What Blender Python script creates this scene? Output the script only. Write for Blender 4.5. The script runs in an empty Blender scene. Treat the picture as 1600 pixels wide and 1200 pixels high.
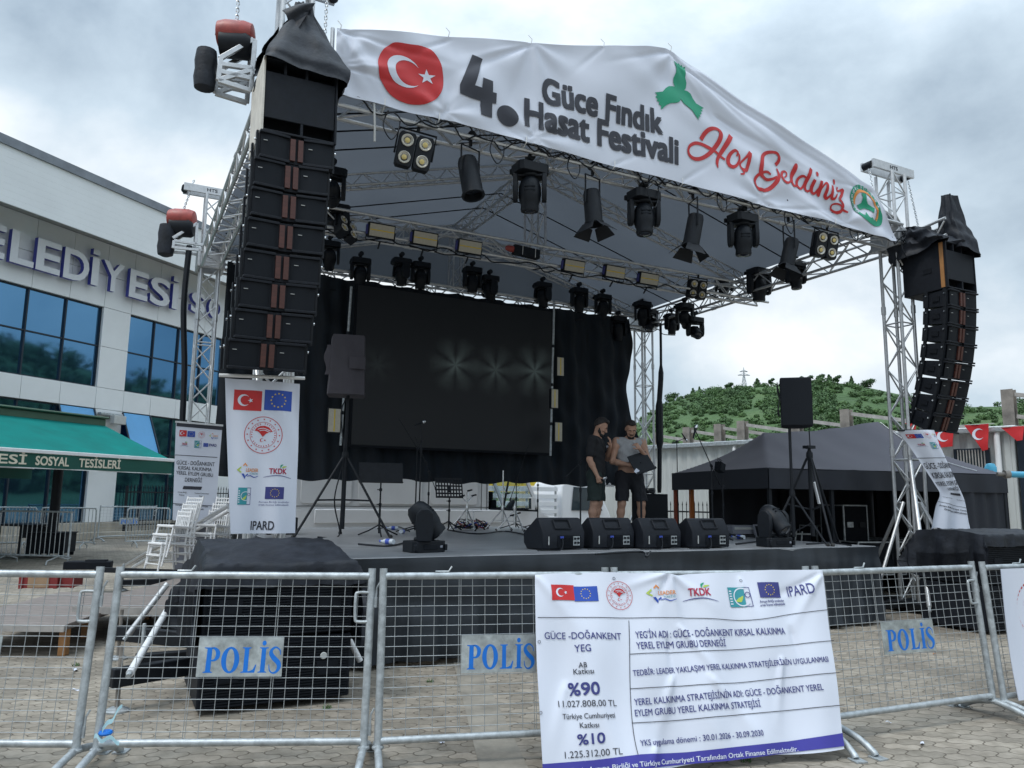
import bpy, bmesh, math, random
import numpy as np
from mathutils import Vector, Matrix
random.seed(7)
SC = bpy.context.scene
COL = SC.collection
R = math.radians
V = Vector

# ------------------------------------------------------------------ camera
FPX = 1200.0
PITCH = math.atan(180 / 1200.0)
ROLL = R(.75)
EYE = V((0, 0, 1.52))
_f = V((0, math.cos(PITCH), math.sin(PITCH)))
_u0 = V((0, -math.sin(PITCH), math.cos(PITCH)))
_r0 = V((1, 0, 0))
_up = _u0 * math.cos(ROLL) - _r0 * math.sin(ROLL)
_rt = _r0 * math.cos(ROLL) + _u0 * math.sin(ROLL)
cam = bpy.data.cameras.new('camera')
cam.sensor_width = 36
cam.lens = 36 * FPX / 1600
cam.clip_end = 3000
camo = bpy.data.objects.new('camera', cam)
COL.objects.link(camo)
camo.matrix_world = Matrix(((_rt.x, _up.x, -_f.x, EYE.x), (_rt.y, _up.y, -_f.y, EYE.y), (_rt.z, _up.z, -_f.z, EYE.z), (0, 0, 0, 1)))
SC.camera = camo

# ------------------------------------------------------------------ sky, sun, exposure
SUN_EL, SUN_AZ = R(60), R(232)          # azimuth measured from +Y towards +X: behind the viewer, to the left
w = bpy.data.worlds.new('World')
SC.world = w
w.use_nodes = True
nt = w.node_tree
nt.nodes.clear()
def wn(t, **k):
    n = nt.nodes.new(t)
    for a, b in k.items():
        setattr(n, a, b)
    return n
L = nt.links.new
sky = wn('ShaderNodeTexSky', sky_type='NISHITA', sun_disc=False, sun_elevation=SUN_EL, sun_rotation=SUN_AZ)
tc = wn('ShaderNodeTexCoord')
mp = wn('ShaderNodeMapping')
mp.inputs['Scale'].default_value = (1, 1, 1.45)
L(tc.outputs['Generated'], mp.inputs['Vector'])
n1 = wn('ShaderNodeTexNoise')
n1.inputs['Scale'].default_value = 2.1
n1.inputs['Detail'].default_value = 9
n1.inputs['Roughness'].default_value = .56
n1.inputs['Distortion'].default_value = .15
L(mp.outputs[0], n1.inputs['Vector'])
n2 = wn('ShaderNodeTexNoise')
n2.inputs['Scale'].default_value = 1.1
n2.inputs['Detail'].default_value = 3
L(mp.outputs[0], n2.inputs['Vector'])
def wmath(op, a, b=None, clamp=False):
    n = wn('ShaderNodeMath', operation=op, use_clamp=clamp)
    for i, x in enumerate((a, b)):
        if x is None:
            continue
        if isinstance(x, (int, float)):
            n.inputs[i].default_value = x
        else:
            L(x, n.inputs[i])
    return n.outputs[0]
def lobe(d, power):
    n = wn('ShaderNodeVectorMath', operation='DOT_PRODUCT')
    n.inputs[1].default_value = V(d).normalized()
    L(tc.outputs['Generated'], n.inputs[0])
    return wmath('POWER', wmath('MAXIMUM', n.outputs['Value'], 0), power)
cl = wmath('ADD', wmath('ADD', wmath('MULTIPLY', n1.outputs['Fac'], .95), -.10), wmath('MULTIPLY', n2.outputs['Fac'], .35))
cl = wmath('ADD', cl, wmath('MULTIPLY', lobe((-.56, .75, .36), 60), .20))      # bright break in the cloud over the town hall
cl = wmath('ADD', cl, wmath('MULTIPLY', lobe((.02, .82, .62), 60), .10))
cl = wmath('ADD', cl, wmath('MULTIPLY', lobe((.27, .93, .12), 90), .07))
cl = wmath('ADD', cl, wmath('MULTIPLY', lobe((-.5, .72, .52), 130), -.20))     # the blue grey bank to the upper left
cl = wmath('ADD', cl, wmath('MULTIPLY', lobe((.54, .82, .25), 160), -.06))
cl = wmath('ADD', cl, wmath('MULTIPLY', lobe((.42, .8, .5), 60), -.02))
ramp = wn('ShaderNodeValToRGB')
L(cl, ramp.inputs[0])
ce = ramp.color_ramp.elements
ce[0].position = .37
ce[0].color = (.24, .31, .385, 1)
ce[1].position = .77
ce[1].color = (.90, .93, .95, 1)
e = ramp.color_ramp.elements.new(.56)
e.color = (.49, .585, .665, 1)
sep = wn('ShaderNodeSeparateXYZ')
L(tc.outputs['Generated'], sep.inputs[0])
zen = wmath('ADD', wmath('MULTIPLY', wmath('POWER', wmath('MAXIMUM', sep.outputs[2], 0), 4.0), 30.0), 8.3)   # an overcast sky is brightest overhead
sc1 = wn('ShaderNodeVectorMath', operation='SCALE')
L(ramp.outputs[0], sc1.inputs[0])
L(zen, sc1.inputs['Scale'])
mx = wn('ShaderNodeMix', data_type='RGBA')
mx.inputs[0].default_value = .93
L(sky.outputs[0], mx.inputs[6])
L(sc1.outputs[0], mx.inputs[7])
bg = wn('ShaderNodeBackground')
bg.inputs['Strength'].default_value = .1
L(mx.outputs[2], bg.inputs['Color'])
wo = wn('ShaderNodeOutputWorld')
L(bg.outputs[0], wo.inputs[0])

sl = bpy.data.lights.new('sun', 'SUN')
sl.energy = 1.0
sl.angle = R(14)
sl.color = (1, .96, .9)
slo = bpy.data.objects.new('sun', sl)
COL.objects.link(slo)
sd = V((math.cos(SUN_EL) * math.sin(SUN_AZ), math.cos(SUN_EL) * math.cos(SUN_AZ), math.sin(SUN_EL)))
slo.rotation_euler = sd.to_track_quat('Z', 'Y').to_euler()
SC.view_settings.view_transform = 'Standard'
SC.view_settings.look = 'None'
SC.view_settings.exposure = .58
SC.view_settings.gamma = 1
SC.view_settings.use_curve_mapping = False
SC.cycles.max_bounces = 8
SC.cycles.diffuse_bounces = 3
SC.cycles.use_denoising = True

# ------------------------------------------------------------------ survey: where a sight line meets a real plane
def ray(x, y):
    return _f * FPX + _rt * (x - 800) + _up * (600 - y)
def hit(x, y, p0, n):
    d = ray(x, y)
    return EYE + d * ((V(p0) - EYE).dot(V(n)) / d.dot(V(n)))
YAW = R(27)
SO = V((-2.36, 7.09, 0))
STAGE = Matrix.Translation(SO) @ Matrix.Rotation(YAW, 4, 'Z')      # u along the stage front, v to the back
SI = STAGE.inverted()
E1 = (STAGE.to_3x3() @ V((1, 0, 0)))
E2 = (STAGE.to_3x3() @ V((0, 1, 0)))
def S(u, v, z=0):
    return STAGE @ V((u, v, z))
def pv(x, y, v):                     # stage coordinates on the plane v
    return SI @ hit(x, y, S(0, v, 0), E2)
def pu(x, y, u):
    return SI @ hit(x, y, S(u, 0, 0), E1)
def pzs(x, y, z):
    return SI @ hit(x, y, (0, 0, z), (0, 0, 1))
def wz(x, y, z=0):
    return hit(x, y, (0, 0, z), (0, 0, 1))
def wd(x, y, d):
    return hit(x, y, (0, d, 0), (0, 1, 0))

# ------------------------------------------------------------------ materials
M = {}
def mat(name, col, rough=.6, metal=0, var=.12, scale=8, bump=0, bscale=60, spec=.5, emit=None, estr=0, stretch=None):
    m = bpy.data.materials.new(name)
    m.use_nodes = True
    t = m.node_tree
    b = t.nodes['Principled BSDF']
    b.inputs['Roughness'].default_value = rough
    b.inputs['Metallic'].default_value = metal
    b.inputs['Specular IOR Level'].default_value = spec
    tcn = t.nodes.new('ShaderNodeTexCoord')
    src = tcn.outputs['Object']
    if stretch:
        mpn = t.nodes.new('ShaderNodeMapping')
        mpn.inputs['Scale'].default_value = stretch
        t.links.new(src, mpn.inputs[0])
        src = mpn.outputs[0]
    if var:
        n = t.nodes.new('ShaderNodeTexNoise')
        n.inputs['Scale'].default_value = scale
        n.inputs['Detail'].default_value = 6
        n.inputs['Roughness'].default_value = .65
        t.links.new(src, n.inputs['Vector'])
        r = t.nodes.new('ShaderNodeValToRGB')
        r.color_ramp.elements[0].position = .3
        r.color_ramp.elements[1].position = .7
        r.color_ramp.elements[0].color = tuple(c * (1 - var) for c in col) + (1,)
        r.color_ramp.elements[1].color = tuple(min(1, c * (1 + var)) for c in col) + (1,)
        t.links.new(n.outputs['Fac'], r.inputs[0])
        t.links.new(r.outputs[0], b.inputs['Base Color'])
        rr = t.nodes.new('ShaderNodeMapRange')
        rr.inputs[3].default_value = max(.02, rough - .08)
        rr.inputs[4].default_value = min(1, rough + .1)
        t.links.new(n.outputs['Fac'], rr.inputs[0])
        t.links.new(rr.outputs[0], b.inputs['Roughness'])
    else:
        b.inputs['Base Color'].default_value = tuple(col) + (1,)
    if bump:
        n = t.nodes.new('ShaderNodeTexNoise')
        n.inputs['Scale'].default_value = bscale
        n.inputs['Detail'].default_value = 4
        t.links.new(src, n.inputs['Vector'])
        bp = t.nodes.new('ShaderNodeBump')
        bp.inputs['Strength'].default_value = bump
        bp.inputs['Distance'].default_value = .01
        t.links.new(n.outputs['Fac'], bp.inputs['Height'])
        t.links.new(bp.outputs[0], b.inputs['Normal'])
    if emit:
        b.inputs['Emission Color'].default_value = tuple(emit) + (1,)
        b.inputs['Emission Strength'].default_value = estr
    M[name] = m
    return m
mat('alu', (.56, .57, .58), .42, .75, .14, 20)
mat('galv', (.40, .43, .445), .48, .55, .34, 17, .12, 90)
mat('wire', (.40, .42, .43), .4, .7, .12, 40)
mat('black_steel', (.011, .0135, .018), .55, .15, .3, 12, spec=.3)
mat('black_plastic', (.0065, .009, .0135), .5, 0, .25, 20, .05, 200, spec=.28)
mat('black_matte', (.007, .009, .013), .8, 0, .3, 20, spec=.2)
mat('speaker_paint', (.009, .0115, .017), .6, 0, .3, 18, .12, 260, spec=.25)
mat('grille', (.0065, .009, .0135), .65, .1, .25, 120, spec=.25)
mat('wood_strip', (.072, .022, .016), .5, 0, .35, 6, stretch=(1, 1, 6))
mat('pale_ply', (.62, .59, .53), .6, 0, .15, 8)
mat('tarp', (.015, .018, .025), .58, 0, .5, 6, .7, 16, spec=.3)
mat('tarp_grey', (.060, .062, .068), .5, 0, .35, 4, .4, 12)
mat('backdrop', (.0045, .009, .015), .85, 0, .5, 3, .3, 6, stretch=(3, 3, .6))
mat('skirt', (.017, .023, .031), .55, 0, .25, 2, .2, 6, stretch=(.6, .6, 4))
mat('deck', (.20, .21, .225), .36, 0, .35, 4, .35, 9, stretch=(.5, 2, 1))
mat('banner', (.64, .67, .755), .72, 0, .02, 3, spec=.25)
mat('ink', (.030, .032, .045), .6, 0, .1, 30)
mat('navy', (.035, .04, .19), .55, 0, .06, 20)
mat('royal', (.045, .04, .30), .5, 0, .06, 6)
mat('red', (.50, .014, .016), .5, 0, .06, 10)
mat('green', (.0, .27, .145), .5, 0, .05, 10)
mat('lime', (.40, .52, .08), .5, 0, .05, 10)
mat('orange', (.72, .26, .06), .5, 0, .06, 10)
mat('euro_blue', (.012, .06, .36), .5, 0, .06, 10)
mat('yellow', (.75, .55, .04), .5, 0, .06, 10)
mat('teal', (.03, .26, .30), .5, 0, .06, 10)
mat('greyink', (.22, .23, .27), .6, 0, .1, 10)
mat('cream_led', (.50, .46, .37), .35, 0, .08, 30)
mat('lamp_gold', (.60, .47, .18), .3, .2, .1, 20)
mat('lamp_rim', (.66, .64, .58), .25, .3, .1, 20)
mat('lens', (.02, .025, .035), .06, .1, 0, spec=.8)
mat('chrome', (.7, .71, .72), .2, 1, .05, 20)
mat('hoist_red', (.30, .045, .035), .45, 0, .3, 9)
mat('white_paint', (.72, .73, .74), .4, 0, .06, 6)
mat('white_plastic', (.80, .80, .80), .35, 0, .05, 10)
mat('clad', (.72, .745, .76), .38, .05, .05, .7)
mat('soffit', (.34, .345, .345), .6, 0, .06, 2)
mat('flashing', (.20, .22, .25), .5, .3, .25, 1.5)
mat('joint', (.05, .05, .055), .8, 0, .1)
mat('letter_face', (.62, .64, .68), .4, 0, .04, 5)
mat('letter_side', (.035, .045, .30), .4, 0, .1, 5)
mat('frame_dark', (.02, .03, .045), .4, .3, .1)
mat('blind', (.12, .36, .66), .6, 0, .05, 2)
mat('stone', (.34, .31, .26), .8, 0, .25, 2, .3, 20)
mat('awning', (.001, .150, .134), .8, 0, .16, 1.6, .12, 14, spec=.15)
mat('awning_dark', (.002, .07, .052), .7, 0, .08, 2)
mat('awning_box', (.045, .09, .055), .55, 0, .15, 3)
mat('ivory', (.66, .62, .50), .6, 0, .06, 6)
mat('rust', (.25, .225, .20), .8, .1, .45, 3, .3, 18)
mat('corrug', (.50, .52, .51), .5, .1, .10, 1.2, stretch=(1, 1, .3))
mat('orange_pole', (.62, .16, .02), .4, 0, .1, 6)
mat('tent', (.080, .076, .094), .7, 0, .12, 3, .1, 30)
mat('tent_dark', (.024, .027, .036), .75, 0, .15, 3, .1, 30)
mat('flag_red', (.50, .014, .018), .6, 0, .1, 8)
mat('pallet', (.21, .18, .165), .7, 0, .3, 5, .3, 25, stretch=(1, 5, 1))
mat('pallet_side', (.35, .33, .31), .7, 0, .25, 6)
mat('crate_red', (.22, .022, .022), .5, 0, .15, 9)
mat('cardboard', (.35, .23, .14), .8, 0, .15, 9)
mat('sign_plate', (.40, .43, .43), .42, .5, .42, 11, .1, 40)
mat('polis_blue', (.0, .155, .60), .5, 0, .1, 12)
mat('cyan_ribbon', (.42, .66, .74), .4, 0, .1, 20)
mat('cyan_pipe', (.08, .42, .62), .4, 0, .1, 6)
mat('skin', (.42, .24, .165), .55, 0, .08, 14)
mat('skin_dark', (.36, .195, .13), .55, 0, .08, 14)
mat('hair', (.014, .011, .010), .65, 0, .4, 60, .6, 180)
mat('shirt_black', (.011, .012, .015), .85, 0, .25, 30, .3, 22)
mat('shirt_grey', (.33, .335, .345), .9, 0, .12, 40, .3, 22)
mat('shorts_green', (.018, .030, .028), .85, 0, .25, 24, .3, 22)
mat('shorts_black', (.012, .013, .018), .85, 0, .25, 24, .3, 22)
mat('vehicle_white', (.72, .735, .76), .3, 0, .04, 2, spec=.6)
mat('rubber', (.02, .02, .02), .8, 0, .2, 20)
mat('car_glass', (.03, .045, .055), .05, 0, 0, spec=.9)
mat('bottle_blue', (.05, .09, .45), .3, 0, .1)
mat('bottle_clear', (.55, .6, .65), .15, 0, .05)
mat('strap', (.45, .46, .45), .7, 0, .1)
mat('leaf', (.056, .112, .036), .8, 0, .35, .25)
mat('leaf_light', (.074, .140, .044), .8, 0, .3, .25)
mat('leaf_dark', (.043, .088, .031), .85, 0, .3, .25)
mat('bark', (.10, .075, .05), .85, 0, .3, 6)
mat('roof_tile', (.30, .11, .07), .8, 0, .2, 2)
mat('pylon_steel', (.42, .45, .48), .6, .3, .1)

# ------------------------------------------------------------------ mesh builder
WM = {}                              # world matrix of every root / part
ID = Matrix.Identity(4)
def frame(p, z=None, x=None):
    """matrix at p whose local z is z"""
    p = V(p)
    if z is None:
        return Matrix.Translation(p)
    z = V(z).normalized()
    a = V(x) if x is not None else (V((0, 0, 1)) if abs(z.z) < .95 else V((1, 0, 0)))
    y = z.cross(a).normalized()
    xx = y.cross(z).normalized()
    m = Matrix((xx, y, z)).transposed().to_4x4()
    m.translation = p
    return m
def rotz(a):
    return Matrix.Rotation(a, 4, 'Z')
def rotx(a):
    return Matrix.Rotation(a, 4, 'X')
def roty(a):
    return Matrix.Rotation(a, 4, 'Y')
def T(x, y=None, z=None):
    return Matrix.Translation(V(x) if y is None else V((x, y, z)))

class MB:
    def __init__(s, m=None, X=ID):
        s.v, s.f, s.k, s.m, s.X = [], [], [], m, X.copy()
    def add(s, vs, fs, m=None, X=None):
        o = len(s.v)
        A = s.X if X is None else s.X @ X
        s.v.extend(A @ V(p) for p in vs)
        s.f.extend(tuple(i + o for i in f) for f in fs)
        s.k.extend([m or s.m] * len(fs))
        return s
    def box(s, c, d, X=None, m=None):
        x, y, z = d[0] / 2, d[1] / 2, d[2] / 2
        vs = [(c[0] + a * x, c[1] + b * y, c[2] + e * z) for a in (-1, 1) for b in (-1, 1) for e in (-1, 1)]
        return s.add(vs, [(0, 1, 3, 2), (4, 6, 7, 5), (0, 4, 5, 1), (2, 3, 7, 6), (0, 2, 6, 4), (1, 5, 7, 3)], m, X)
    def bar(s, p, q, wd_, ht, up=(0, 0, 1), m=None):
        p, q = V(p), V(q)
        d = q - p
        F = frame(p, d, up)
        return s.box((0, 0, d.length / 2), (ht, wd_, d.length), F, m)
    def tube(s, p, q, r, n=8, r2=None, m=None):
        p, q = V(p), V(q)
        d = q - p
        if d.length < 1e-6:
            return s
        F = frame(p, d)
        h = d.length
        r2 = r if r2 is None else r2
        vs = [(r * math.cos(2 * math.pi * i / n), r * math.sin(2 * math.pi * i / n), 0) for i in range(n)] + \
             [(r2 * math.cos(2 * math.pi * i / n), r2 * math.sin(2 * math.pi * i / n), h) for i in range(n)]
        fs = [(i, (i + 1) % n, n + (i + 1) % n, n + i) for i in range(n)] + [tuple(range(n))[::-1], tuple(range(n, 2 * n))]
        return s.add(vs, fs, m, F)
    def path(s, pts, r, n=6, m=None, closed=False):
        pts = [V(p) for p in pts]
        k = len(pts)
        vs, fs = [], []
        prev = None
        for i, p in enumerate(pts):
            a = pts[(i - 1) % k] if (i or closed) else p
            b = pts[(i + 1) % k] if (i < k - 1 or closed) else p
            t = (b - a).normalized() if (b - a).length > 1e-9 else V((0, 0, 1))
            if prev is None:
                x = t.cross(V((0, 0, 1)) if abs(t.z) < .9 else V((1, 0, 0))).normalized()
            else:
                x = (prev - t * prev.dot(t))
                x = x.normalized() if x.length > 1e-6 else t.orthogonal().normalized()
            prev = x
            y = t.cross(x)
            rr = r[i] if isinstance(r, (list, tuple)) else r
            vs += [p + x * (rr * math.cos(2 * math.pi * j / n)) + y * (rr * math.sin(2 * math.pi * j / n)) for j in range(n)]
        for i in range(k if closed else k - 1):
            a, b = i * n, ((i + 1) % k) * n
            fs += [(a + j, a + (j + 1) % n, b + (j + 1) % n, b + j) for j in range(n)]
        if not closed:
            fs += [tuple(range(n))[::-1], tuple(range((k - 1) * n, k * n))]
        return s.add(vs, fs, m)
    def lathe(s, prof, n=16, X=None, m=None):
        vs, fs = [], []
        for r, z in prof:
            vs += [(r * math.cos(2 * math.pi * i / n), r * math.sin(2 * math.pi * i / n), z) for i in range(n)]
        for k in range(len(prof) - 1):
            a, b = k * n, (k + 1) * n
            fs += [(a + i, a + (i + 1) % n, b + (i + 1) % n, b + i) for i in range(n)]
        fs += [tuple(range(n))[::-1], tuple(range((len(prof) - 1) * n, len(prof) * n))]
        return s.add(vs, fs, m, X)
    def prism(s, poly, d, X=None, m=None):
        """polygon in local xy, extruded along local z by d"""
        n = len(poly)
        vs = [(p[0], p[1], 0) for p in poly] + [(p[0], p[1], d) for p in poly]
        fs = [(i, (i + 1) % n, n + (i + 1) % n, n + i) for i in range(n)] + [tuple(range(n))[::-1], tuple(range(n, 2 * n))]
        return s.add(vs, fs, m, X)
    def grid(s, fn, nu, nv, m=None, flip=False):
        vs = [fn(i / nu, j / nv) for j in range(nv + 1) for i in range(nu + 1)]
        fs = []
        for j in range(nv):
            for i in range(nu):
                a = j * (nu + 1) + i
                q = (a, a + 1, a + nu + 2, a + nu + 1)
                fs.append(q[::-1] if flip else q)
        return s.add(vs, fs, m)
    def build(s, name, parent=None, base=None, bevel=0, smooth=38, solid=0, seg=2):
        X = WM[parent.name] if parent else (base if base is not None else ID)
        inv = X.inverted()
        me = bpy.data.meshes.new(name)
        me.from_pydata([inv @ p for p in s.v], [], s.f)
        keys = list(dict.fromkeys(s.k))
        for k in keys:
            me.materials.append(M[k])
        if len(keys) > 1:
            ix = {k: i for i, k in enumerate(keys)}
            me.polygons.foreach_set('material_index', [ix[k] for k in s.k])
        if smooth:
            me.shade_smooth()
            me.set_sharp_from_angle(angle=R(smooth))
        me.update()
        o = bpy.data.objects.new(name, me)
        COL.objects.link(o)
        if parent:
            o.parent = parent
        else:
            o.matrix_world = X
        WM[o.name] = X
        if solid:
            md = o.modifiers.new('thick', 'SOLIDIFY')
            md.thickness = solid
            md.offset = -1
        if bevel:
            md = o.modifiers.new('bevel', 'BEVEL')
            md.width = bevel
            md.segments = seg
            md.limit_method = 'ANGLE'
            md.angle_limit = R(40)
        return o

def thing(name, label, cat, X, group=None):
    o = bpy.data.objects.new(name, None)
    o.empty_display_size = .2
    COL.objects.link(o)
    o.matrix_world = X
    WM[o.name] = X.copy()
    return tag(o, label, cat, group)
def tag(o, label=None, cat=None, group=None, kind=None):
    if label: o['label'] = label
    if cat: o['category'] = cat
    if group: o['group'] = group
    if kind: o['kind'] = kind
    return o
def one(mb, name, label, cat, base=None, group=None, **k):
    """a thing that is a single mesh, its origin at the centre of its footprint"""
    if base is None:
        xs = [p.x for p in mb.v]; ys = [p.y for p in mb.v]; zs = [p.z for p in mb.v]
        base = T((min(xs) + max(xs)) / 2, (min(ys) + max(ys)) / 2, min(zs))
    return tag(mb.build(name, None, base, **k), label, cat, group)
# ------------------------------------------------------------------ flat shapes, lettering and printed cloth
def catmull(pts, n=6, closed=False):
    P = [V(p) for p in pts]
    if P and len(P[0]) == 2:
        P = [p.to_3d() for p in P]
    k = len(P)
    out = []
    for i in range(k if closed else k - 1):
        a, b, c, d = (P[(i - 1) % k] if (closed or i) else P[0]), P[i], P[(i + 1) % k], (P[(i + 2) % k] if (closed or i < k - 2) else P[-1])
        for j in range(n):
            t = j / n
            out.append(.5 * ((2 * b) + (c - a) * t + (2 * a - 5 * b + 4 * c - d) * t * t + (3 * b - a - 3 * c + d) * t ** 3))
    if not closed:
        out.append(P[-1])
    return out
_tx = {}
def text_mesh(s, bold=0.0, ext=0.0):
    key = (s, bold, ext)
    if key not in _tx:
        cu = bpy.data.curves.new('lettering', 'FONT')
        cu.body = s
        cu.offset = bold
        cu.extrude = ext
        cu.resolution_u = 4
        o = bpy.data.objects.new('lettering', cu)
        COL.objects.link(o)
        bpy.context.view_layer.update()
        me = o.evaluated_get(bpy.context.evaluated_depsgraph_get()).to_mesh()
        vs = [tuple(v.co) for v in me.vertices]
        fs = [tuple(p.vertices) for p in me.polygons]
        bpy.data.objects.remove(o)
        bpy.data.curves.remove(cu)
        _tx[key] = (vs, fs)
    return _tx[key]
_CAP = max(p[1] for p in text_mesh('H')[0])
def stroke2d(pts, wds, n=5):
    """ribbon of varying width along a smooth line"""
    P = catmull(pts, n)
    W = wds if isinstance(wds, (list, tuple)) else [wds] * len(pts)
    ww = []
    for i in range(len(W) - 1):
        ww += [W[i] + (W[i + 1] - W[i]) * j / n for j in range(n)]
    ww.append(W[-1])
    vs, fs = [], []
    for i, p in enumerate(P):
        t = (P[min(i + 1, len(P) - 1)] - P[max(i - 1, 0)])
        t = t.normalized() if t.length > 1e-9 else V((1, 0, 0))
        nn = V((-t.y, t.x, 0)) * (ww[i] / 2)
        vs += [tuple((p + nn)[:2]), tuple((p - nn)[:2])]
    for i in range(len(P) - 1):
        fs.append((2 * i, 2 * i + 1, 2 * i + 3, 2 * i + 2))
    return vs, fs
def disc2d(x, y, rx, ry=None, n=32, a0=0, a1=2 * math.pi):
    ry = rx if ry is None else ry
    return [(x + rx * math.cos(a0 + (a1 - a0) * i / n), y + ry * math.sin(a0 + (a1 - a0) * i / n)) for i in range(n)]
def star2d(x, y, r, rot=0, k=5, q=.382):
    return [(x + (r if i % 2 == 0 else r * q) * math.cos(rot + math.pi * i / k), y + (r if i % 2 == 0 else r * q) * math.sin(rot + math.pi * i / k)) for i in range(2 * k)]
def crescent2d(x, y, r, n=24):
    """outer circle radius r, inner .8r shifted right by .25r"""
    r2, dx = .8 * r, .26 * r
    a = math.acos((r * r + dx * dx - r2 * r2) / (2 * r * dx))
    b = math.acos((dx * dx + r2 * r2 - r * r) / (2 * dx * r2))
    b = math.pi - b
    o = [(x + r * math.cos(a + (2 * math.pi - 2 * a) * i / n), y + r * math.sin(a + (2 * math.pi - 2 * a) * i / n)) for i in range(n + 1)]
    i_ = [(x + dx + r2 * math.cos(b + (2 * math.pi - 2 * b) * i / n), y + r2 * math.sin(b + (2 * math.pi - 2 * b) * i / n)) for i in range(n + 1)]
    vs = o + i_
    fs = [(k, k + 1, n + 2 + k, n + 1 + k) for k in range(n)]
    return vs, fs

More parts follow.
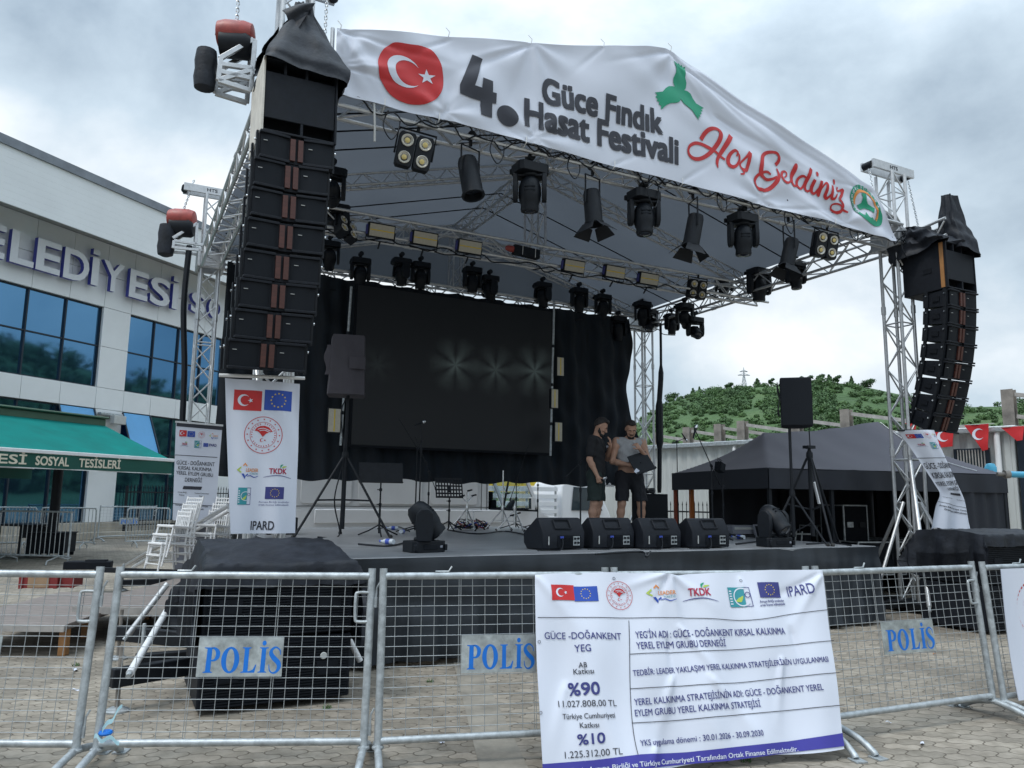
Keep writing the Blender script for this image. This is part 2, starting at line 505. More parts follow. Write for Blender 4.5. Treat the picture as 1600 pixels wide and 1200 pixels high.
class Canvas:
    """lays flat print onto a cloth or plate given as surf(s, t) -> point; everything ends up in one mesh"""
    def __init__(c, mb, surf, off=.003, maxlen=.05):
        c.mb, c.surf, c.off, c.maxlen, c.lift = mb, surf, off, maxlen, 0
    def put(c, vs, fs, m):
        bm = bmesh.new()
        bv = [bm.verts.new((p[0], p[1], 0)) for p in vs]
        for f in fs:
            try:
                bm.faces.new([bv[i] for i in f])
            except ValueError:
                pass
        bm.normal_update()
        bmesh.ops.triangulate(bm, faces=bm.faces[:])
        for _ in range(5):
            e = [e for e in bm.edges if e.calc_length() > c.maxlen]
            if not e:
                break
            bmesh.ops.subdivide_edges(bm, edges=e, cuts=1)
            bmesh.ops.triangulate(bm, faces=bm.faces[:])
        bm.verts.index_update()
        out = []
        h = .004
        off = c.off + c.lift
        for v in bm.verts:
            s, t = v.co.x, v.co.y
            p = V(c.surf(s, t))
            a = V(c.surf(s + h, t)) - V(c.surf(s - h, t))
            b = V(c.surf(s, t + h)) - V(c.surf(s, t - h))
            out.append(p + a.cross(b).normalized() * off)
        c.mb.add(out, [tuple(v.index for v in f.verts) for f in bm.faces], m)
        bm.free()
    def poly(c, pts, m):
        c.put(pts, [tuple(range(len(pts)))], m)
    def rect(c, x, y, wd_, h, m):
        c.poly([(x, y), (x + wd_, y), (x + wd_, y + h), (x, y + h)], m)
    def disc(c, x, y, r, m, ry=None, n=32):
        c.poly(disc2d(x, y, r, ry, n), m)
    def ring(c, x, y, r, t, m, n=40, ry=None, a0=0, a1=2 * math.pi):
        k = 1 if ry is None else ry / r
        o = [(x + r * math.cos(a0 + (a1 - a0) * i / n), y + k * r * math.sin(a0 + (a1 - a0) * i / n)) for i in range(n + 1)]
        q = [(x + (r - t) * math.cos(a0 + (a1 - a0) * i / n), y + k * (r - t) * math.sin(a0 + (a1 - a0) * i / n)) for i in range(n + 1)]
        c.put(o + q, [(i, i + 1, n + 2 + i, n + 1 + i) for i in range(n)], m)
    def stroke(c, pts, wds, m, n=5):
        vs, fs = stroke2d(pts, wds, n)
        c.put(vs, fs, m)
    def text(c, s, x, y, h, m, w_=None, al='l', bold=0.0, slant=0.0, rise=0.0):
        """baseline at y, capital height h, optional total width; rise tilts the baseline"""
        vs, fs = text_mesh(s)
        x0 = min(p[0] for p in vs); x1 = max(p[0] for p in vs)
        k = h / _CAP
        kx = k if w_ is None else w_ / (x1 - x0)
        tot = (x1 - x0) * kx
        ox = x - (0 if al == 'l' else tot / 2 if al == 'c' else tot)
        b = bold * h * .9
        for i, (dx, dy) in enumerate(((0, 0),) if not bold else ((-b, -b), (b, -b), (b, b), (-b, b)) if bold < .03 else ((-b, -b), (0, -b), (b, -b), (b, b), (0, b), (-b, b))):
            c.lift += .0003 * i
            c.put([(ox + dx + (p[0] - x0) * kx + slant * p[1] * k, y + dy + p[1] * k + rise * (p[0] - x0) * kx) for p in vs], fs, m)
            c.lift -= .0003 * i
    # ---- emblems that recur on the cloths
    def flag_tr(c, x, y, wd_, h):
        c.rect(x, y, wd_, h, 'red')
        c.lift += .0015
        vs, fs = crescent2d(x + wd_ * .36, y + h / 2, h * .29)
        c.put(vs, fs, 'banner')
        c.poly(star2d(x + wd_ * .60, y + h / 2, h * .13, math.pi), 'banner')
        c.lift -= .0015
    def flag_eu(c, x, y, wd_, h, m='euro_blue'):
        c.rect(x, y, wd_, h, m)
        c.lift += .0015
        for i in range(12):
            a = math.pi * i / 6
            c.poly(star2d(x + wd_ / 2 + h * .33 * math.cos(a), y + h / 2 + h * .33 * math.sin(a), h * .055, math.pi / 2), 'yellow')
        c.lift -= .0015
    def seal(c, x, y, r):
        c.ring(x, y, r, r * .035, 'red', ry=r)
        c.ring(x, y, r * .70, r * .02, 'red', ry=r * .70)
        for i in range(16):
            a = 2 * math.pi * i / 16
            c.poly(star2d(x + r * .84 * math.cos(a), y + r * .84 * math.sin(a), r * .06, a), 'red')
        for i in range(30):
            a = 2 * math.pi * i / 30
            if i % 9 == 8:
                continue
            ca, sa = math.cos(a), math.sin(a)
            c.put([(x + r * (.57 * ca - .02 * sa), y + r * (.57 * sa + .02 * ca)), (x + r * (.57 * ca + .02 * sa), y + r * (.57 * sa - .02 * ca)),
                   (x + r * (.64 * ca + .02 * sa), y + r * (.64 * sa - .02 * ca)), (x + r * (.64 * ca - .02 * sa), y + r * (.64 * sa + .02 * ca))], [(0, 1, 2, 3)], 'red')
        fan = [(-.46, .22), (-.36, .38), (-.18, .48), (.05, .5), (.28, .42), (.48, .2), (.32, .16), (.14, .08), (-.02, -.1), (-.16, .08), (-.3, .2)]
        c.poly([(x + a * r, y + b * r) for a, b in fan], 'red')
        c.lift += .0015
        for q in (0, 1):
            c.stroke([(x + r * (-.30 + .1 * q), y + r * (.30 - .08 * q)), (x + r * (.0 + .05 * q), y + r * (.36 - .1 * q)), (x + r * (.36 - .03 * q), y + r * (.22 - .08 * q))], r * .035, 'banner')
        c.lift -= .0015
        vs, fs = crescent2d(x - r * .05, y - r * .28, r * .10)
        c.put(vs, fs, 'red')
        c.poly(star2d(x + r * .1, y - r * .28, r * .06), 'red')
    def leader(c, x, y, wd_, h):
        p = lambda a, b: (x + a * wd_, y + b * h)
        c.poly([p(0, .55), p(.2, .78), p(.2, .66), p(.1, .55), p(.22, .44), p(.2, .36)], 'lime')
        c.poly([p(.26, .82), p(.36, 1), p(.48, .8), p(.43, .78), p(.36, .9), p(.31, .78)], 'orange')
        c.poly([p(.22, .32), p(.32, .34), p(.40, .14), p(.52, .26), p(.50, .34), p(.41, .24), p(.38, .0)], 'euro_blue')
        c.text('LEADER', x + .42 * wd_, y + .45 * h, h * .2, 'orange', wd_ * .56, bold=.02)
        c.text('TÜRKİYE', x + .58 * wd_, y + .28 * h, h * .1, 'teal', wd_ * .38)
        c.stroke([p(.48, .16), p(.62, .22), p(.8, .12), p(1, .2)], [h * .03, h * .05, h * .05, h * .02], 'euro_blue')
    def tkdk(c, x, y, wd_, h):
        c.text('TKDK', x + wd_ * .5, y + h * .32, h * .38, 'red_ink', wd_ * .62, 'c', .03)
        c.stroke([(x, y + h * .05), (x + wd_ * .3, y + h * .17), (x + wd_ * .65, y + h * .17), (x + wd_, y)], [h * .02, h * .05, h * .05, h * .02], 'navy')
        c.stroke([(x + wd_ * .58, y + h * .72), (x + wd_ * .6, y + h * .9), (x + wd_ * .68, y + h)], [h * .02, h * .12, h * .02], 'green')
        c.stroke([(x + wd_ * .62, y + h * .75), (x + wd_ * .7, y + h * .82), (x + wd_ * .82, y + h * .86)], [h * .02, h * .12, h * .02], 'lime')
    def wheat(c, x, y, wd_, h):
        c.rect(x, y, wd_ * .72, h, 'teal')
        c.rect(x + wd_ * .97, y, wd_ * .03, h, 'navy')
        c.rect(x + wd_ * .72, y, wd_ * .25, h * .03, 'navy')
        c.rect(x + wd_ * .72, y + h * .97, wd_ * .25, h * .03, 'navy')
        c.lift += .0015
        c.ring(x + wd_ * .6, y + h * .5, wd_ * .38, wd_ * .05, 'banner', a0=1.2, a1=5.6)
        c.stroke([(x + wd_ * .3, y + h * .3), (x + wd_ * .5, y + h * .36), (x + wd_ * .66, y + h * .55)], [wd_ * .02, wd_ * .2, wd_ * .02], 'lime')
        for i in range(6):
            c.rect(x + wd_ * .03, y + h * (.12 + .13 * i), wd_ * .12, h * .06, 'banner')
        c.ring(x + wd_ * .84, y + h * .6, wd_ * .12, wd_ * .03, 'navy')
        c.lift -= .0015
    def eu_note(c, x, y, wd_, h):
        c.text('Avrupa Birliği tarafından', x, y + h * .6, h * .33, 'navy', wd_)
        c.text('ortak finanse edilmektedir', x, y, h * .33, 'navy', wd_)
mat('red_ink', (.40, .02, .06), .5, 0, .05)

def cloth(mb, surf, s0, s1, t0, t1, nu, nv, m='banner', thick=.003):
    """front sheet, and a back sheet a little behind it, of a hanging cloth"""
    def back(a, b):
        s, t = s0 + (s1 - s0) * a, t0 + (t1 - t0) * b
        h = .004
        p = V(surf(s, t))
        n = (V(surf(s + h, t)) - V(surf(s - h, t))).cross(V(surf(s, t + h)) - V(surf(s, t - h))).normalized()
        return p - n * thick
    mb.grid(lambda a, b: surf(s0 + (s1 - s0) * a, t0 + (t1 - t0) * b), nu, nv, m)
    mb.grid(back, nu, nv, m, flip=True)

# ---- POLİS in a bold serif, capital height 1, origin at the left end of the baseline
def polis(c, x, y, h, wd_, m='polis_blue'):
    kx = wd_ / 3.32
    q = lambda pts: [(x + a * kx, y + b * h) for a, b in pts]
    def st(pts, ws):
        vs, fs = stroke2d(pts, ws)
        c.put([(x + a * kx, y + b * h) for a, b in vs], fs, m)
    # P
    c.poly(q([(.0, 0), (.40, 0), (.40, .03), (.32, .06), (.33, .94), (.38, 1), (.0, 1), (.0, .97), (.12, .94), (.10, .06), (.0, .03)]), m)
    st([(.30, .975), (.46, .95), (.585, .80), (.57, .62), (.46, .50), (.31, .48)], [.05, .10, .19, .18, .09, .05])
    # O
    n = 32
    vs = [(1.14 + .39 * math.cos(2 * math.pi * i / n), .5 + .52 * math.sin(2 * math.pi * i / n)) for i in range(n)] + \
         [(1.14 + .175 * math.cos(2 * math.pi * i / n), .5 + .44 * math.sin(2 * math.pi * i / n)) for i in range(n)]
    c.put(q(vs), [(i, (i + 1) % n, n + (i + 1) % n, n + i) for i in range(n)], m)
    # L
    c.poly(q([(1.62, 0), (2.22, 0), (2.29, .32), (2.25, .32), (2.14, .12), (1.98, .06), (1.93, .06), (1.93, .94), (2.02, .97), (2.02, 1), (1.64, 1), (1.64, .97), (1.74, .94), (1.73, .06), (1.62, .03)]), m)
    # İ
    c.poly(q([(2.36, 0), (2.74, 0), (2.74, .03), (2.66, .06), (2.67, .94), (2.77, .97), (2.77, 1), (2.39, 1), (2.39, .97), (2.48, .94), (2.46, .06), (2.36, .03)]), m)
    c.poly(q(disc2d(2.57, 1.17, .09, .10, 16)), m)
    # S
    st([(3.30, .70), (3.27, .88), (3.10, 1.0), (2.93, .92), (2.89, .76), (3.02, .58), (3.22, .40), (3.27, .22), (3.17, .04), (3.0, -.01), (2.87, .10), (2.83, .32)],
       [.03, .05, .07, .11, .17, .20, .20, .17, .10, .06, .05, .03])
# ================================================================== the setting
def nodes_of(name):
    m = bpy.data.materials.new(name)
    m.use_nodes = True
    M[name] = m
    t = m.node_tree
    def nd(ty, ins=None, **k):
        n = t.nodes.new(ty)
        for a, b in k.items():
            setattr(n, a, b)
        for a, b in (ins or {}).items():
            if hasattr(b, 'is_output') or isinstance(b, bpy.types.NodeSocket):
                t.links.new(b, n.inputs[a])
            else:
                n.inputs[a].default_value = b
        return n
    return m, t, t.nodes['Principled BSDF'], nd
# --- interlocking pavers
m, t, b, nd = nodes_of('pavers')
tcn = nd('ShaderNodeTexCoord')
mpn = nd('ShaderNodeMapping', {'Vector': tcn.outputs['Object'], 'Rotation': (0, 0, R(14))})
sx = nd('ShaderNodeSeparateXYZ', {0: mpn.outputs[0]})
def ma(op, a, b_=None):
    n = nd('ShaderNodeMath', operation=op)
    for i, x in enumerate((a, b_)):
        if x is None: continue
        if isinstance(x, (int, float)): n.inputs[i].default_value = x
        else: t.links.new(x, n.inputs[i])
    return n.outputs[0]
PW, PH = .215, .118
wx = ma('MULTIPLY', ma('SINE', ma('MULTIPLY', sx.outputs[1], 2 * math.pi / PH)), .014)
wy = ma('MULTIPLY', ma('SINE', ma('MULTIPLY', sx.outputs[0], 4 * math.pi / PW)), .012)
wob = nd('ShaderNodeTexNoise', {'Vector': mpn.outputs[0], 'Scale': 3.0, 'Detail': 2})
wv = ma('MULTIPLY', ma('SUBTRACT', wob.outputs['Fac'], .5), .03)
cx = nd('ShaderNodeCombineXYZ', {0: ma('ADD', ma('ADD', sx.outputs[0], wx), wv), 1: ma('ADD', ma('ADD', sx.outputs[1], wy), wv), 2: 0.0})
br = nd('ShaderNodeTexBrick', {'Vector': cx.outputs[0], 'Color1': (.25, .225, .19, 1), 'Color2': (.37, .33, .28, 1), 'Mortar': (.13, .11, .086, 1), 'Scale': 1.0, 'Mortar Size': .0052, 'Mortar Smooth': .5, 'Bias': -.1, 'Brick Width': PW, 'Row Height': PH})
g1 = nd('ShaderNodeTexNoise', {'Vector': tcn.outputs['Object'], 'Scale': .55, 'Detail': 6, 'Roughness': .65})
g2 = nd('ShaderNodeTexNoise', {'Vector': tcn.outputs['Object'], 'Scale': 9.0, 'Detail': 6, 'Roughness': .7})
r1 = nd('ShaderNodeValToRGB', {0: g1.outputs['Fac']})
r1.color_ramp.elements[0].position = .34
r1.color_ramp.elements[0].color = (.60, .58, .56, 1)
r1.color_ramp.elements[1].position = .66
r1.color_ramp.elements[1].color = (1.14, 1.13, 1.10, 1)
r2 = nd('ShaderNodeValToRGB', {0: g2.outputs['Fac']})
r2.color_ramp.elements[0].position = .3
r2.color_ramp.elements[0].color = (.66, .65, .62, 1)
r2.color_ramp.elements[1].position = .62
r2.color_ramp.elements[1].color = (1.06, 1.06, 1.06, 1)
mm = nd('ShaderNodeMix', {0: 1.0, 6: br.outputs['Color'], 7: r1.outputs[0]}, data_type='RGBA', blend_type='MULTIPLY')
m2 = nd('ShaderNodeMix', {0: 1.0, 6: mm.outputs[2], 7: r2.outputs[0]}, data_type='RGBA', blend_type='MULTIPLY')
g3 = nd('ShaderNodeTexNoise', {'Vector': tcn.outputs['Object'], 'Scale': 2.3, 'Detail': 3, 'Distortion': .6})
r3 = nd('ShaderNodeValToRGB', {0: g3.outputs['Fac']})
r3.color_ramp.elements[0].position = .64
r3.color_ramp.elements[1].position = .74
m3 = nd('ShaderNodeMix', {0: ma('MULTIPLY', r3.outputs[0], .45), 6: m2.outputs[2], 7: (.10, .088, .07, 1)}, data_type='RGBA')
t.links.new(m3.outputs[2], b.inputs['Base Color'])
b.inputs['Roughness'].default_value = .82
hh = ma('ADD', ma('MULTIPLY', br.outputs['Fac'], -1.0), ma('MULTIPLY', g2.outputs['Fac'], .5))
bp = nd('ShaderNodeBump', {'Strength': .7, 'Distance': .008, 'Height': hh})
t.links.new(bp.outputs[0], b.inputs['Normal'])
# --- blue tinted mirror glass
m, t, b, nd = nodes_of('mirror_glass')
b.inputs['Base Color'].default_value = (.085, .21, .36, 1)
b.inputs['Metallic'].default_value = .92
b.inputs['Roughness'].default_value = .035
tcn = nd('ShaderNodeTexCoord')
nz = nd('ShaderNodeTexNoise', {'Vector': tcn.outputs['Object'], 'Scale': .8, 'Detail': 1})
bp = nd('ShaderNodeBump', {'Strength': .05, 'Distance': .05, 'Height': nz.outputs['Fac']})
t.links.new(bp.outputs[0], b.inputs['Normal'])
# --- hillside
m, t, b, nd = nodes_of('hillside')
tcn = nd('ShaderNodeTexCoord')
nz = nd('ShaderNodeTexNoise', {'Vector': tcn.outputs['Object'], 'Scale': .035, 'Detail': 9, 'Roughness': .68})
rp = nd('ShaderNodeValToRGB', {0: nz.outputs['Fac']})
e = rp.color_ramp.elements
e[0].position, e[0].color = .34, (.040, .082, .026, 1)
e[1].position, e[1].color = .68, (.088, .142, .050, 1)
x = e.new(.52)
x.color = (.060, .116, .037, 1)
t.links.new(rp.outputs[0], b.inputs['Base Color'])
b.inputs['Roughness'].default_value = .95
nz2 = nd('ShaderNodeTexNoise', {'Vector': tcn.outputs['Object'], 'Scale': .6, 'Detail': 6})
bp = nd('ShaderNodeBump', {'Strength': 1.0, 'Distance': 1.5, 'Height': nz2.outputs['Fac']})
t.links.new(bp.outputs[0], b.inputs['Normal'])

mb = MB('pavers')
mb.add([(-700, -300, 0), (700, -300, 0), (700, 900, 0), (-700, 900, 0)], [(0, 1, 2, 3)])
tag(mb.build('ground', smooth=0), kind='structure')
mb = MB('stone')
mat('channel', (.235, .213, .178), .85, 0, .3, 4, .35, 26)
ps = [(wz(714, 1058), wz(757, 1058)), (wz(733, 1129), wz(791, 1129)), (wz(749, 1200), wz(825, 1200))]
a0, a1 = (ps[0][0] - ps[2][0]).normalized(), (ps[0][1] - ps[2][1]).normalized()
l0, l1 = ps[2][0] - a0 * 3.2, ps[2][1] - a1 * 3.2
f0, f1 = ps[0][0] + a0 * 2.5, ps[0][1] + a1 * 2.5
mb = MB('channel')
mb.grid(lambda a, c_: (l0.lerp(l1, a)).lerp(f0.lerp(f1, a), c_) + V((0, 0, .005 - .004 * math.sin(math.pi * a))), 4, 30)
tag(mb.build('path', smooth=60), kind='structure')

# --- the hill on the right, rising behind the yard
def lerp_tab(tab, x):
    if x <= tab[0][0]: return tab[0][1]
    for (a, b_), (c_, d) in zip(tab, tab[1:]):
        if x <= c_:
            k = (x - a) / (c_ - a)
            return b_ + (d - b_) * k
    return tab[-1][1]
RIDGE = [(-8, .01), (2, .05), (9, .093), (11.3, .122), (14, .136), (16.3, .143), (18, .148), (20, .149), (22.2, .150), (24.2, .144), (26.2, .132), (28.5, .118), (31, .107), (33.7, .105), (40, .12), (55, .13), (62, .14), (68, .165), (75, .20), (84, .215), (95, .18), (110, .10), (122, .03)]
RR, R0 = 235.0, 62.0
def hill_z(az, r):
    e_ = lerp_tab(RIDGE, az)
    k = max(0, min(1, (r - R0) / (RR - R0)))
    k = k * k * (3 - 2 * k) * .35 + k * .65
    top = e_ * RR / math.cos(0) + 1.5
    z = top * k - .8 * (1 - k)
    if r > RR:
        z = top - (r - RR) * .25
    a = R(az)
    x, y = r * math.sin(a), r * math.cos(a)
    z += k * (1 - .6 * (r > RR - 15)) * (2.2 * math.sin(x * .043 + 1.3) * math.sin(y * .037) + 1.1 * math.sin(x * .11 + y * .07))
    return z
def hill_pt(az, r):
    a = R(az)
    return V((r * math.sin(a), r * math.cos(a), hill_z(az, r)))
mb = MB('hillside')
mb.grid(lambda a, c_: hill_pt(-8 + 130 * a, R0 - 4 + 240 * c_), 190, 60)
tag(mb.build('hill', smooth=80, base=T(hill_pt(18, 150))), kind='structure')

rng = np.random.default_rng(5)
def leaf_cloud(mb, c, rad, n, size, m, squash=.8, rs=rng):
    """n little leaf faces spread through a lumpy ball"""
    d = rs.normal(size=(n, 3))
    d /= np.linalg.norm(d, axis=1)[:, None]
    rr = rad * (.55 + .45 * rs.random(n)) * (1 + .22 * np.sin(d[:, 0] * 5 + c[0]) * np.cos(d[:, 2] * 4 + c[1]))
    P = np.array(c) + d * rr[:, None] * np.array([1, 1, squash])
    nn = d + rs.normal(size=(n, 3)) * .28
    nn /= np.linalg.norm(nn, axis=1)[:, None]
    a = np.cross(nn, rs.normal(size=(n, 3)))
    a /= np.linalg.norm(a, axis=1)[:, None]
    bq = np.cross(nn, a)
    s = size * (.6 + .8 * rs.random(n))[:, None]
    q = np.stack([P - a * s * .5, P + bq * s * .34, P + a * s * .5, P - bq * s * .34], 1).reshape(-1, 3)
    o = len(mb.v)
    mb.v.extend(V(p) for p in q)
    mb.f.extend((o + 4 * i, o + 4 * i + 1, o + 4 * i + 2, o + 4 * i + 3) for i in range(n))
    mb.k.extend([m] * n)
mb = MB('leaf')
for i in range(2500):
    az = rng.uniform(6, 36)
    r = R0 + 12 + (RR - R0 - 27) * rng.random() ** .8
    patch = math.sin(az * .9 + 1) + math.sin(r * .045 + az * .35) + .7 * math.sin(az * 2.3 - r * .03)
    if patch < -.15 and rng.random() < .6:
        continue
    p = hill_pt(az, r)
    s = rng.uniform(.5, 1.7) * (1.3 if patch > .9 else .75) * min(1, .55 + .03 * (az - 6))
    k = 'leaf_dark' if rng.random() < (.35 if patch > .9 else .08) else 'leaf' if rng.random() < .6 else 'leaf_light'
    leaf_cloud(mb, (p.x, p.y, p.z + s * .45), s, int(105 * (.6 + s / 3)), .42, k, .7)
for i in range(520):
    az = rng.uniform(36, 112)
    r = R0 + 15 + (RR - R0 - 6) * rng.random()
    p = hill_pt(az, r)
    s = rng.uniform(2.2, 5)
    leaf_cloud(mb, (p.x, p.y, p.z + s * .4), s, 34, 1.9, 'leaf_dark' if rng.random() < .5 else 'leaf')
tag(mb.build('hill_shrubs', smooth=0, base=T(hill_pt(18, 150))), kind='stuff', label='mixed green shrubs and young trees covering the hillside')

def tree(px, topy, wpx, r, label, kind='broad', lm='leaf_dark'):
    az = math.degrees(math.atan2(px - 800, 1200))
    base = hill_pt(az, r)
    dist = r
    hor = 780 + .0131 * (px - 800)
    top = EYE.z + (hor - topy) / 1200 * r * math.cos(R(az)) * .985
    h = max(2.5, top - base.z)
    wd_ = wpx / 1200 * r * math.cos(R(az)) / 2
    root = thing('hill_tree', label, 'tree', T(base), 'trees standing on the hill ridge')
    tb = MB('bark', T(base))
    tb.path([(0, 0, -.3), (.05, 0, h * .3), (0, .05, h * .62), (.03, 0, h * .9)], [h * .03, h * .024, h * .016, h * .005], 6)
    for a in range(4):
        an = a * 1.7
        tb.path([(0, 0, h * (.35 + .1 * a)), (wd_ * .4 * math.cos(an), wd_ * .4 * math.sin(an), h * (.5 + .1 * a))], [h * .012, h * .004], 5)
    tb.build('trunk', root)
    cb = MB(lm)
    if kind == 'broad':
        for i in range(9):
            a = i * 2.4
            q = (base.x + wd_ * .55 * math.cos(a) * (i > 0), base.y + wd_ * .55 * math.sin(a) * (i > 0), base.z + h * (.38 + .5 * ((i * .37) % 1)))
            leaf_cloud(cb, q, wd_ * .5, 70, .42, lm if i % 3 else 'leaf')
    else:
        for i in range(7):
            z = .28 + .68 * i / 6
            leaf_cloud(cb, (base.x + .1 * wd_ * math.sin(i * 2), base.y, base.z + h * z), wd_ * (1.05 - .85 * i / 6), 60, .5, lm if i % 3 else 'leaf', .5)
    cb.build('crown', root, smooth=0)
for (px, ty, wp, lab, kd) in [
        (1052, 617, 26, 'dark spreading tree at the low left end of the ridge beside the stage tower', 'broad'),
        (1086, 620, 10, 'small dark conifer on the ridge just right of the low spreading tree', 'conifer'),
        (1096, 619, 7, 'thin pointed tree on the ridge below the left slope of the pylon', 'conifer'),
        (1143, 607, 15, 'round dark tree on the ridge left of the pylon', 'broad'),
        (1188, 593, 14, 'tall layered dark conifer on the ridge right of the pylon', 'conifer'),
        (1210, 598, 10, 'small bush-like tree on the ridge left of the raised loudspeaker', 'broad'),
        (1256, 590, 11, 'tree top on the ridge showing over the raised loudspeaker', 'broad'),
        (1270, 597, 14, 'pale green tree on the ridge just right of the raised loudspeaker', 'broad'),
        (1288, 593, 15, 'first dark tree of the clump on the crest of the ridge', 'broad'),
        (1302, 592, 14, 'middle pointed tree of the clump on the crest of the ridge', 'conifer'),
        (1314, 594, 14, 'right-hand dark tree of the clump on the crest of the ridge', 'broad'),
        (1337, 601, 8, 'little pointed tree alone on the ridge right of the crest clump', 'conifer'),
        (1363, 600, 24, 'broad dark tree on the ridge left of the right stage tower', 'broad')]:
    tree(px, ty, wp, RR - 6, lab, kd)
# pylon
az = math.degrees(math.atan2(1167 - 800, 1200))
pb = hill_pt(az, RR + 6)
top = EYE.z + (784 - 569) / 1200 * (RR + 6) * math.cos(R(az)) * .985
root = thing('power_pylon', 'grey lattice power pylon standing on the far hill ridge', 'pylon', T(pb))
h = top - pb.z
mb = MB('pylon_steel', T(pb))
for sx_ in (-1, 1):
    for sy in (-1, 1):
        mb.tube((sx_ * h * .12, sy * h * .12, 0), (sx_ * h * .018, sy * h * .018, h * .72), .075, 5)
        mb.tube((sx_ * h * .018, sy * h * .018, h * .72), (0, 0, h), .07, 5)
for i in range(7):
    a, c_ = i / 7, (i + 1) / 7
    wa, wc = h * (.12 - .102 * a), h * (.12 - .102 * c_)
    for sy in (-1, 1):
        mb.tube((-wa, sy * wa, h * .72 * a), (wc, sy * wc, h * .72 * c_), .06, 4)
        mb.tube((wa, sy * wa, h * .72 * a), (-wc, sy * wc, h * .72 * c_), .06, 4)
mb.build('mast', root)
for z, l in ((.73, .2), (.85, .13)):
    mb = MB('pylon_steel', T(pb))
    for s_ in (-1, 1):
        mb.tube((-h * l, 0, h * z), (h * l, 0, h * z), .12, 5)
        mb.tube((s_ * h * l, 0, h * z), (0, 0, h * (z + .06)), .08, 5)
    mb.build('cross_arm', root)

# houses across the square, seen mirrored in the town hall glass
def house(az, r, w_, d, h, label, rotd, wallm='white_paint'):
    b_ = hill_pt(az, r)
    X = T(b_ - V((0, 0, .5))) @ rotz(R(rotd))
    root = thing('hillside_house', label, 'house', X, 'houses on the slope facing the town hall')
    mb = MB(wallm, X)
    mb.box((0, 0, h / 2), (w_, d, h))
    mb.build('wall', root)
    mb = MB('roof_tile', X)
    mb.prism([(-w_ / 2 - .5, 0), (w_ / 2 + .5, 0), (0, h * .3)], d + 1, T(0, d / 2 + .5, h) @ rotx(R(90)))
    mb.build('roof', root)
    for f_ in range(int(h // 2.8)):
        for i in range(int(w_ // 2.4)):
            mb = MB('car_glass', X)
            mb.box((-w_ / 2 + 1.4 + i * 2.4, -d / 2 - .02, 1.5 + f_ * 2.8), (1.1, .06, 1.3))
            mb.box((-w_ / 2 + 1.4 + i * 2.4, -d / 2 - .04, .8 + f_ * 2.8), (1.3, .12, .08), m='white_paint')
            mb.build('window', root)
house(73.5, 118, 15, 9, 6.5, 'long white two-storey house mirrored in the blue town hall windows', -75)
house(69.5, 112, 8, 8, 5.6, 'small white house with tiled roof beside the long white house', -70)
house(80, 100, 12, 9, 9, 'pale three-storey house mirrored in the lower town hall windows', -78)

# ================================================================== town hall on the left
FX = V((.385, .923, 0)).normalized()
FY = V((-FX.y, FX.x, 0))
FAC = Matrix((FX, FY, V((0, 0, 1)))).transposed().to_4x4()
FAC.translation = V((-14.3, 26.8, 0))
def pf(x, y, off=0):
    q = FAC.inverted() @ hit(x, y, FAC @ V((0, off, 0)), FY)
    return q
hall = thing('town_hall', 'white clad town hall with blue mirror windows and raised letters', 'building', FAC @ T(0, 0, 0))
T0, T1 = -13.0, 13.0
mb = MB('joint', FAC)
mb.box(((T0 + T1) / 2, 5.2, 6.2), (T1 - T0, 9.9, 11.6))       # dark body behind the cladding
mb.build('core', hall)
cols = [(-5.85, -4.40), (-.37, .77), (5.55, 6.7), (11.4, 12.4)]
bays = [(-4.40, -.37, 3), (.77, 5.55, 4), (6.7, 11.4, 4), (-11.2, -5.85, 4)]
mb = MB('clad', FAC)
def panel(x0, x1, z0, z1, y0=0, g=.012):
    mb.box(((x0 + x1) / 2, y0 + .06, (z0 + z1) / 2), (x1 - x0 - g, .12, z1 - z0 - g))
for (a, c_) in cols:
    for z0, z1 in ((.55, 2.6), (2.6, 4.45), (5.2, 6.65), (6.65, 8.05)):
        panel(a, c_, z0, z1)
    panel(a, c_, 4.45, 5.2)
    panel(a, c_, 8.05, 9.2)
    panel(a, c_, 9.2, 10.35)
for (a, c_, n) in bays:
    for i in range(n):
        x0, x1 = a + (c_ - a) * i / n, a + (c_ - a) * (i + 1) / n
        panel(x0, x1, 4.45, 5.2)
        panel(x0, x1, 8.05, 9.2)
        panel(x0, x1, 9.2, 10.35)
mb.build('cladding', hall, bevel=.006)
mb = MB('stone', FAC)
mb.box(((T0 + T1) / 2, .02, .275), (T1 - T0, .5, .55))
mb.box(((T0 + T1) / 2, -.35, .12), (T1 - T0, .5, .24))
mb.build('plinth', hall, bevel=.02)
for (a, c_, n) in bays:
    for (z0, z1, zm) in ((5.2, 8.05, 6.66), (.55, 4.45, 3.0)):
        fr = MB('frame_dark', FAC)
        for i in range(n + 1):
            fr.box((a + (c_ - a) * i / n, .13, (z0 + z1) / 2), (.05, .07, z1 - z0))
        for z in (z0 + .02, zm, z1 - .02):
            fr.box(((a + c_) / 2, .135, z), (c_ - a, .05, .045))
        wo_ = fr.build('window', hall)
        g = MB('mirror_glass', FAC)
        for i in range(n):
            x0, x1 = a + (c_ - a) * i / n, a + (c_ - a) * (i + 1) / n
            for q0, q1 in ((z0, zm), (zm, z1)):
                tl = random.uniform(-.006, .006)
                g.add([(x0 + .025, .16 + tl, q0 + .02), (x1 - .025, .16 - tl, q0 + .02), (x1 - .025, .16 - tl, q1 - .02), (x0 + .025, .16 + tl, q1 - .02)], [(0, 1, 2, 3)])
        g.build('pane', wo_, smooth=0)
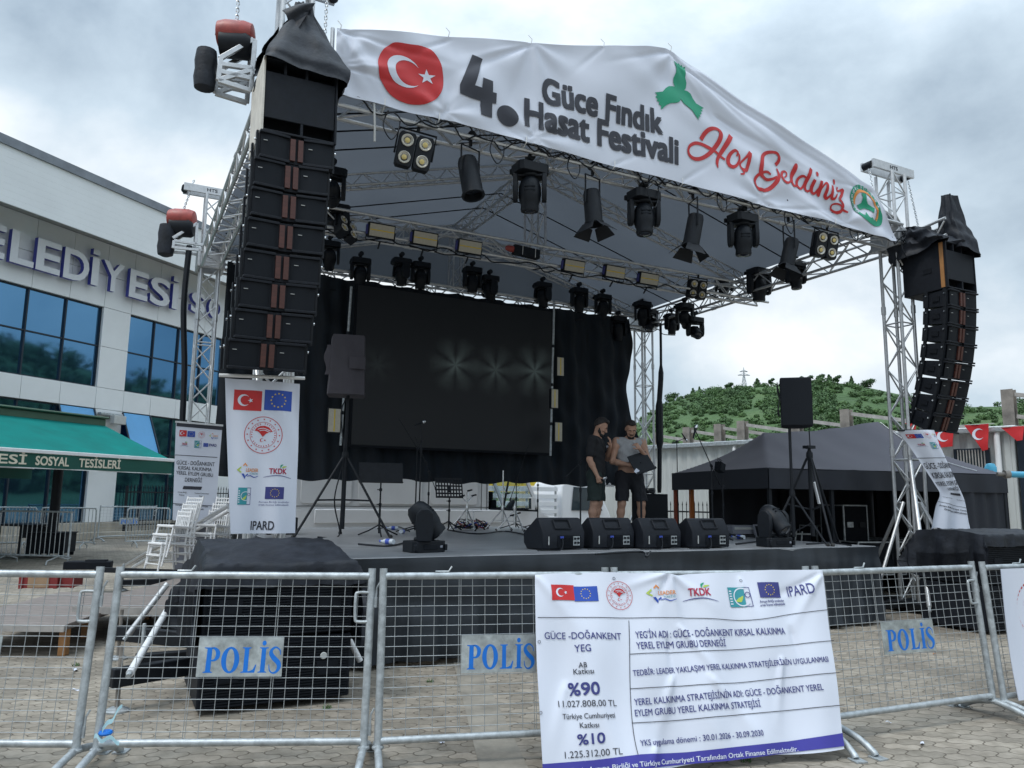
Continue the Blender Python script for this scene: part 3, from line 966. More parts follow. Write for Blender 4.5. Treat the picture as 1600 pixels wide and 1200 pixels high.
# two awning sashes swung open at the top of the ground floor
for (a, c_) in ((-1.71, -.38), (.78, 2.0)):
    mb = MB('blind', FAC)
    H = 1.45
    dy = -.62
    mb.add([(a + .03, .02, 4.42), (c_ - .03, .02, 4.42), (c_ - .03, dy, 4.42 - H), (a + .03, dy, 4.42 - H)], [(0, 1, 2, 3)])
    mb.add([(a + .03, .05, 4.42), (c_ - .03, .05, 4.42), (c_ - .03, dy + .03, 4.42 - H), (a + .03, dy + .03, 4.42 - H)], [(3, 2, 1, 0)])
    for p, q in (((a, 0, 4.43), (a, dy - .02, 4.43 - H)), ((c_, 0, 4.43), (c_, dy - .02, 4.43 - H)), ((a, dy - .02, 4.43 - H), (c_, dy - .02, 4.43 - H))):
        mb.bar(p, q, .05, .04, m='frame_dark')
    mb.bar((a + .02, .1, 3.3), (a + .02, dy * .7, 3.45), .02, .02, m='rust')
    tag(mb.build('open_sash', hall), 'sash swung open showing pale blue glass')
# eaves: deep white fascia over a soffit
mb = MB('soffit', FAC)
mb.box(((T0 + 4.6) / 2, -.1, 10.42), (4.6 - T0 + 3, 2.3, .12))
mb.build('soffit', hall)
mb = MB('clad', FAC)
for i in range(9):
    mb.box(((T0 + 6.2) / 2, -1.24, 10.10 + .2 * i), (6.2 - T0, .06, .1985))
mb.box((6.2, .9, 10.9), (.08, 4.2, 1.75))
mb.build('fascia', hall)
mb = MB('flashing', FAC)
mb.box(((T0 + 6.25) / 2, -1.26, 11.86), (6.35 - T0, .16, .26))
mb.box(((T0 + 6.25) / 2, 2.2, 12.02), (6.3 - T0, 6.9, .06))
mb.build('roof_edge', hall)
# floodlight on the column
mb = MB('galv', FAC)
mb.box((.18, -.12, 4.28), (.9, .2, .1))
mb.box((.35, -.32, 4.10), (.5, .22, .30), m='strap')
mb.build('wall_light', hall, bevel=.02)
# raised letters
def letter3d(ch, x0, x1, z0, h, bold=.022):
    if ch == 'İ':                                # plain stem and square dot
        mb = MB('letter_side', FAC)
        xm, sw = (x0 + x1) / 2, .27
        for za, zb in ((z0, z0 + h), (z0 + h * 1.10, z0 + h * 1.30)):
            mb.box((xm, -.238, (za + zb) / 2), (sw, .156, zb - za))
            mb.box((xm, -.3185, (za + zb) / 2), (sw, .004, zb - za), m='letter_face')
        mb.build('letter', hall, smooth=0)
        return
    vs, fs = text_mesh(ch, bold, .06)
    ax0, ax1 = min(p[0] for p in vs), max(p[0] for p in vs)
    k = h / _CAP
    kx = (x1 - x0) / (ax1 - ax0)
    zmin, zmax = min(p[2] for p in vs), max(p[2] for p in vs)
    mb = MB('letter_side', FAC)
    pts = [(x0 + (p[0] - ax0) * kx, -.16 - (.16 * (p[2] - zmin) / (zmax - zmin)), z0 + p[1] * k) for p in vs]
    for f_ in fs:
        front = all(vs[i][2] > zmax - 1e-4 for i in f_)
        mb.add([pts[i] for i in f_], [tuple(range(len(f_)))], 'letter_face' if front else 'letter_side')
    mb.build('letter', hall, smooth=0)
for ch, xa, ya, xb, yb in [('L', 13, 415, 51, 421), ('E', 54, 424, 92, 433), ('D', 97, 436, 137, 441), ('İ', 140, 448, 152, 452), ('Y', 160, 430, 193, 440), ('E', 200, 466, 229, 474), ('S', 233, 470, 264, 478), ('İ', 266, 482, 278, 484)]:
    letter3d(ch, pf(xa, ya, -.3).x, pf(xb, yb, -.3).x, 8.62, .98)
x_ = pf(13, 415, -.3).x
letter3d('E', x_ - 1.12, x_ - .16, 8.62, .98)
letter3d('B', x_ - 2.35, x_ - 1.3, 8.62, .98)
for ch, xa, xb in (('S', 297, 319), ('O', 325, 347)):
    letter3d(ch, pf(xa, 490, -.3).x, pf(xb, 495, -.3).x, 8.75, .78)

# ================================================================== green double awning in front of the town hall
AB = V((-10.7, 20.0, 0))
awn = thing('awning', 'emerald green double awning with lettered valance on a black post', 'awning', T(AB))
AX, AN = FX, V((FX.y, -FX.x, 0))
LN = 8.0
def aw(s, n, z):
    return AB + AX * (s - LN) + AN * n + V((0, 0, z))
mb = MB('awning_box')
mb.bar(aw(0, 0, 3.34), aw(LN, 0, 3.34), .34, .2)
mb.bar(aw(0, 0, 3.47), aw(LN + .05, 0, 3.47), .46, .06)
mb.build('canopy_box', awn, bevel=.03)
mb = MB('black_steel')
pst = V((-10.62, 19.0, 0))
pb = aw(LN - 1.08, 0, 0)
mb.tube(pb + V((0, 0, .3)), pb + V((0, 0, 3.3)), .11, 12)
mb.build('post', awn)
for sgn, reach, low in ((1, 2.55, 2.36), (-1, 2.45, 2.2)):
    mb = MB('awning')
    def cv(a, c_, sg=sgn, rc=reach, lw=low):
        return aw(LN * a, sg * (.12 + (rc - .12) * c_), 3.28 + (lw - 3.28) * c_ - .06 * math.sin(math.pi * c_) * (.6 + .4 * math.sin(a * 17)))
    mb.grid(cv, 40, 12, flip=(sgn < 0))
    mb.grid(lambda a, c_: cv(a, c_) - V((0, 0, .012)), 40, 12, flip=(sgn > 0))
    mb.build('fabric', awn, smooth=60)
    mb = MB('white_paint')
    mb.bar(aw(-.02, sgn * reach, low), aw(LN + .04, sgn * reach, low), .07, .08)
    for s_ in (.6, LN - 1.0):
        mb.tube(aw(s_, 0, 3.2), aw(s_ + .5, sgn * reach * .55, 2.5), .03, 6, m='black_steel')
        mb.tube(aw(s_ + .5, sgn * reach * .55, 2.5), aw(s_, sgn * reach, low), .025, 6, m='black_steel')
    mb.build('front_bar', awn, bevel=.012)
    mb = MB('awning_dark')
    sf = lambda s, t_, sg=sgn, rc=reach, lw=low: aw(s, sg * (rc + .015 + .012 * math.sin(s * 5.1 + 1)), lw - .03 + t_)
    if sgn > 0:
        cloth(mb, sf, 0, LN, -.30, 0, 60, 4, 'awning_dark')
        mb.add([sf(0, -.30), sf(LN, -.30), sf(LN, -.317), sf(0, -.317)], [(3, 2, 1, 0)], 'white_paint')
        c = Canvas(mb, sf, .006, .1)
        for s_, xa, xb in (('BELEDİYESİ', None, 39), ('SOSYAL', 54, 105), ('TESİSLERİ', 122, 186)):
            def sx2(px):
                q = hit(px, 734, aw(0, reach, 0), AN)
                return (q - aw(0, reach, 0)).dot(AX)
            b_ = sx2(xb)
            a_ = sx2(xa) if xa is not None else b_ - 2.35
            c.text(s_, a_, -.24, .175, 'ivory', b_ - a_, bold=.035)
    else:
        cloth(mb, lambda s, t_: sf(LN - s, t_), 0, LN, -.28, 0, 30, 3, 'awning_dark')
    mb.build('valance', awn)
mb = MB('black_matte', T(pb) @ rotz(R(12)))
mb.prism([(-.42, -.42), (.42, -.42), (.42, .42), (-.42, .42)], .46, T(0, 0, .1))
mb.box((0, 0, .57), (.9, .9, .03))
for a in (-1, 1):
    for c_ in (-1, 1):
        mb.tube((a * .36, c_ * .36, .02), (a * .36, c_ * .36, .1), .05, 8)
one(mb, 'weight_box', 'black box weight on castors at the foot of the awning post', 'weight box', bevel=.015)
mb = MB('black_plastic')
q = wz(35, 868, 0)
X = T(q) @ rotz(R(-18))
mb.X = X
mb.box((0, 0, .74), (1.1, .7, .05))
for a in (-1, 1):
    for c_ in (-1, 1):
        mb.box((a * .48, c_ * .3, .36), (.06, .06, .72))
mb.box((0, .3, .55), (.9, .04, .3))
one(mb, 'garden_table', 'black outdoor table under the green awning behind the bar barrier', 'table', X, bevel=.01)

# ================================================================== yard buildings on the right
RB = Matrix.Translation((4.58, 24.3, 0)) @ rotz(math.atan2(-7.5, 6.54))
RBI = RB.inverted()
RY = RB.to_3x3() @ V((0, 1, 0))
def prb(x, y, off=0):
    return RBI @ hit(x, y, RB @ V((0, off, 0)), RY)
hut = thing('corrugated_shed', 'long white corrugated metal shed with a barred window', 'shed', RB)
mb = MB('corrug', RB)
n = 150
prof = []
L0, L1 = -4.0, 9.85
for i in range(n + 1):
    x = L0 + (L1 - L0) * i / n
    prof.append((x, .05 if (i // 2) % 2 else 0))
vs = [(x, y, 0.05) for x, y in prof] + [(x, y, 3.16) for x, y in prof]
mb.add(vs, [(i, i + 1, n + 2 + i, n + 1 + i) for i in range(n)])
mb.box((L1 - .03, 2, 1.6), (.06, 4, 3.1))
mb.box(((L0 + L1) / 2, 2.2, 3.1), (L1 - L0, 4.2, .08))
mb.build('wall', hut, smooth=20)
mb = MB('galv', RB)
mb.box(((L0 + L1) / 2, -.07, 3.2), (L1 - L0 + .2, .2, .13))
mb.build('gutter', hut, bevel=.02)
mb = MB('white_paint', RB)
dp = prb(1561, 700)
mb.path([(dp.x, -.06, 3.15), (dp.x, -.1, 3.0), (dp.x, -.1, .1)], .06, 10)
mb.build('downpipe', hut)
mb = MB('white_paint', RB)
dp2 = prb(1150, 700)
mb.path([(dp2.x, -.06, 3.15), (dp2.x, -.1, 3.0), (dp2.x, -.1, .1)], .05, 8)
mb.build('downpipe', hut)
a_, c_ = prb(1494, 704), prb(1548, 745)
mb = MB('frame_dark', RB)
mb.box(((a_.x + c_.x) / 2, -.02, (a_.z + c_.z) / 2), (c_.x - a_.x, .06, a_.z - c_.z), m='car_glass')
for x in (a_.x, c_.x):
    mb.box((x, -.05, (a_.z + c_.z) / 2), (.06, .08, a_.z - c_.z + .06))
for z in (a_.z, c_.z):
    mb.box(((a_.x + c_.x) / 2, -.052, z), (c_.x - a_.x - .06, .08, .06))
wi = mb.build('window', hut)
mb = MB('pallet_side', RB)
for i in range(1, 11):
    x = a_.x + (c_.x - a_.x) * i / 11
    mb.tube((x, -.1, c_.z), (x, -.1, a_.z), .012, 6)
mb.build('window_bars', wi)
mb = MB('frame_dark', RB)
mb.box((L1 + .12, .2, 1.6), (.16, .3, 3.2))
mb.build('corner_post', hut)
for i, (px, ty, wpx, lab) in enumerate([(1028, 676, 9, 'weathered steel column beside the rear stage tower, leftmost over the shed roof'), (1075, 668, 11, 'grey steel column over the shed roof, left of the rusty pair'),
        (1124, 663, 12, 'rust streaked steel column, left one of the close pair over the shed'), (1160, 658, 14, 'rust streaked steel column, right one of the close pair over the shed'),
        (1245, 650, 14, 'steel column end hidden behind the raised loudspeaker pole and tent'), (1322, 640, 18, 'pale concrete grey column above the left side of the tent roof'), (1575, 609, 26, 'tall rusty steel column above the red flags at the right end of the shed')]):
    q = prb(px, ty, .55)
    X = RB @ T(q.x, .55, 3.1)
    root = thing('steel_column', lab, 'column', X, 'steel columns rising over the shed roof')
    h = q.z - 3.1
    w_ = .2
    mb = MB('rust', X)
    mb.box((0, -.11, h / 2), (.24, .03, h))
    mb.box((0, .11, h / 2), (.24, .03, h))
    mb.box((0, 0, h / 2), (.03, .19, h))
    mb.build('i_beam', root)
    mb = MB('pallet_side', X)
    for dz in (-.12, -.62 if h > .7 else -.35):
        mb.bar((.12, .0, h + dz), (2.2 + i * .05, 1.6, h + dz - .42), .05, .09)
    mb.build('rail', root)
# bunting: red flags hung along the gutter
for i, (px, py, w_, h, lab) in enumerate([(1423, 672, .22, .36, 'narrow red flag on the shed gutter half behind the stage tower'), (1472, 684, .52, .46, 'squarish red crescent flag hung on the shed gutter nearest the stage tower'),
                                     (1527, 684, .50, .60, 'pointed red crescent flag on the shed gutter above the barred window'), (1582, 678, .46, .32, 'crumpled red flag at the right end of the shed gutter')]):
    q = prb(px, py, -.3)
    X = RB @ T(q.x, -.3, q.z)
    mb = MB('flag_red', X)
    pt = [(-w_ / 2, h / 2), (w_ / 2, h / 2), (w_ * .42, -h * .45), (-w_ * .3 if i == 1 else w_ * .18, -h / 2)]
    sf = lambda s, t_, i=i: X @ V((s, .03 * math.sin(s * 11 + i) + .02 * math.sin(t_ * 8), t_))
    def pts(a, b_):
        l = V(pt[0]).lerp(V(pt[3]), 1 - b_)
        r = V(pt[1]).lerp(V(pt[2]), 1 - b_)
        return l.lerp(r, a)
    mb.X = ID
    mb.grid(lambda a, b_: sf(*pts(a, b_)), 8, 8)
    mb.grid(lambda a, b_: sf(*pts(a, b_)) + RY * .004, 8, 8, flip=True)
    if i in (1, 2):
        c = Canvas(mb, sf, .006)
        v_, f_ = crescent2d(.02, .04 if i == 1 else .08, .13)
        v_ = [(p[1] * .0 + p[0], p[1]) for p in v_]
        c.put(v_, f_, 'banner')
    mb.tube(X @ V((-w_ / 2 - .1, .03, h / 2)), X @ V((w_ / 2 + .1, .03, h / 2)), .008, 5, m='strap')
    one(mb, 'bunting_flag', lab, 'flag', X, 'red flags along the shed gutter')
# spiked iron fence
for xa, xb, off, lab in ((1030, 1150, -2.2, 'black spiked iron railing in front of the white shed, seen between wedge monitors and tent'),):
    a_, c_ = prb(xa, 790, off), prb(xb, 790, off)
    X = RB @ T(a_.x, off, 0)
    root = thing('iron_fence', lab, 'fence', X)
    ln = c_.x - a_.x + 3
    mb = MB('black_steel', X)
    for z in (.35, 1.25):
        mb.bar((0, 0, z), (ln, 0, z), .03, .04)
    mb.build('rail', root)
    mb = MB('black_steel', X)
    for i in range(int(ln / .13)):
        mb.tube((i * .13, 0, .2), (i * .13, 0, 1.42), .011, 5)
        mb.tube((i * .13, 0, 1.42), (i * .13, 0, 1.53), .02, 5, .002)
    mb.build('picket', root)
    for i in range(int(ln / 1.9) + 1):
        mb = MB('black_steel', X)
        mb.box((i * 1.9, .02, .72), (.07, .07, 1.44))
        mb.build('post', root)
# iron railing along the town hall plinth
X = FAC @ T(-.5, -.55, 0)
root = thing('iron_fence', 'black spiked railing standing along the town hall plinth', 'fence', X)
mb = MB('black_steel', X)
for z in (.45, 1.6):
    mb.bar((1.3, 0, z), (9, 0, z), .03, .04)
mb.build('rail', root)
mb = MB('black_steel', X)
for i in range(52):
    x = 1.3 + i * .15
    mb.tube((x, 0, .2), (x, 0, 1.75), .012, 5)
    mb.tube((x, 0, 1.75), (x, 0, 1.88), .024, 5, .002)
mb.build('picket', root)
for i in range(4):
    mb = MB('black_steel', X)
    mb.box((1.3 + i * 2.5, .03, .9), (.07, .07, 1.8))
    mb.build('post', root)
# ================================================================== stage structure
def truss(mb, p, q, w_=.29, r=.025, rb=.011, up=(0, 0, 1), step=None, tri=False, h=None):
    p, q = V(p), V(q)
    d = q - p
    F = frame(p, d, up)
    ln = d.length
    h = h or w_
    cs = [(-h / 2, -w_ / 2), (-h / 2, w_ / 2), (h / 2, w_ / 2), (h / 2, -w_ / 2)] if not tri else [(-h / 2, -w_ / 2), (-h / 2, w_ / 2), (h / 2, 0)]
    P = lambda c, z: F @ V((c[0], c[1], z))
    for c in cs:
        mb.tube(P(c, 0), P(c, ln), r, 8)
    n = max(2, round(ln / (step or w_ * 1.15)))
    k = len(cs)
    for i in range(k):
        a, b_ = cs[i], cs[(i + 1) % k]
        for j in range(n):
            z0, z1 = ln * j / n, ln * (j + 1) / n
            if (j + i) % 2: mb.tube(P(a, z0), P(b_, z1), rb, 6)
            else: mb.tube(P(b_, z0), P(a, z1), rb, 6)
        for j in range(0, n + 1, max(1, n // max(1, int(ln / 2)))):
            z0 = ln * j / n
            mb.tube(P(a, z0), P(b_, z0), rb, 6)
    for j in range(1, max(1, int(ln / 2))):
        z0 = ln * j / max(1, int(ln / 2))
        for c in cs:
            mb.tube(P(c, z0 - .06), P(c, z0 + .06), r * 1.35, 8)
ZL, ZH = 5.43, 5.70                  # lower and upper chord of the roof grid
ZC = (ZL + ZH) / 2
UL, UR, VB = .15, 9.32, 6.6
deck = thing('stage_platform', 'low black stage platform with grey deck and black skirt', 'stage', STAGE @ T(4, 3, 0))
mb = MB('deck', STAGE)
mb.box((4.2, 2.95, .945), (7.05, 6.9, .07))
mb.build('deck', deck, bevel=.01)
mb = MB('black_steel', STAGE)
for i in range(5):
    for j in range(5):
        mb.tube((.9 + 1.62 * i, -.3 + 1.62 * j, 0), (.9 + 1.62 * i, -.3 + 1.62 * j, .9), .03, 6)
mb.build('leg_frame', deck)
def skirt_line(s):                       # round the visible sides
    return .018 * math.sin(s * 13) + .012 * math.sin(s * 31 + 1) + .01 * math.sin(s * 5)
mb = MB('skirt', STAGE)
mb.grid(lambda a, b_: V((.66 + 7.09 * a, -.52 - .012 * (1 - b_) + skirt_line(7 * a) * (1 - b_) * 2.2 + .014 * math.sin(11 * b_ + 5 * math.sin(3 * a)) * math.sin(9 * a + 1) + .010 * math.sin(23 * b_ + 13 * a), .05 + .925 * b_)), 260, 12)
mb.grid(lambda a, b_: V((7.745 + skirt_line(7 * a) * (1 - b_), -.515 + 6.9 * a, .05 + .925 * b_)), 120, 8)
mb.grid(lambda a, b_: V((.655 + skirt_line(7 * a) * (1 - b_), 6.4 - 6.9 * a, .05 + .925 * b_)), 120, 8)
mb.build('skirt', deck, smooth=80)

def tower(u, v, h, label, braces=True, foot=True, head=True, a0=0):
    X = STAGE @ T(u, v, 0)
    root = thing('truss_tower', label, 'tower', X, 'aluminium corner towers carrying the stage roof')
    mb = MB('alu', X)
    truss(mb, (0, 0, .12), (0, 0, h), .29, .0255, .012, up=(1, 0, 0))
    mb.build('mast', root)
    mb = MB('alu', X)
    for a in (-1, 1):
        for b_ in (-1, 1):
            mb.box((a * .2, 0, ZC), (.05, .5, .34)) if b_ < 0 else mb.box((0, a * .2, ZC - .02), (.42, .05, .30))
    mb.build('sleeve_block', root, bevel=.008)
    mb = MB('alu', X)
    mb.box((-.05, -.10, h + .065), (.94, .04, .13))
    mb.box((-.05, .10, h + .065), (.94, .04, .13))
    for x in (-.5, .4):
        mb.box((x, 0, h + .065), (.04, .155, .09))
        mb.tube((x, -.078, h + .06), (x, .078, h + .06), .055, 12, m='black_steel')
    Canvas(mb, lambda s, t_: V((s, -.1205, t_)), .001, .5).text('HTS', -.06, h + .04, .055, 'ink', .17, 'c', .04)
    mb.build('head_beam', root, bevel=.006)
    mb = MB('black_steel', X)
    mb.box((0, 0, .09), (.6, .6, .1))
    for a in ((1, 0), (-1, 0), (0, 1), (0, -1)):
        mb.bar((a[0] * .3, a[1] * .3, .12), (a[0] * 1.0, a[1] * 1.0, .12), .1, .1)
        mb.tube((a[0] * .95, a[1] * .95, .02), (a[0] * .95, a[1] * .95, .42), .018, 8, m='galv')
        mb.lathe([(.09, 0), (.09, .015), (.03, .04)], 12, T(a[0] * .95, a[1] * .95, .003), m='galv')
    mb.build('base_frame', root, bevel=.006)
    for a in ((1, 0), (-1, 0), (0, 1), (0, -1)) if braces else ():
        mb = MB('alu', X)
        mb.tube((a[0] * .9, a[1] * .9, .2), (a[0] * .16, a[1] * .16, 1.55), .025, 8)
        mb.build('brace', root)
    return root
tower(UL, .15, 6.75, 'left front truss tower standing behind the left speaker stack', False)
tower(UR, .12, 6.62, 'right front truss tower beside the small right banner')
tower(.05, VB, 6.75, 'left rear truss tower in front of the town hall letters', False)
tower(UR + .05, VB, 6.75, 'right rear truss tower beside the torn edge of the black backdrop')
# the screw-jack outriggers seen under the left barrier
for (xa, ya, xb, yb, lab) in ((182, 1112, 300, 1068, 'nearer black steel outrigger with screw jack left of the tarped stack'), (184, 1030, 275, 1022, 'farther black steel outrigger with screw jack left of the tarped stack')):
    p, q = wz(xa, ya, 0), wz(xb, yb, .1)
    q.z = 0
    X = T(p)
    d = (q - p)
    root = thing('outrigger_beam', lab, 'outrigger', X, 'outriggers of the left front tower')
    mb = MB('black_steel')
    mb.bar(p - d.normalized() * .06 + V((0, 0, .235)), q + d.normalized() * .3 + V((0, 0, .235)), .08, .13)
    mb.build('beam', root, bevel=.008)
    mb = MB('galv', X)
    mb.tube((0, 0, .01), (0, 0, .45), .017, 8, m='rust')
    mb.lathe([(.085, 0), (.085, .012), (.05, .03), (.02, .035)], 14)
    mb.build('screw_jack', root)
for (xa, ya, xb, yb, za, d_, lab) in ((203, 1052, 281, 920, .36, -.02, 'near white bracing tube rising to the tarped stack'), (200, 992, 262, 912, .36, .03, 'far grey bracing tube rising to the tarped stack')):
    p = wz(xa, ya, .3)
    qd = S(.05, .1, 1.35)
    q = p + (hit(xb, yb, qd, (0, 1, 0)) - p) * 1.0
    mb = MB('white_paint' if d_ < 0 else 'alu')
    mb.tube(p, q, .027, 10)
    mb.tube(p - (q - p).normalized() * .05, p + (q - p).normalized() * .04, .018, 8, m='galv')
    one(mb, 'bracing_tube', lab, 'brace', T(p), 'bracing tubes of the left tower')
for (xa, ya, xb, yb, lab) in ((192, 886, 357, 790, 'upper of two long slanting tubes passing behind the white chairs'), (208, 887, 358, 797, 'lower of two long slanting tubes passing behind the white chairs')):
    p, q = wz(xa, ya, .2), wd(xb, yb, 11.6)
    mb = MB('white_paint' if ya == 887 else 'alu')
    mb.tube(p, q, .032, 10)
    one(mb, 'bracing_tube', lab, 'brace', T(p))
p, q = wz(1452, 948, .25), S(UR, .1, 2.4)
mb = MB('alu')
mb.tube(p, q, .03, 10)
mb.tube(p - (q - p).normalized() * .07, p, .018, 8, m='galv')
one(mb, 'bracing_tube', 'long bright bracing tube leaning on the right front tower', 'brace', T(p))
mb = MB('white_paint')
p, q = S(.95, -1.0, .75), S(1.13, -1.0, .36)
mb.tube(hit(541, 990, S(0, -1., 0), E2), hit(563, 1033, S(0, -1., 0), E2), .024, 10)
one(mb, 'bracing_tube', 'short white brace stub right of the left speaker stack', 'brace')

# ---- the roof: grid of trusses, gable rafters, ridge, canopy
roof = thing('stage_roof', 'aluminium truss stage roof with grey gabled canopy', 'stage roof', STAGE @ T(4.7, 3.3, ZL))
def tr(name, p, q, **k):
    mb = MB('alu', STAGE)
    truss(mb, p, q, **k)
    return mb.build(name, roof)
tr('front_truss', (UL + .15, 0, ZC), (UR - .15, 0, ZC), rb=.012)
tr('rear_truss', (.2, VB, ZC), (UR - .1, VB, ZC), rb=.012)
tr('middle_truss', (.2, 3.3, ZC - .1), (9.75, 3.3, ZC - .1), rb=.012)
tr('side_truss', (UL - .1, .15, ZC), (UL - .1, VB - .15, ZC), rb=.012)
tr('side_truss', (UR, .15, ZC), (UR, VB - .15, ZC), rb=.012)
APU, APZ = 4.72, 6.98
for v in (.0, 3.3, VB):
    for u in (UL + .1, UR - .1):
        tr('rafter', (u, v, ZH + .06), (APU, v, APZ), w_=.2, r=.02, rb=.009, tri=True)
tr('ridge_truss', (APU, 0, APZ - .06), (APU, VB, APZ - .06), w_=.22, r=.02, rb=.009)
tr('king_post', (APU, VB, ZH), (APU, VB, APZ - .1), w_=.25, r=.02, rb=.009, up=(1, 0, 0))
tr('king_post', (APU, 3.3, ZH - .1), (APU, 3.3, APZ - .1), w_=.25, r=.02, rb=.009, up=(1, 0, 0))
EZ = 5.79
m, t, b, nd = nodes_of('canopy')         # coated roof cloth: some daylight comes through it
tcn = nd('ShaderNodeTexCoord')
nz = nd('ShaderNodeTexNoise', {'Vector': tcn.outputs['Object'], 'Scale': .9, 'Detail': 5})
cr = nd('ShaderNodeValToRGB', {0: nz.outputs['Fac']})
cr.color_ramp.elements[0].color = (.060, .069, .083, 1)
cr.color_ramp.elements[1].color = (.094, .106, .123, 1)
tl_ = nd('ShaderNodeBsdfTranslucent', {'Color': cr.outputs[0]})
df_ = nd('ShaderNodeBsdfDiffuse', {'Color': (.26, .28, .31, 1)})
bp = nd('ShaderNodeBump', {'Strength': .3, 'Distance': .05, 'Height': nz.outputs['Fac']})
for q_ in (tl_, df_):
    t.links.new(bp.outputs[0], q_.inputs['Normal'])
mx_ = nd('ShaderNodeMixShader', {0: .5, 1: tl_.outputs[0], 2: df_.outputs[0]})
t.links.new(mx_.outputs[0], t.nodes['Material Output'].inputs[0])
def roofz(u, v):
    k = abs(u - APU) / (UR - APU + .15)
    sag = .05 * math.sin(math.pi * min(1, k)) * (1 - .6 * abs(math.cos(v * math.pi / 3.3)))
    return APZ + .17 - (APZ + .17 - EZ) * k - sag
mb = MB('canopy', STAGE)
mb.grid(lambda a, b_: V((UL - .1 + (UR - UL + .1) * a, .0 + (VB + .23) * b_, roofz(UL - .1 + (UR - UL + .1) * a, .0 + (VB + .23) * b_))), 60, 36, flip=True)
vb = VB + .23
mb.grid(lambda a, b_: V((UL - .15 + (UR - UL + .3) * a, vb + .04 * math.sin(a * 40) * (1 - b_), EZ - .02 + (roofz(UL - .15 + (UR - UL + .3) * a, vb) - EZ + .02) * b_)), 60, 8)
mb.build('canopy', roof, smooth=50)
def batten_line(u0, v0, z0, u1, v1, z1, r=.008, sag=.0):
    P = [V((u0, v0, z0)).lerp(V((u1, v1, z1)), i / 8) - V((0, 0, sag * math.sin(math.pi * i / 8))) for i in range(9)]
    mb.path(P, r, 5)
for v in (1.0, 1.5, 2.1, 4.6, 5.4):
    mb = MB('black_matte', STAGE)
    batten_line(UL, v, ZH + .02, APU, v, roofz(APU, v) - .12, .011)
    batten_line(APU, v, roofz(APU, v) - .12, UR, v, ZH + .02, .011)
    mb.build('tension_strap', roof)
# ---- welcome banner on the front gable
VBAN = -.22
TIES = [(.62, 6.18, 1), (2.75, 6.7, 1), (4.75, 7.16, 1.3), (1.7, 5.56, -1), (2.8, 5.55, -1), (6.2, 5.50, -1), (7.8, 5.45, -1), (8.55, 5.85, 1), (.6, 5.85, .8)]
def _cr(x0, y0, x1, y1, w_, am):             # a crease between two points of the cloth
    a_, b_ = pv(x0, y0, -.25), pv(x1, y1, -.25)
    return (a_.x, a_.z, math.atan2(b_.z - a_.z, b_.x - a_.x), math.hypot(b_.x - a_.x, b_.z - a_.z), w_, am)
CREASE = [_cr(*k) for k in ((530, 46, 700, 100, .035, .022), (530, 50, 600, 150, .03, -.018), (532, 101, 650, 140, .03, .020), (532, 104, 620, 108, .028, -.018), (700, 62, 640, 86, .03, .016),
    (830, 68, 705, 118, .045, .026), (830, 68, 740, 88, .03, -.018), (830, 68, 800, 150, .04, .018), (685, 183, 735, 140, .035, .022), (685, 183, 660, 150, .03, -.014), (822, 219, 850, 190, .03, .016), (822, 219, 790, 198, .025, .012),
    (942, 74, 900, 110, .03, .014), (1043, 80, 960, 95, .03, .018), (1046, 82, 1210, 230, .04, .026), (1046, 82, 1120, 190, .035, -.016), (1060, 100, 1330, 290, .035, .024), (1090, 110, 1370, 300, .03, -.018), (1120, 180, 1290, 285, .04, .018),
    (1066, 283, 1120, 250, .03, .014), (1210, 323, 1170, 300, .05, .022), (1220, 325, 1330, 330, .04, .016), (1305, 346, 1250, 315, .03, .014), (1362, 300, 1290, 280, .03, .014), (960, 257, 1010, 235, .03, .012))]
def ban(u, z):
    d = 0
    for i, (a, b_, q) in enumerate(TIES):
        dx, dz = u - a, z - b_
        r = math.hypot(dx, dz * 1.3) + 1e-4
        d += .020 * abs(q) * math.exp(-r / .8) * math.sin(math.atan2(dz, dx) * 7 + i * 1.3) * min(1, r / .35)
    k = max(0, min(1, (u - 3.6) / 2))
    w1 = (z - 7.1) + (u - 4.8) * .42
    d += k * .022 * math.sin(w1 * 13 + .6 * math.sin(u * 1.7)) * math.exp(-((w1 + .25) / .55) ** 2)
    d += .012 * math.sin(u * 2.1 + z * 1.2) + .010 * math.sin(u * 4.7 - z * 3.1 + 1)
    w2 = (z - 5.9) + (u - 1.2) * .30
    d += .014 * math.sin(w2 * 12) * math.exp(-((u - 1.3) / 1.0) ** 2)
    for (a, b_, an, ln, wd_, am) in CREASE:
        dx, dz = u - a, z - b_
        al, pe_ = dx * math.cos(an) + dz * math.sin(an), -dx * math.sin(an) + dz * math.cos(an)
        if -.1 < al < ln * 1.3:
            w_ = wd_ * (.6 + .8 * max(0, al) / ln)
            d += am * math.exp(-(pe_ / w_) ** 2) * max(0, min(1, al / .12 + .6)) * max(0, 1 - al / ln / 1.3)
    return V((u, VBAN - .03 + d, z))
bsurf = lambda u, z: STAGE @ ban(u, z)
def bq(px, py):
    q = pv(px, py, VBAN - .03)
    return (q.x, q.z)
top = [bq(*p) for p in ((527, 43), (600, 48), (700, 56), (830, 66), (940, 71), (1010, 73), (1045, 76), (1100, 112), (1200, 182), (1300, 252), (1362, 291), (1372, 312), (1388, 345), (1403, 372))]
bot = [bq(*p) for p in ((531, 146), (600, 162), (685, 185), (755, 203), (822, 221), (890, 240), (960, 259), (1060, 285), (1210, 325), (1305, 348), (1362, 367), (1380, 372), (1392, 376), (1404, 376))]
def curve_at(tab, u):
    return lerp_tab(tab, u)
bn = thing('welcome_banner', 'large white festival banner with red crescent disc across the roof front', 'banner', STAGE @ T(4.7, VBAN, ZH))
mb = MB('banner')
u0, u1 = top[0][0], top[-1][0]
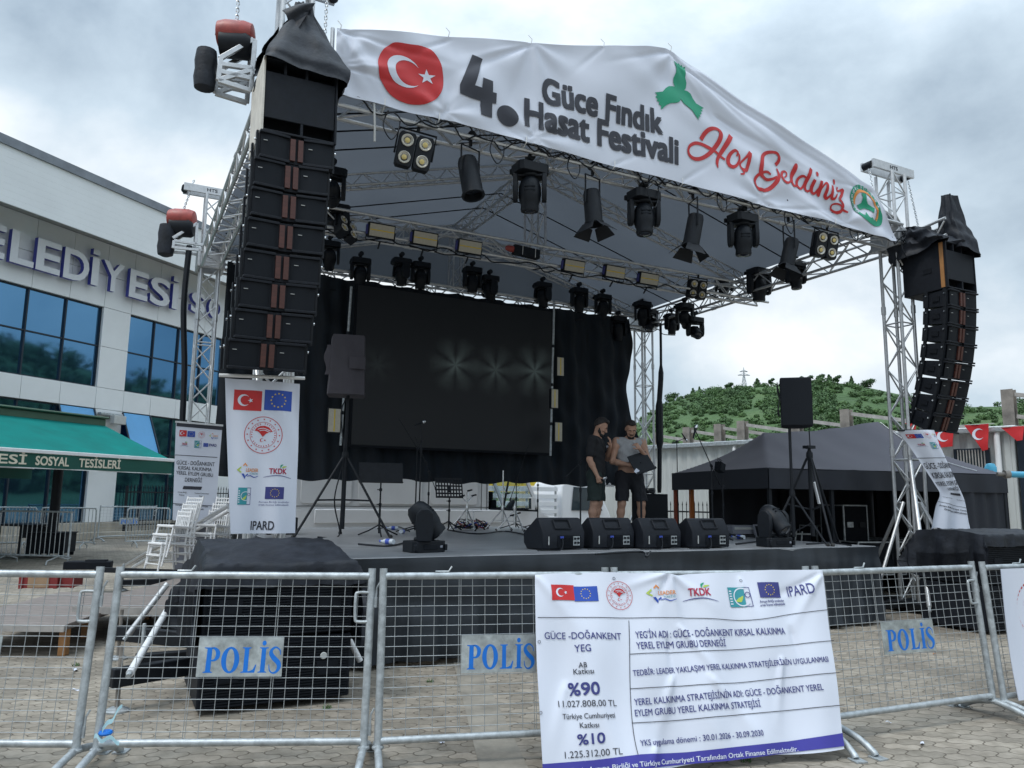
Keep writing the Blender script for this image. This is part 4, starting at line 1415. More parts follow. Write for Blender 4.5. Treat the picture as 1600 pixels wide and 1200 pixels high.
def bgrid(a, b_, off=0):
    u = u0 + (u1 - u0) * a
    z = curve_at(bot, u) + (curve_at(top, u) - curve_at(bot, u)) * b_
    p = ban(u, z)
    p.y += off
    return STAGE @ p
mb.grid(bgrid, 300, 80)
mb.grid(lambda a, b_: bgrid(a, b_, .006), 150, 40, flip=True)
c = Canvas(mb, bsurf, .009, .035)
# red disc with crescent and star
cu_, cz_ = bq(640, 116)
rw = (bq(692, 116)[0] - bq(589, 116)[0]) / 2
pts = [bq(*p) for p in ((617, 66), (640, 70), (664, 75), (678, 85), (688, 102), (692, 128), (687, 148), (676, 159), (662, 163), (638, 160), (615, 149), (601, 134), (592, 116), (590, 98), (596, 81), (605, 72))]
c.poly([tuple(p[:2]) for p in catmull(pts, 4, True)], 'red')
c.lift = .003
v_, f_ = crescent2d(0, 0, 1)
cc = bq(632, 112)
v_ = [(cc[0] + p[0] * .19, cc[1] + p[1] * .172 - p[0] * .02) for p in v_]
c.put(v_, f_, 'banner')
s_ = bq(667, 121)
c.poly([(s_[0] + p[0] * 1.15, s_[1] + p[1]) for p in star2d(0, 0, .085, math.pi / 2 + .1)], 'banner')
c.lift = 0
# 4.
four = [(1033, 220), (1132, 260), (1042, 530), (1112, 553), (1120, 458), (1219, 488), (1219, 592), (1257, 600), (1254, 700), (1218, 692), (1216, 833), (1108, 803), (1106, 668), (1010, 640), (905, 600), (905, 520)]
c.poly([bq(570 + x / 6.154, 50 + y / 6.154) for x, y in four], 'ink')
d_ = bq(570 + 1369 / 6.154, 50 + 810 / 6.154)
c.poly(disc2d(d_[0], d_[1], .135, .115), 'ink')
for s_, xl, xr, yb, hh_ in (('Güce Fındık', 849, 1033, 160, .305), ('Hasat Festivali', 821, 1057, 197, .315)):
    a_, e_ = bq(xl, yb), bq(xr, {160: 207, 197: 253}[yb])
    c.text(s_, a_[0], a_[1] + .01, hh_, 'ink', e_[0] - a_[0], bold=.05)
# three-armed hazelnut leaf emblem
leaf = [(515, 160), (560, 195), (570, 160), (600, 200), (615, 170), (645, 215), (662, 200), (682, 240), (720, 235), (700, 320), (700, 420), (722, 500), (715, 580), (690, 610), (740, 620), (790, 660), (830, 740), (880, 815), (1000, 885), (958, 905), (978, 940), (940, 950), (955, 990), (915, 1000), (925, 1045), (893, 1030), (895, 1092), (850, 1030), (790, 940), (730, 890), (660, 840), (632, 800), (614, 760), (595, 805), (550, 825), (460, 825), (400, 850), (325, 920), (325, 850), (290, 835), (302, 795), (262, 780), (275, 745), (240, 715), (268, 690), (230, 645), (350, 635), (400, 580), (450, 548), (500, 552), (535, 565), (515, 500), (512, 430), (540, 350), (545, 270)]
c.poly([bq(1000 + x / 10, 80 + y / 10) for x, y in leaf], 'green')
# script greeting, traced as brush strokes
def brush(pts, wds, org, k=10.0):
    c.stroke([bq(org[0] + x / k, org[1] + y / k) for x, y in pts], [w_ * .0056 for w_ in wds], 'red', 5)
o1, o2 = (1060, 190), (1170, 230)
brush([(345, 285), (400, 190), (470, 130), (560, 112), (630, 140), (658, 200), (630, 310), (560, 420), (470, 510), (360, 575), (250, 588), (165, 540), (135, 460), (165, 385), (250, 345), (350, 355), (470, 405), (580, 465), (660, 540), (730, 595)], [11, 11, 10, 8, 8, 12, 12, 11, 10, 9, 9, 8, 6, 7, 8, 8, 9, 7, 6, 6], o1)
brush([(830, 215), (760, 330), (690, 450), (625, 560), (605, 650), (618, 725)], [13, 13, 11, 9, 8, 2], o1)
brush([(905, 545), (920, 500), (945, 540), (945, 610), (900, 690), (840, 710), (785, 670), (775, 590), (815, 500), (880, 455), (930, 490)], [5, 4, 5, 6, 7, 9, 11, 11, 9, 7, 4], o1)
brush([(1115, 480), (1050, 560), (965, 650), (965, 710), (1005, 755), (1060, 755), (1090, 660), (1105, 560), (1118, 490)], [8, 6, 5, 5, 8, 10, 10, 10, 8], o1)
brush([(990, 765), (1012, 790), (1005, 825), (955, 825)], [4, 5, 5, 3], o1)
brush([(445, 262), (485, 210), (485, 140), (440, 85), (350, 70), (260, 95), (205, 170), (180, 290), (180, 400), (215, 465), (290, 500), (380, 492), (440, 460)], [9, 9, 8, 7, 7, 9, 11, 12, 12, 9, 7, 7, 5], o2)
brush([(345, 425), (290, 392), (220, 395), (150, 430), (110, 490), (105, 560), (150, 640), (250, 668), (350, 635), (440, 530), (475, 430), (460, 320)], [5, 6, 6, 7, 8, 8, 9, 9, 10, 11, 9, 5], o2)
brush([(560, 470), (605, 440), (612, 395), (585, 365), (545, 385), (520, 440), (540, 510), (590, 555), (640, 545), (670, 510), (715, 420), (740, 330), (735, 275), (715, 320), (690, 430), (685, 520), (705, 590), (745, 600), (780, 570)], [4, 4, 5, 5, 7, 8, 8, 7, 5, 5, 5, 6, 7, 9, 10, 9, 8, 6, 4], o2)
brush([(890, 480), (840, 450), (790, 480), (765, 560), (790, 625), (835, 640), (880, 570), (925, 460), (950, 350), (915, 470), (890, 580), (905, 660), (940, 680), (985, 650)], [4, 6, 7, 9, 8, 6, 5, 7, 9, 10, 10, 8, 6, 4], o2)
brush([(1005, 520), (985, 620), (1000, 700), (1040, 715), (1075, 650)], [9, 10, 9, 6, 4], o2)
brush([(1030, 400), (1042, 430), (1035, 470)], [5, 9, 5], o2)
brush([(1100, 545), (1090, 640), (1080, 720), (1105, 755), (1110, 660), (1150, 590), (1190, 590), (1185, 680), (1180, 760), (1210, 800), (1255, 740), (1285, 610), (1265, 720), (1270, 800), (1310, 815), (1350, 740)], [8, 9, 8, 4, 4, 5, 8, 9, 9, 7, 4, 8, 9, 8, 6, 4], o2)
brush([(1315, 505), (1325, 545), (1318, 590)], [5, 9, 4], o2)
brush([(1380, 625), (1360, 690), (1420, 680), (1468, 670), (1440, 760), (1390, 820), (1430, 850), (1465, 920), (1440, 1000), (1380, 1010), (1310, 960), (1300, 900), (1350, 890), (1430, 920), (1480, 980), (1535, 1025)], [6, 5, 6, 8, 9, 8, 8, 9, 9, 7, 5, 4, 4, 5, 6, 4], o2)
# round municipal emblem at the right end
def eq(x, y):
    return bq(1310 + x / 9.23, 270 + y / 9.23)
outer = [(300, 175), (380, 200), (450, 260), (510, 370), (565, 490), (605, 600), (618, 690), (600, 760), (540, 780), (470, 765), (380, 710), (300, 640), (230, 540), (185, 430), (165, 320), (185, 230), (235, 185)]
cen = (400, 480)
def ring_pts(k):
    return [tuple(p[:2]) for p in catmull([eq(cen[0] + (x - cen[0]) * k, cen[1] + (y - cen[1]) * k) for x, y in outer], 4, True)]
R1, R2, R3 = ring_pts(1), ring_pts(.78), ring_pts(.64)
n_ = len(R1)
c.put(R1 + R2, [(i, (i + 1) % n_, n_ + (i + 1) % n_, n_ + i) for i in range(n_)], 'green')
c.put(R2 + R3, [(i, (i + 1) % n_, n_ + (i + 1) % n_, n_ + i) for i in range(n_) if i < n_ * .42 or i > n_ * .75], 'orange')
c.lift = .002
for k in range(13):
    i = (int(n_ * (.70 + k * .045))) % n_
    a_, b_ = R1[i], R2[i]
    m_ = ((a_[0] + b_[0]) / 2, (a_[1] + b_[1]) / 2)
    c.text('GÜCEBELEDİYESİ'[k], m_[0], m_[1] - .025, .05, 'banner', None, 'c', .03)
c.lift = 0
leaf2 = [(320, 290), (390, 310), (395, 400), (420, 450), (505, 520), (495, 590), (440, 540), (385, 510), (320, 530), (285, 460), (340, 430), (345, 360)]
c.poly([eq(*p) for p in leaf2], 'green')
c.poly([eq(*p) for p in ((330, 600), (360, 625), (390, 570), (410, 640), (440, 660), (470, 650), (500, 690), (560, 660), (590, 720), (540, 750), (470, 740), (390, 690))], 'green')
mb.build('cloth', bn, smooth=70)
mb = MB('white_paint', STAGE)
for (px, py) in ((531, 48), (700, 58), (829, 69), (942, 74), (1047, 80)):
    q = bq(px, py)
    mb.path([(q[0], VBAN - .04, q[1]), (q[0] + .01, VBAN - .05, q[1] + .05), (q[0] - .02, VBAN - .02, q[1] + .11)], .006, 5)
for (px, py) in ((601, 160), (686, 183), (822, 219), (960, 257), (1066, 284), (1305, 346)):
    q = bq(px, py)
    mb.path([(q[0], VBAN - .04, q[1] + .04), (q[0], VBAN - .04, q[1] - .03), (q[0] + .01, -.15, q[1] - .06), (q[0], -.145, q[1] - .0)], .007, 5)
mb.build('cable_tie', bn)
mb = MB('alu', STAGE)
q = bq(525, 44)
mb.tube((q[0] - .01, VBAN + .02, ZL), (q[0] - .02, VBAN + .02, q[1] + .02), .022, 8)
mb.build('edge_pole', bn)
# ---- cables loose along the front truss
rs = random.Random(3)
for i in range(15):
    mb = MB('black_plastic', STAGE)
    u = UL + .4 + i * .56 + rs.uniform(-.2, .2)
    P = []
    ln = rs.uniform(.9, 2.2)
    n = 14
    for k in range(n + 1):
        a = k / n
        P.append((min(UR - .2, u + ln * a), -.19 + .03 * math.sin(k * 1.7 + i), ZH - .10 - rs.uniform(0, .06) - (.10 + .12 * rs.random()) * abs(math.sin(math.pi * a * (2 if i % 3 else 1)))))
    mb.path(catmull(P, 3), .009, 5)
    if i % 2 == 0:
        h_ = rs.uniform(.2, .42)
        uu = u + ln * .4
        mb.path(catmull([(uu, -.16, ZL + .05), (uu - .06, -.2, ZL - h_ * .5), (uu + .02, -.22, ZL - h_), (uu + .1, -.2, ZL - h_ * .6), (uu + .14, -.14, ZL)], 5), .007, 5)
    one(mb, 'power_cable', 'black power cable sagging along the front roof truss under the banner', 'cable', STAGE @ T(u, -.16, ZL), 'loose cables along the front truss')
mb = MB('strap', STAGE)
q = pv(578, 160, -.2)
mb.path(catmull([(q.x - .05, -.1, ZH + .02), (q.x + .02, -.2, ZH - .05), (q.x + .05, -.22, ZL - .1), (q.x + .06, -.22, ZL - .35)], 5), .012, 5)
one(mb, 'loose_strap', 'pale loose strap end hanging from the left end of the front truss', 'strap')

# ---- backdrop cloth and LED wall
bd = thing('backdrop_curtain', 'black cloth backdrop hung behind the LED wall with a ragged right edge', 'curtain', STAGE @ T(4.6, 6.35, 1.9))
def bdp(u, z):
    return V((u, 6.32 + .05 * math.sin(u * 7.3 + .5 * z) + .03 * math.sin(u * 19 + z) + .02 * math.sin(z * 5 + u * 3) + .02 * math.sin((z + u) * 9), z))
BT = [(-.1, 5.5), (8.85, 5.5)]
def bd_edge(b_):                                     # right edge pulls out towards the floor
    return 8.72 + .10 * math.sin(b_ * 9) + .30 * (1 - b_) ** 1.4
mb = MB('backdrop', STAGE)
def bdg(a, b_, o=0):
    u = .30 + (bd_edge(b_) - .30) * a
    zb = 1.83 + .022 * math.sin(u * 2.3) + .02 * math.sin(u * 9)
    z = zb + (5.52 - zb) * b_
    p = bdp(u, z)
    p.y += o
    return p
mb.grid(bdg, 260, 40)
mb.grid(lambda a, b_: bdg(a, b_, .008), 130, 20, flip=True)
mb.build('cloth', bd, smooth=70)
m, t, b, nd = nodes_of('led_face')
b.inputs['Base Color'].default_value = (.0035, .005, .008, 1)
b.inputs['Roughness'].default_value = .55
tcn = nd('ShaderNodeTexCoord')
sp = nd('ShaderNodeSeparateXYZ', {0: tcn.outputs['Object']})
def ma(op, a, b_=None, c_=None):
    n = nd('ShaderNodeMath', operation=op)
    for i, x in enumerate((a, b_, c_)):
        if x is None: continue
        if isinstance(x, (int, float)): n.inputs[i].default_value = x
        else: t.links.new(x, n.inputs[i])
    return n.outputs[0]
tot = None
CU, CZ = (2.5 + 6.6) / 2, 2.42
def led_local(px, py):
    q = pv(px, py, 5.95)
    return q.x - CU, q.z - CZ
nzz = nd('ShaderNodeTexNoise', {'Vector': tcn.outputs['Object'], 'Scale': 5.0, 'Detail': 3})
for (px, py, rad, amp) in ((712, 570, .58, .9), (775, 578, .55, .7), (836, 580, .58, 1.0), (590, 570, .40, .2)):
    lx, lz = led_local(px, py)
    dx, dz = ma('SUBTRACT', sp.outputs[0], lx), ma('SUBTRACT', sp.outputs[2], lz)
    r_ = ma('SQRT', ma('ADD', ma('MULTIPLY', dx, dx), ma('MULTIPLY', dz, dz)))
    an = ma('ARCTAN2', dz, dx)
    ray_ = ma('POWER', ma('ABSOLUTE', ma('COSINE', ma('MULTIPLY', an, 3.0))), 1.2)
    fall = ma('MAXIMUM', ma('SUBTRACT', 1.0, ma('DIVIDE', r_, rad)), 0.0)
    core = ma('MAXIMUM', ma('SUBTRACT', 1.0, ma('DIVIDE', r_, rad * .35)), 0.0)
    g = ma('MULTIPLY', ma('ADD', ma('MULTIPLY', ma('MULTIPLY', ray_, fall), 1.0), ma('MULTIPLY', core, .6)), amp)
    tot = g if tot is None else ma('ADD', tot, g)
tot = ma('MULTIPLY', tot, ma('ADD', .5, nzz.outputs['Fac']))
t.links.new(ma('MULTIPLY', tot, .025), b.inputs['Emission Strength'])
b.inputs['Emission Color'].default_value = (.62, .85, .84, 1)
X = STAGE @ T(CU, 5.95, CZ)
led = thing('led_wall', 'big dark LED wall showing faint grey star shapes', 'screen', X)
mb = MB('black_matte', X)
mb.box((0, .08, 1.46), (4.1, .12, 2.96))
mb.build('cabinet', led)
mb = MB('led_face', X)
mb.add([(-2.03, 0.012, 0.02), (2.03, 0.012, 0.02), (2.03, .012, 2.92), (-2.03, .012, 2.92)], [(0, 1, 2, 3)])
mb.build('display', led, smooth=0)
mb = MB('black_steel', X)
for x in (-1.6, 1.6):
    mb.box((x, .22, 1.6), (.06, .08, 2.9))
mb.build('support_frame', led)
# vertical pipes with LED strips on either side of the wall
def strip_pipe(px, pyt, pyb, v, label, panels):
    a_, b_ = pv(px[0], pyt, v), pv(px[1], pyb, v)
    X = STAGE @ T(b_.x, v, b_.z)
    mb = MB('galv', STAGE)
    mb.tube(a_, b_, .022, 8)
    for k in range(3):
        q = a_.lerp(b_, .3 + .25 * k)
        mb.tube(q - V((0, 0, .03)), q + V((0, 0, .03)), .027, 8, m='black_plastic')
    one(mb, 'hanging_pipe', label, 'pipe', X, 'pipes hung beside the LED wall')
    for (x, y, w_, h, lab) in panels:
        q = pv(x, y, v - .05)
        X = STAGE @ T(q.x, v - .05, q.z)
        root = thing('led_panel', lab, 'stage light', X, 'LED wash panels on the pipes beside the LED wall')
        mb = MB('black_plastic', X)
        mb.box((0, .02, 0), (w_ + .03, .07, h + .03))
        mb.build('housing', root, bevel=.006)
        mb = MB('cream_led', X)
        mb.box((0, -.02, 0), (w_, .012, h))
        mb.box((0, -.028, 0), (.018, .006, h - .02), m='yellow')
        mb.build('diffuser', root)
strip_pipe((549, 532), 448, 696, 5.5, 'pale vertical pipe left of the LED wall behind the covered speaker', [(522, 657, .20, .39, 'upright LED panel on the pipe left of the LED wall')])
strip_pipe((866, 860), 470, 712, 5.5, 'jointed vertical pipe along the right edge of the LED wall', [(875, 573, .14, .36, 'top upright LED panel on the pipe right of the LED wall'), (866, 623, .14, .36, 'middle upright LED panel on the pipe right of the LED wall'), (872, 675, .15, .36, 'lowest upright LED panel on the pipe right of the LED wall')])
# ================================================================== flown loudspeakers
def line_cab(X, label, group):
    root = thing('line_array_speaker', label, 'loudspeaker', X, group)
    W_, H_, D_ = .645, .252, .42
    mb = MB('speaker_paint', X)
    # tapered carcass, front set back behind the grilles
    hb = H_ * .78
    vs = [(-W_ / 2, .03, -H_ / 2), (W_ / 2, .03, -H_ / 2), (W_ / 2, .03, H_ / 2), (-W_ / 2, .03, H_ / 2),
          (-W_ / 2 + .02, D_, -hb / 2), (W_ / 2 - .02, D_, -hb / 2), (W_ / 2 - .02, D_, hb / 2), (-W_ / 2 + .02, D_, hb / 2)]
    mb.add(vs, [(0, 1, 2, 3), (7, 6, 5, 4), (0, 4, 5, 1), (2, 6, 7, 3), (0, 3, 7, 4), (1, 5, 6, 2)])
    for z in (-1, 1):
        for x0, x1 in ((-W_ / 2, -.06), (.06, W_ / 2)):
            mb.bar((x0, .03 if abs(x0) < .1 else -.004, z * (H_ / 2 - .012)), (x1, .03 if abs(x1) < .1 else -.004, z * (H_ / 2 - .012)), .05, .024)
    mb.build('cabinet', root, bevel=.004)
    for s_ in (-1, 1):
        g = MB('grille', X)
        x0, x1 = s_ * .075, s_ * (W_ / 2 - .012)
        a_, b_ = (x0, .026), (x1, .002)
        n_ = 8
        hz = H_ / 2 - .026
        pts = [(a_[0] + (b_[0] - a_[0]) * i / n_, a_[1] + (b_[1] - a_[1]) * i / n_ - .012 * math.sin(math.pi * i / n_)) for i in range(n_ + 1)]
        vs = [(p[0], p[1], -hz) for p in pts] + [(p[0], p[1], hz) for p in pts]
        fs = [(i, i + 1, n_ + 2 + i, n_ + 1 + i) for i in range(n_)]
        g.add(vs, fs if s_ > 0 else [f[::-1] for f in fs])
        g.box((s_ * (W_ / 2 - .05 if s_ < 0 else .12), -.012 if s_ < 0 else .008, .035), (.035, .006, .005), m='strap')
        g.build('grille', root)
        g = MB('wood_strip', X)
        g.box((s_ * .034, .016, 0), (.044, .024, 2 * hz), rotz(0))
        g.build('horn_strip', root)
        g = MB('black_steel', X)
        for y in (.06, .34):
            g.box((s_ * (W_ / 2 + .012), y, 0), (.02, .05, H_ + .02))
            g.tube((s_ * (W_ / 2 - .01), y, .06), (s_ * (W_ / 2 + .035), y, .06), .012, 8, m='chrome')
        g.box((s_ * (W_ / 2 + .002), .20, 0), (.012, .11, .07), m='black_matte')
        g.build('rigging_plate', root)
    return root
ORD = ['topmost', 'second', 'third', 'fourth', 'fifth', 'sixth', 'seventh', 'lowest']
def sub_cab(X, label, side):
    root = thing('subwoofer', label, 'subwoofer', X, 'flown subwoofers above the line arrays')
    W_, H_, D_ = .665, .70, .70
    mb = MB('speaker_paint', X)
    for s_ in (-1, 1):
        mb.box((s_ * (W_ / 2 - .01), D_ / 2, 0), (.02, D_, H_), m=side if s_ < 0 else None)
        mb.box((0, D_ / 2, s_ * (H_ / 2 - .01)), (W_ - .042, D_, .02))
    mb.box((0, D_ - .01, 0), (W_ - .042, .02, H_ - .042))
    mb.box((0, .18, 0), (W_ - .042, .02, H_ - .042), m='black_matte')
    mb.build('cabinet', root, bevel=.004)
    mb = MB('speaker_paint', X)
    mb.box((0, .02, 0), (W_ - .045, .02, H_ * .62))
    mb.build('front_panel', root, bevel=.004)
    for z in (H_ * .395, -H_ * .395):
        for x in ((-.14, .05) if z > 0 else (.02,)):
            mb = MB('speaker_paint', X)
            mb.box((x, .06, z), (.022, .10, .115))
            mb.build('vent_divider', root)
    if side != 'pale_ply':
        mb = MB('wood_trim', X)
        mb.box((-W_ / 2 - .006, .07, 0), (.014, .055, H_ - .03))
        mb.build('edge_trim', root)
        mb = MB('black_matte', X)
        mb.box((-W_ / 2 - .002, .30, -.04), (.01, .13, .07))
        mb.build('handle_cup', root)
    return root
mat('wood_trim', (.36, .17, .06), .5, 0, .2, 6)
gl = 'cabinets of the left line array'
VF = -.75
cl = [(467 + 0, 235, 0), (459, 277, .8), (455, 323, 1.6), (450, 370, 2.6), (444, 418, 3.6), (438, 463, 4.8), (431, 510, 6), (421, 556, 7.4)]
v_ = VF
for i, (px, py, th) in enumerate(cl):
    q = pv(px - 3, py, v_)
    line_cab(STAGE @ T(q.x, v_, q.z) @ rotx(R(th)) @ roty(R(-1)), '%s cabinet of the left line array%s' % (ORD[i], ', under the pale-sided subwoofer' if i == 0 else ', just above the tall flag banner' if i == 7 else ', counted from the subwoofer down'), gl)
    v_ += .252 * math.sin(R(th + .6))
q = pv(470, 157, VF)
SL = (q.x, q.z)
sub_cab(STAGE @ T(q.x, VF, q.z) @ roty(R(-1)), 'black subwoofer with bare pale side atop the left line array', 'pale_ply')
gr = 'cabinets of the right line array'
VR = -.72
q = pv(1502, 417, VR)
SRr = (q.x, q.z)
sub_cab(STAGE @ T(q.x, VR, q.z), 'black subwoofer with orange wood edge atop the right line array', 'speaker_paint')
pos = V((q.x, VR, q.z - .36))
for i in range(8):
    th = R(3 + 2.7 * i)
    upv = V((0, -math.sin(th), math.cos(th)))
    c_ = pos - upv * .13
    line_cab(STAGE @ T(c_) @ rotx(th), '%s cabinet of the right line array%s' % (ORD[i], ', under the wood-edged subwoofer' if i == 0 else ', just above the twisted banner' if i == 7 else ', counted from the subwoofer down'), gr)
    pos = pos - upv * .262

# rain covers
def cover(name, label, rings, n=36, m='tarp', amp=.03, seed=0):
    """cloth stretched over successive outlines, with folds"""
    mb = MB(m)
    rs = random.Random(seed)
    ph = [rs.uniform(0, 6.28) for _ in range(6)]
    K = 6
    def ringpts(r):
        return [V(p) for p in catmull(r, n // len(r), True)]
    RP = [ringpts(r) for r in rings]
    n_ = len(RP[0])
    rows = []
    for i in range(len(RP) - 1):
        for k in range(K):
            t_ = k / K
            rows.append([RP[i][j].lerp(RP[i + 1][j], t_) for j in range(n_)])
    rows.append(RP[-1])
    vs, fs = [], []
    for r_i, row in enumerate(rows):
        cen = sum(row, V()) / n_
        for j, p in enumerate(row):
            d = (p - cen)
            d = d.normalized() if d.length > 1e-5 else V((0, 0, 1))
            a = 2 * math.pi * j / n_
            f_ = math.sin(a * 5 + ph[0] + r_i * .13) + .7 * math.sin(a * 9 + ph[1] - r_i * .2) + .5 * math.sin(a * 14 + ph[2] + r_i * .31) + .5 * math.sin(r_i * .9 + a * 2 + ph[3])
            vs.append(p + d * amp * f_ * .5)
    for r_i in range(len(rows) - 1):
        for j in range(n_):
            a, b_ = r_i * n_ + j, r_i * n_ + (j + 1) % n_
            fs.append((a, b_, b_ + n_, a + n_))
    fs.append(tuple(range((len(rows) - 1) * n_, len(rows) * n_)))
    mb.add(vs, fs)
    return mb
ap = pv(468, 6, -.45)
su, sz = SL
def rect(u0, u1, v0, v1, z, dz=(0, 0, 0, 0)):
    m_ = lambda a, b_: ((a[0] + b_[0]) / 2, (a[1] + b_[1]) / 2, (a[2] + b_[2]) / 2)
    P = [(u0, v0, z + dz[0]), (u1, v0, z + dz[1]), (u1, v1, z + dz[2]), (u0, v1, z + dz[3])]
    out = []
    for i in range(4):
        out += [P[i], m_(P[i], P[(i + 1) % 4])]
    return [tuple(STAGE @ V(p)) for p in out]
zt = sz + .35
mb = cover('rain_cover', '', [rect(su - .31, su + .40, VF - .06, VF + .6, zt - .08, (.03, -.03, 0, 0)), rect(su - .29, su + .42, VF - .04, VF + .58, zt + .04),
                        rect(su - .19, su + .29, VF + .06, VF + .45, zt + .28), rect(su - .08, su + .16, VF + .18, VF + .40, zt + .54), rect(su - .02, su + .07, VF + .26, VF + .34, ap.z)], 40, 'tarp', .03, 4)
one(mb, 'rain_cover', 'dark pointed rain cover draped over the left subwoofer', 'cover', STAGE @ T(su, VF + .3, zt - .1), smooth=55)
mb = MB('tarp')
a_, b_, c_ = pv(441, 16, -.5), pv(493, 5, -.5), pv(462, 52, -.62)
mb.grid(lambda s, t_: STAGE @ (a_.lerp(b_, s).lerp(c_.lerp(b_, s * .7), t_) + V((0, -.05 * math.sin(math.pi * s) - .03 * math.sin(t_ * 7), 0))), 12, 12)
mb.grid(lambda s, t_: STAGE @ (a_.lerp(b_, s).lerp(c_.lerp(b_, s * .7), t_) + V((0, .01 - .05 * math.sin(math.pi * s) - .03 * math.sin(t_ * 7), 0))), 12, 12, flip=True)
one(mb, 'cover_flap', 'loose folded flap at the peak of the left rain cover', 'cover', smooth=60)
mb = cover('x', '', [[tuple(STAGE @ (pv(x, y, v) )) for x, y, v in ((398, 118, -.2), (412, 132, -.5), (424, 104, -.55), (452, 62, -.3), (462, 30, -.2), (440, 38, .0), (418, 66, .05), (400, 92, 0))],
                     [tuple(STAGE @ (pv(x, y, v) )) for x, y, v in ((400, 108, .1), (414, 112, .1), (424, 92, .1), (446, 62, .15), (452, 42, .2), (440, 46, .3), (420, 70, .3), (404, 92, .3))]], 40, 'tarp', .05, 9)
one(mb, 'crumpled_tarp', 'crumpled black tarp bunched beside the left rain cover', 'tarp', smooth=50)
# right covers
su, sz = SRr
zt = sz + .35
apr = pv(1491, 309, VR + .17)
mb = cover('rain_cover', '', [rect(su - .02, su + .40, VR - .08, VR + .42, zt - .06, (0, -.10, 0, 0)), rect(su - .01, su + .36, VR - .05, VR + .38, zt + .1), rect(su - .01, su + .315, VR + .02, VR + .33, zt + .27), rect(su - .01, su + .25, VR + .07, VR + .28, zt + .44), rect(su + .01, su + .17, VR + .11, VR + .24, apr.z)], 40, 'tarp', .03, 12)
one(mb, 'rain_cover', 'dark rain cover hooded over the front of the right subwoofer', 'cover', STAGE @ T(su, VR, zt), smooth=55)
mb = cover('x', '', [rect(su - .42, su + .1, VR + .0, VR + .78, zt - .12, (.12, .12, -.05, -.08)), rect(su - .45, su + .06, VR + .05, VR + .80, zt + .05), rect(su - .42, su + .05, VR + .25, VR + .80, zt + .20), rect(su - .36, su - .05, VR + .42, VR + .78, zt + .34), rect(su - .30, su - .15, VR + .5, VR + .7, zt + .36)], 40, 'tarp', .09, 21)
one(mb, 'crumpled_tarp', 'crumpled black tarp heaped on the back half of the right subwoofer', 'tarp', STAGE @ T(su - .2, VR + .4, zt), smooth=50)
X = STAGE @ T(su, .0, zt + .3)
arm = thing('lifting_arm', 'aluminium lattice lifting arm showing between the right rain covers', 'lifting arm', X)
for (xa, ya, xb, yb) in ((1432, 346, 1482, 318), (1434, 356, 1486, 341), (1458, 326, 1484, 343), (1432, 346, 1437, 356)):
    pass
mb = MB('alu', STAGE)
for dz, du in ((.42, -.1), (.42, .16), (.16, -.1), (.16, .16)):
    mb.tube((su + du, .3, zt + dz - .1), (su + du, VR + .12, zt + dz), .024, 8)
for k in range(4):
    v0 = .3 - .22 * k
    mb.tube((su - .1, v0, zt + .08), (su - .1, v0 - .22, zt + .38), .013, 6)
    mb.tube((su + .16, v0, zt + .08), (su + .16, v0 - .22, zt + .38), .013, 6)
mb.build('lattice', arm)

def chain(mb, p, q, r=.0055, ln=.05):
    p, q = V(p), V(q)
    d = q - p
    n_ = int(d.length / (ln * .72))
    for i in range(n_):
        F = frame(p + d * (i / n_), d) @ rotz(math.pi / 2 * (i % 2))
        w_ = ln * .32
        pts = [(w_ * math.cos(a) * .9, 0, ln / 2 + (ln / 2 - w_) * (1 if math.sin(a) > 0 else -1) + w_ * math.sin(a)) for a in [2 * math.pi * k / 8 for k in range(8)]]
        mb.path([F @ V(t_) for t_ in pts], r, 4, closed=True)
def hoist(c_, size, label, chain_to, bagpx, v, bracket, big):
    X = STAGE @ T(c_)
    root = thing('chain_hoist', label, 'chain hoist', X, 'electric chain hoists on the towers')
    s_ = size
    Y = X @ rotz(R(-20))
    mb = MB('hoist_red', Y)
    mb.lathe([(s_ * .1, -s_ * .5), (s_ * .34, -s_ * .46), (s_ * .40, -s_ * .25), (s_ * .40, s_ * .25), (s_ * .34, s_ * .46), (s_ * .1, s_ * .5)], 18, T(0, 0, s_ * .12) @ roty(R(90)))
    mb.build('motor_housing', root, bevel=.006)
    mb = MB('black_plastic', Y)
    mb.lathe([(s_ * .1, -s_ * .44), (s_ * .36, -s_ * .40), (s_ * .38, s_ * .3), (s_ * .3, s_ * .42), (s_ * .1, s_ * .44)], 16, T(s_ * .04, -.01, -s_ * .18) @ roty(R(90)))
    mb.path([(-s_ * .3, 0, s_ * .3), (-s_ * .5, 0, s_ * .42), (-s_ * .52, 0, s_ * .1), (-s_ * .36, 0, s_ * .05)], .012, 6)
    mb.build('gearbox', root)
    mb = MB('chrome', X)
    chain(mb, X.inverted() @ (STAGE @ V(c_)) + V((0, 0, s_ * .4)), X.inverted() @ chain_to, .006 if big else .008)
    mb.build('lift_chain', root)
    q = pv(bagpx[0], bagpx[1], v)
    h = bagpx[2]
    mb = MB('tarp', STAGE @ T(q))
    mb.lathe([(.02, h * .5), (h * .22, h * .48), (h * .25, h * .2), (h * .23, 0), (h * .25, -h * .2), (h * .22, -h * .44), (h * .1, -h * .5)], 14)
    mb.build('chain_bag', root)
    mb = MB('alu', STAGE)
    for (x0, y0, x1, y1) in bracket:
        a_, b_ = pv(x0, y0, v - .13), pv(x1, y1, v - .13)
        mb.bar(a_, b_, .04, .045)
        mb.bar(a_ + V((0, .26, 0)), b_ + V((0, .26, 0)), .04, .045)
    mb.build('bracket', root, bevel=.004)
q = pv(368, 62, .1)
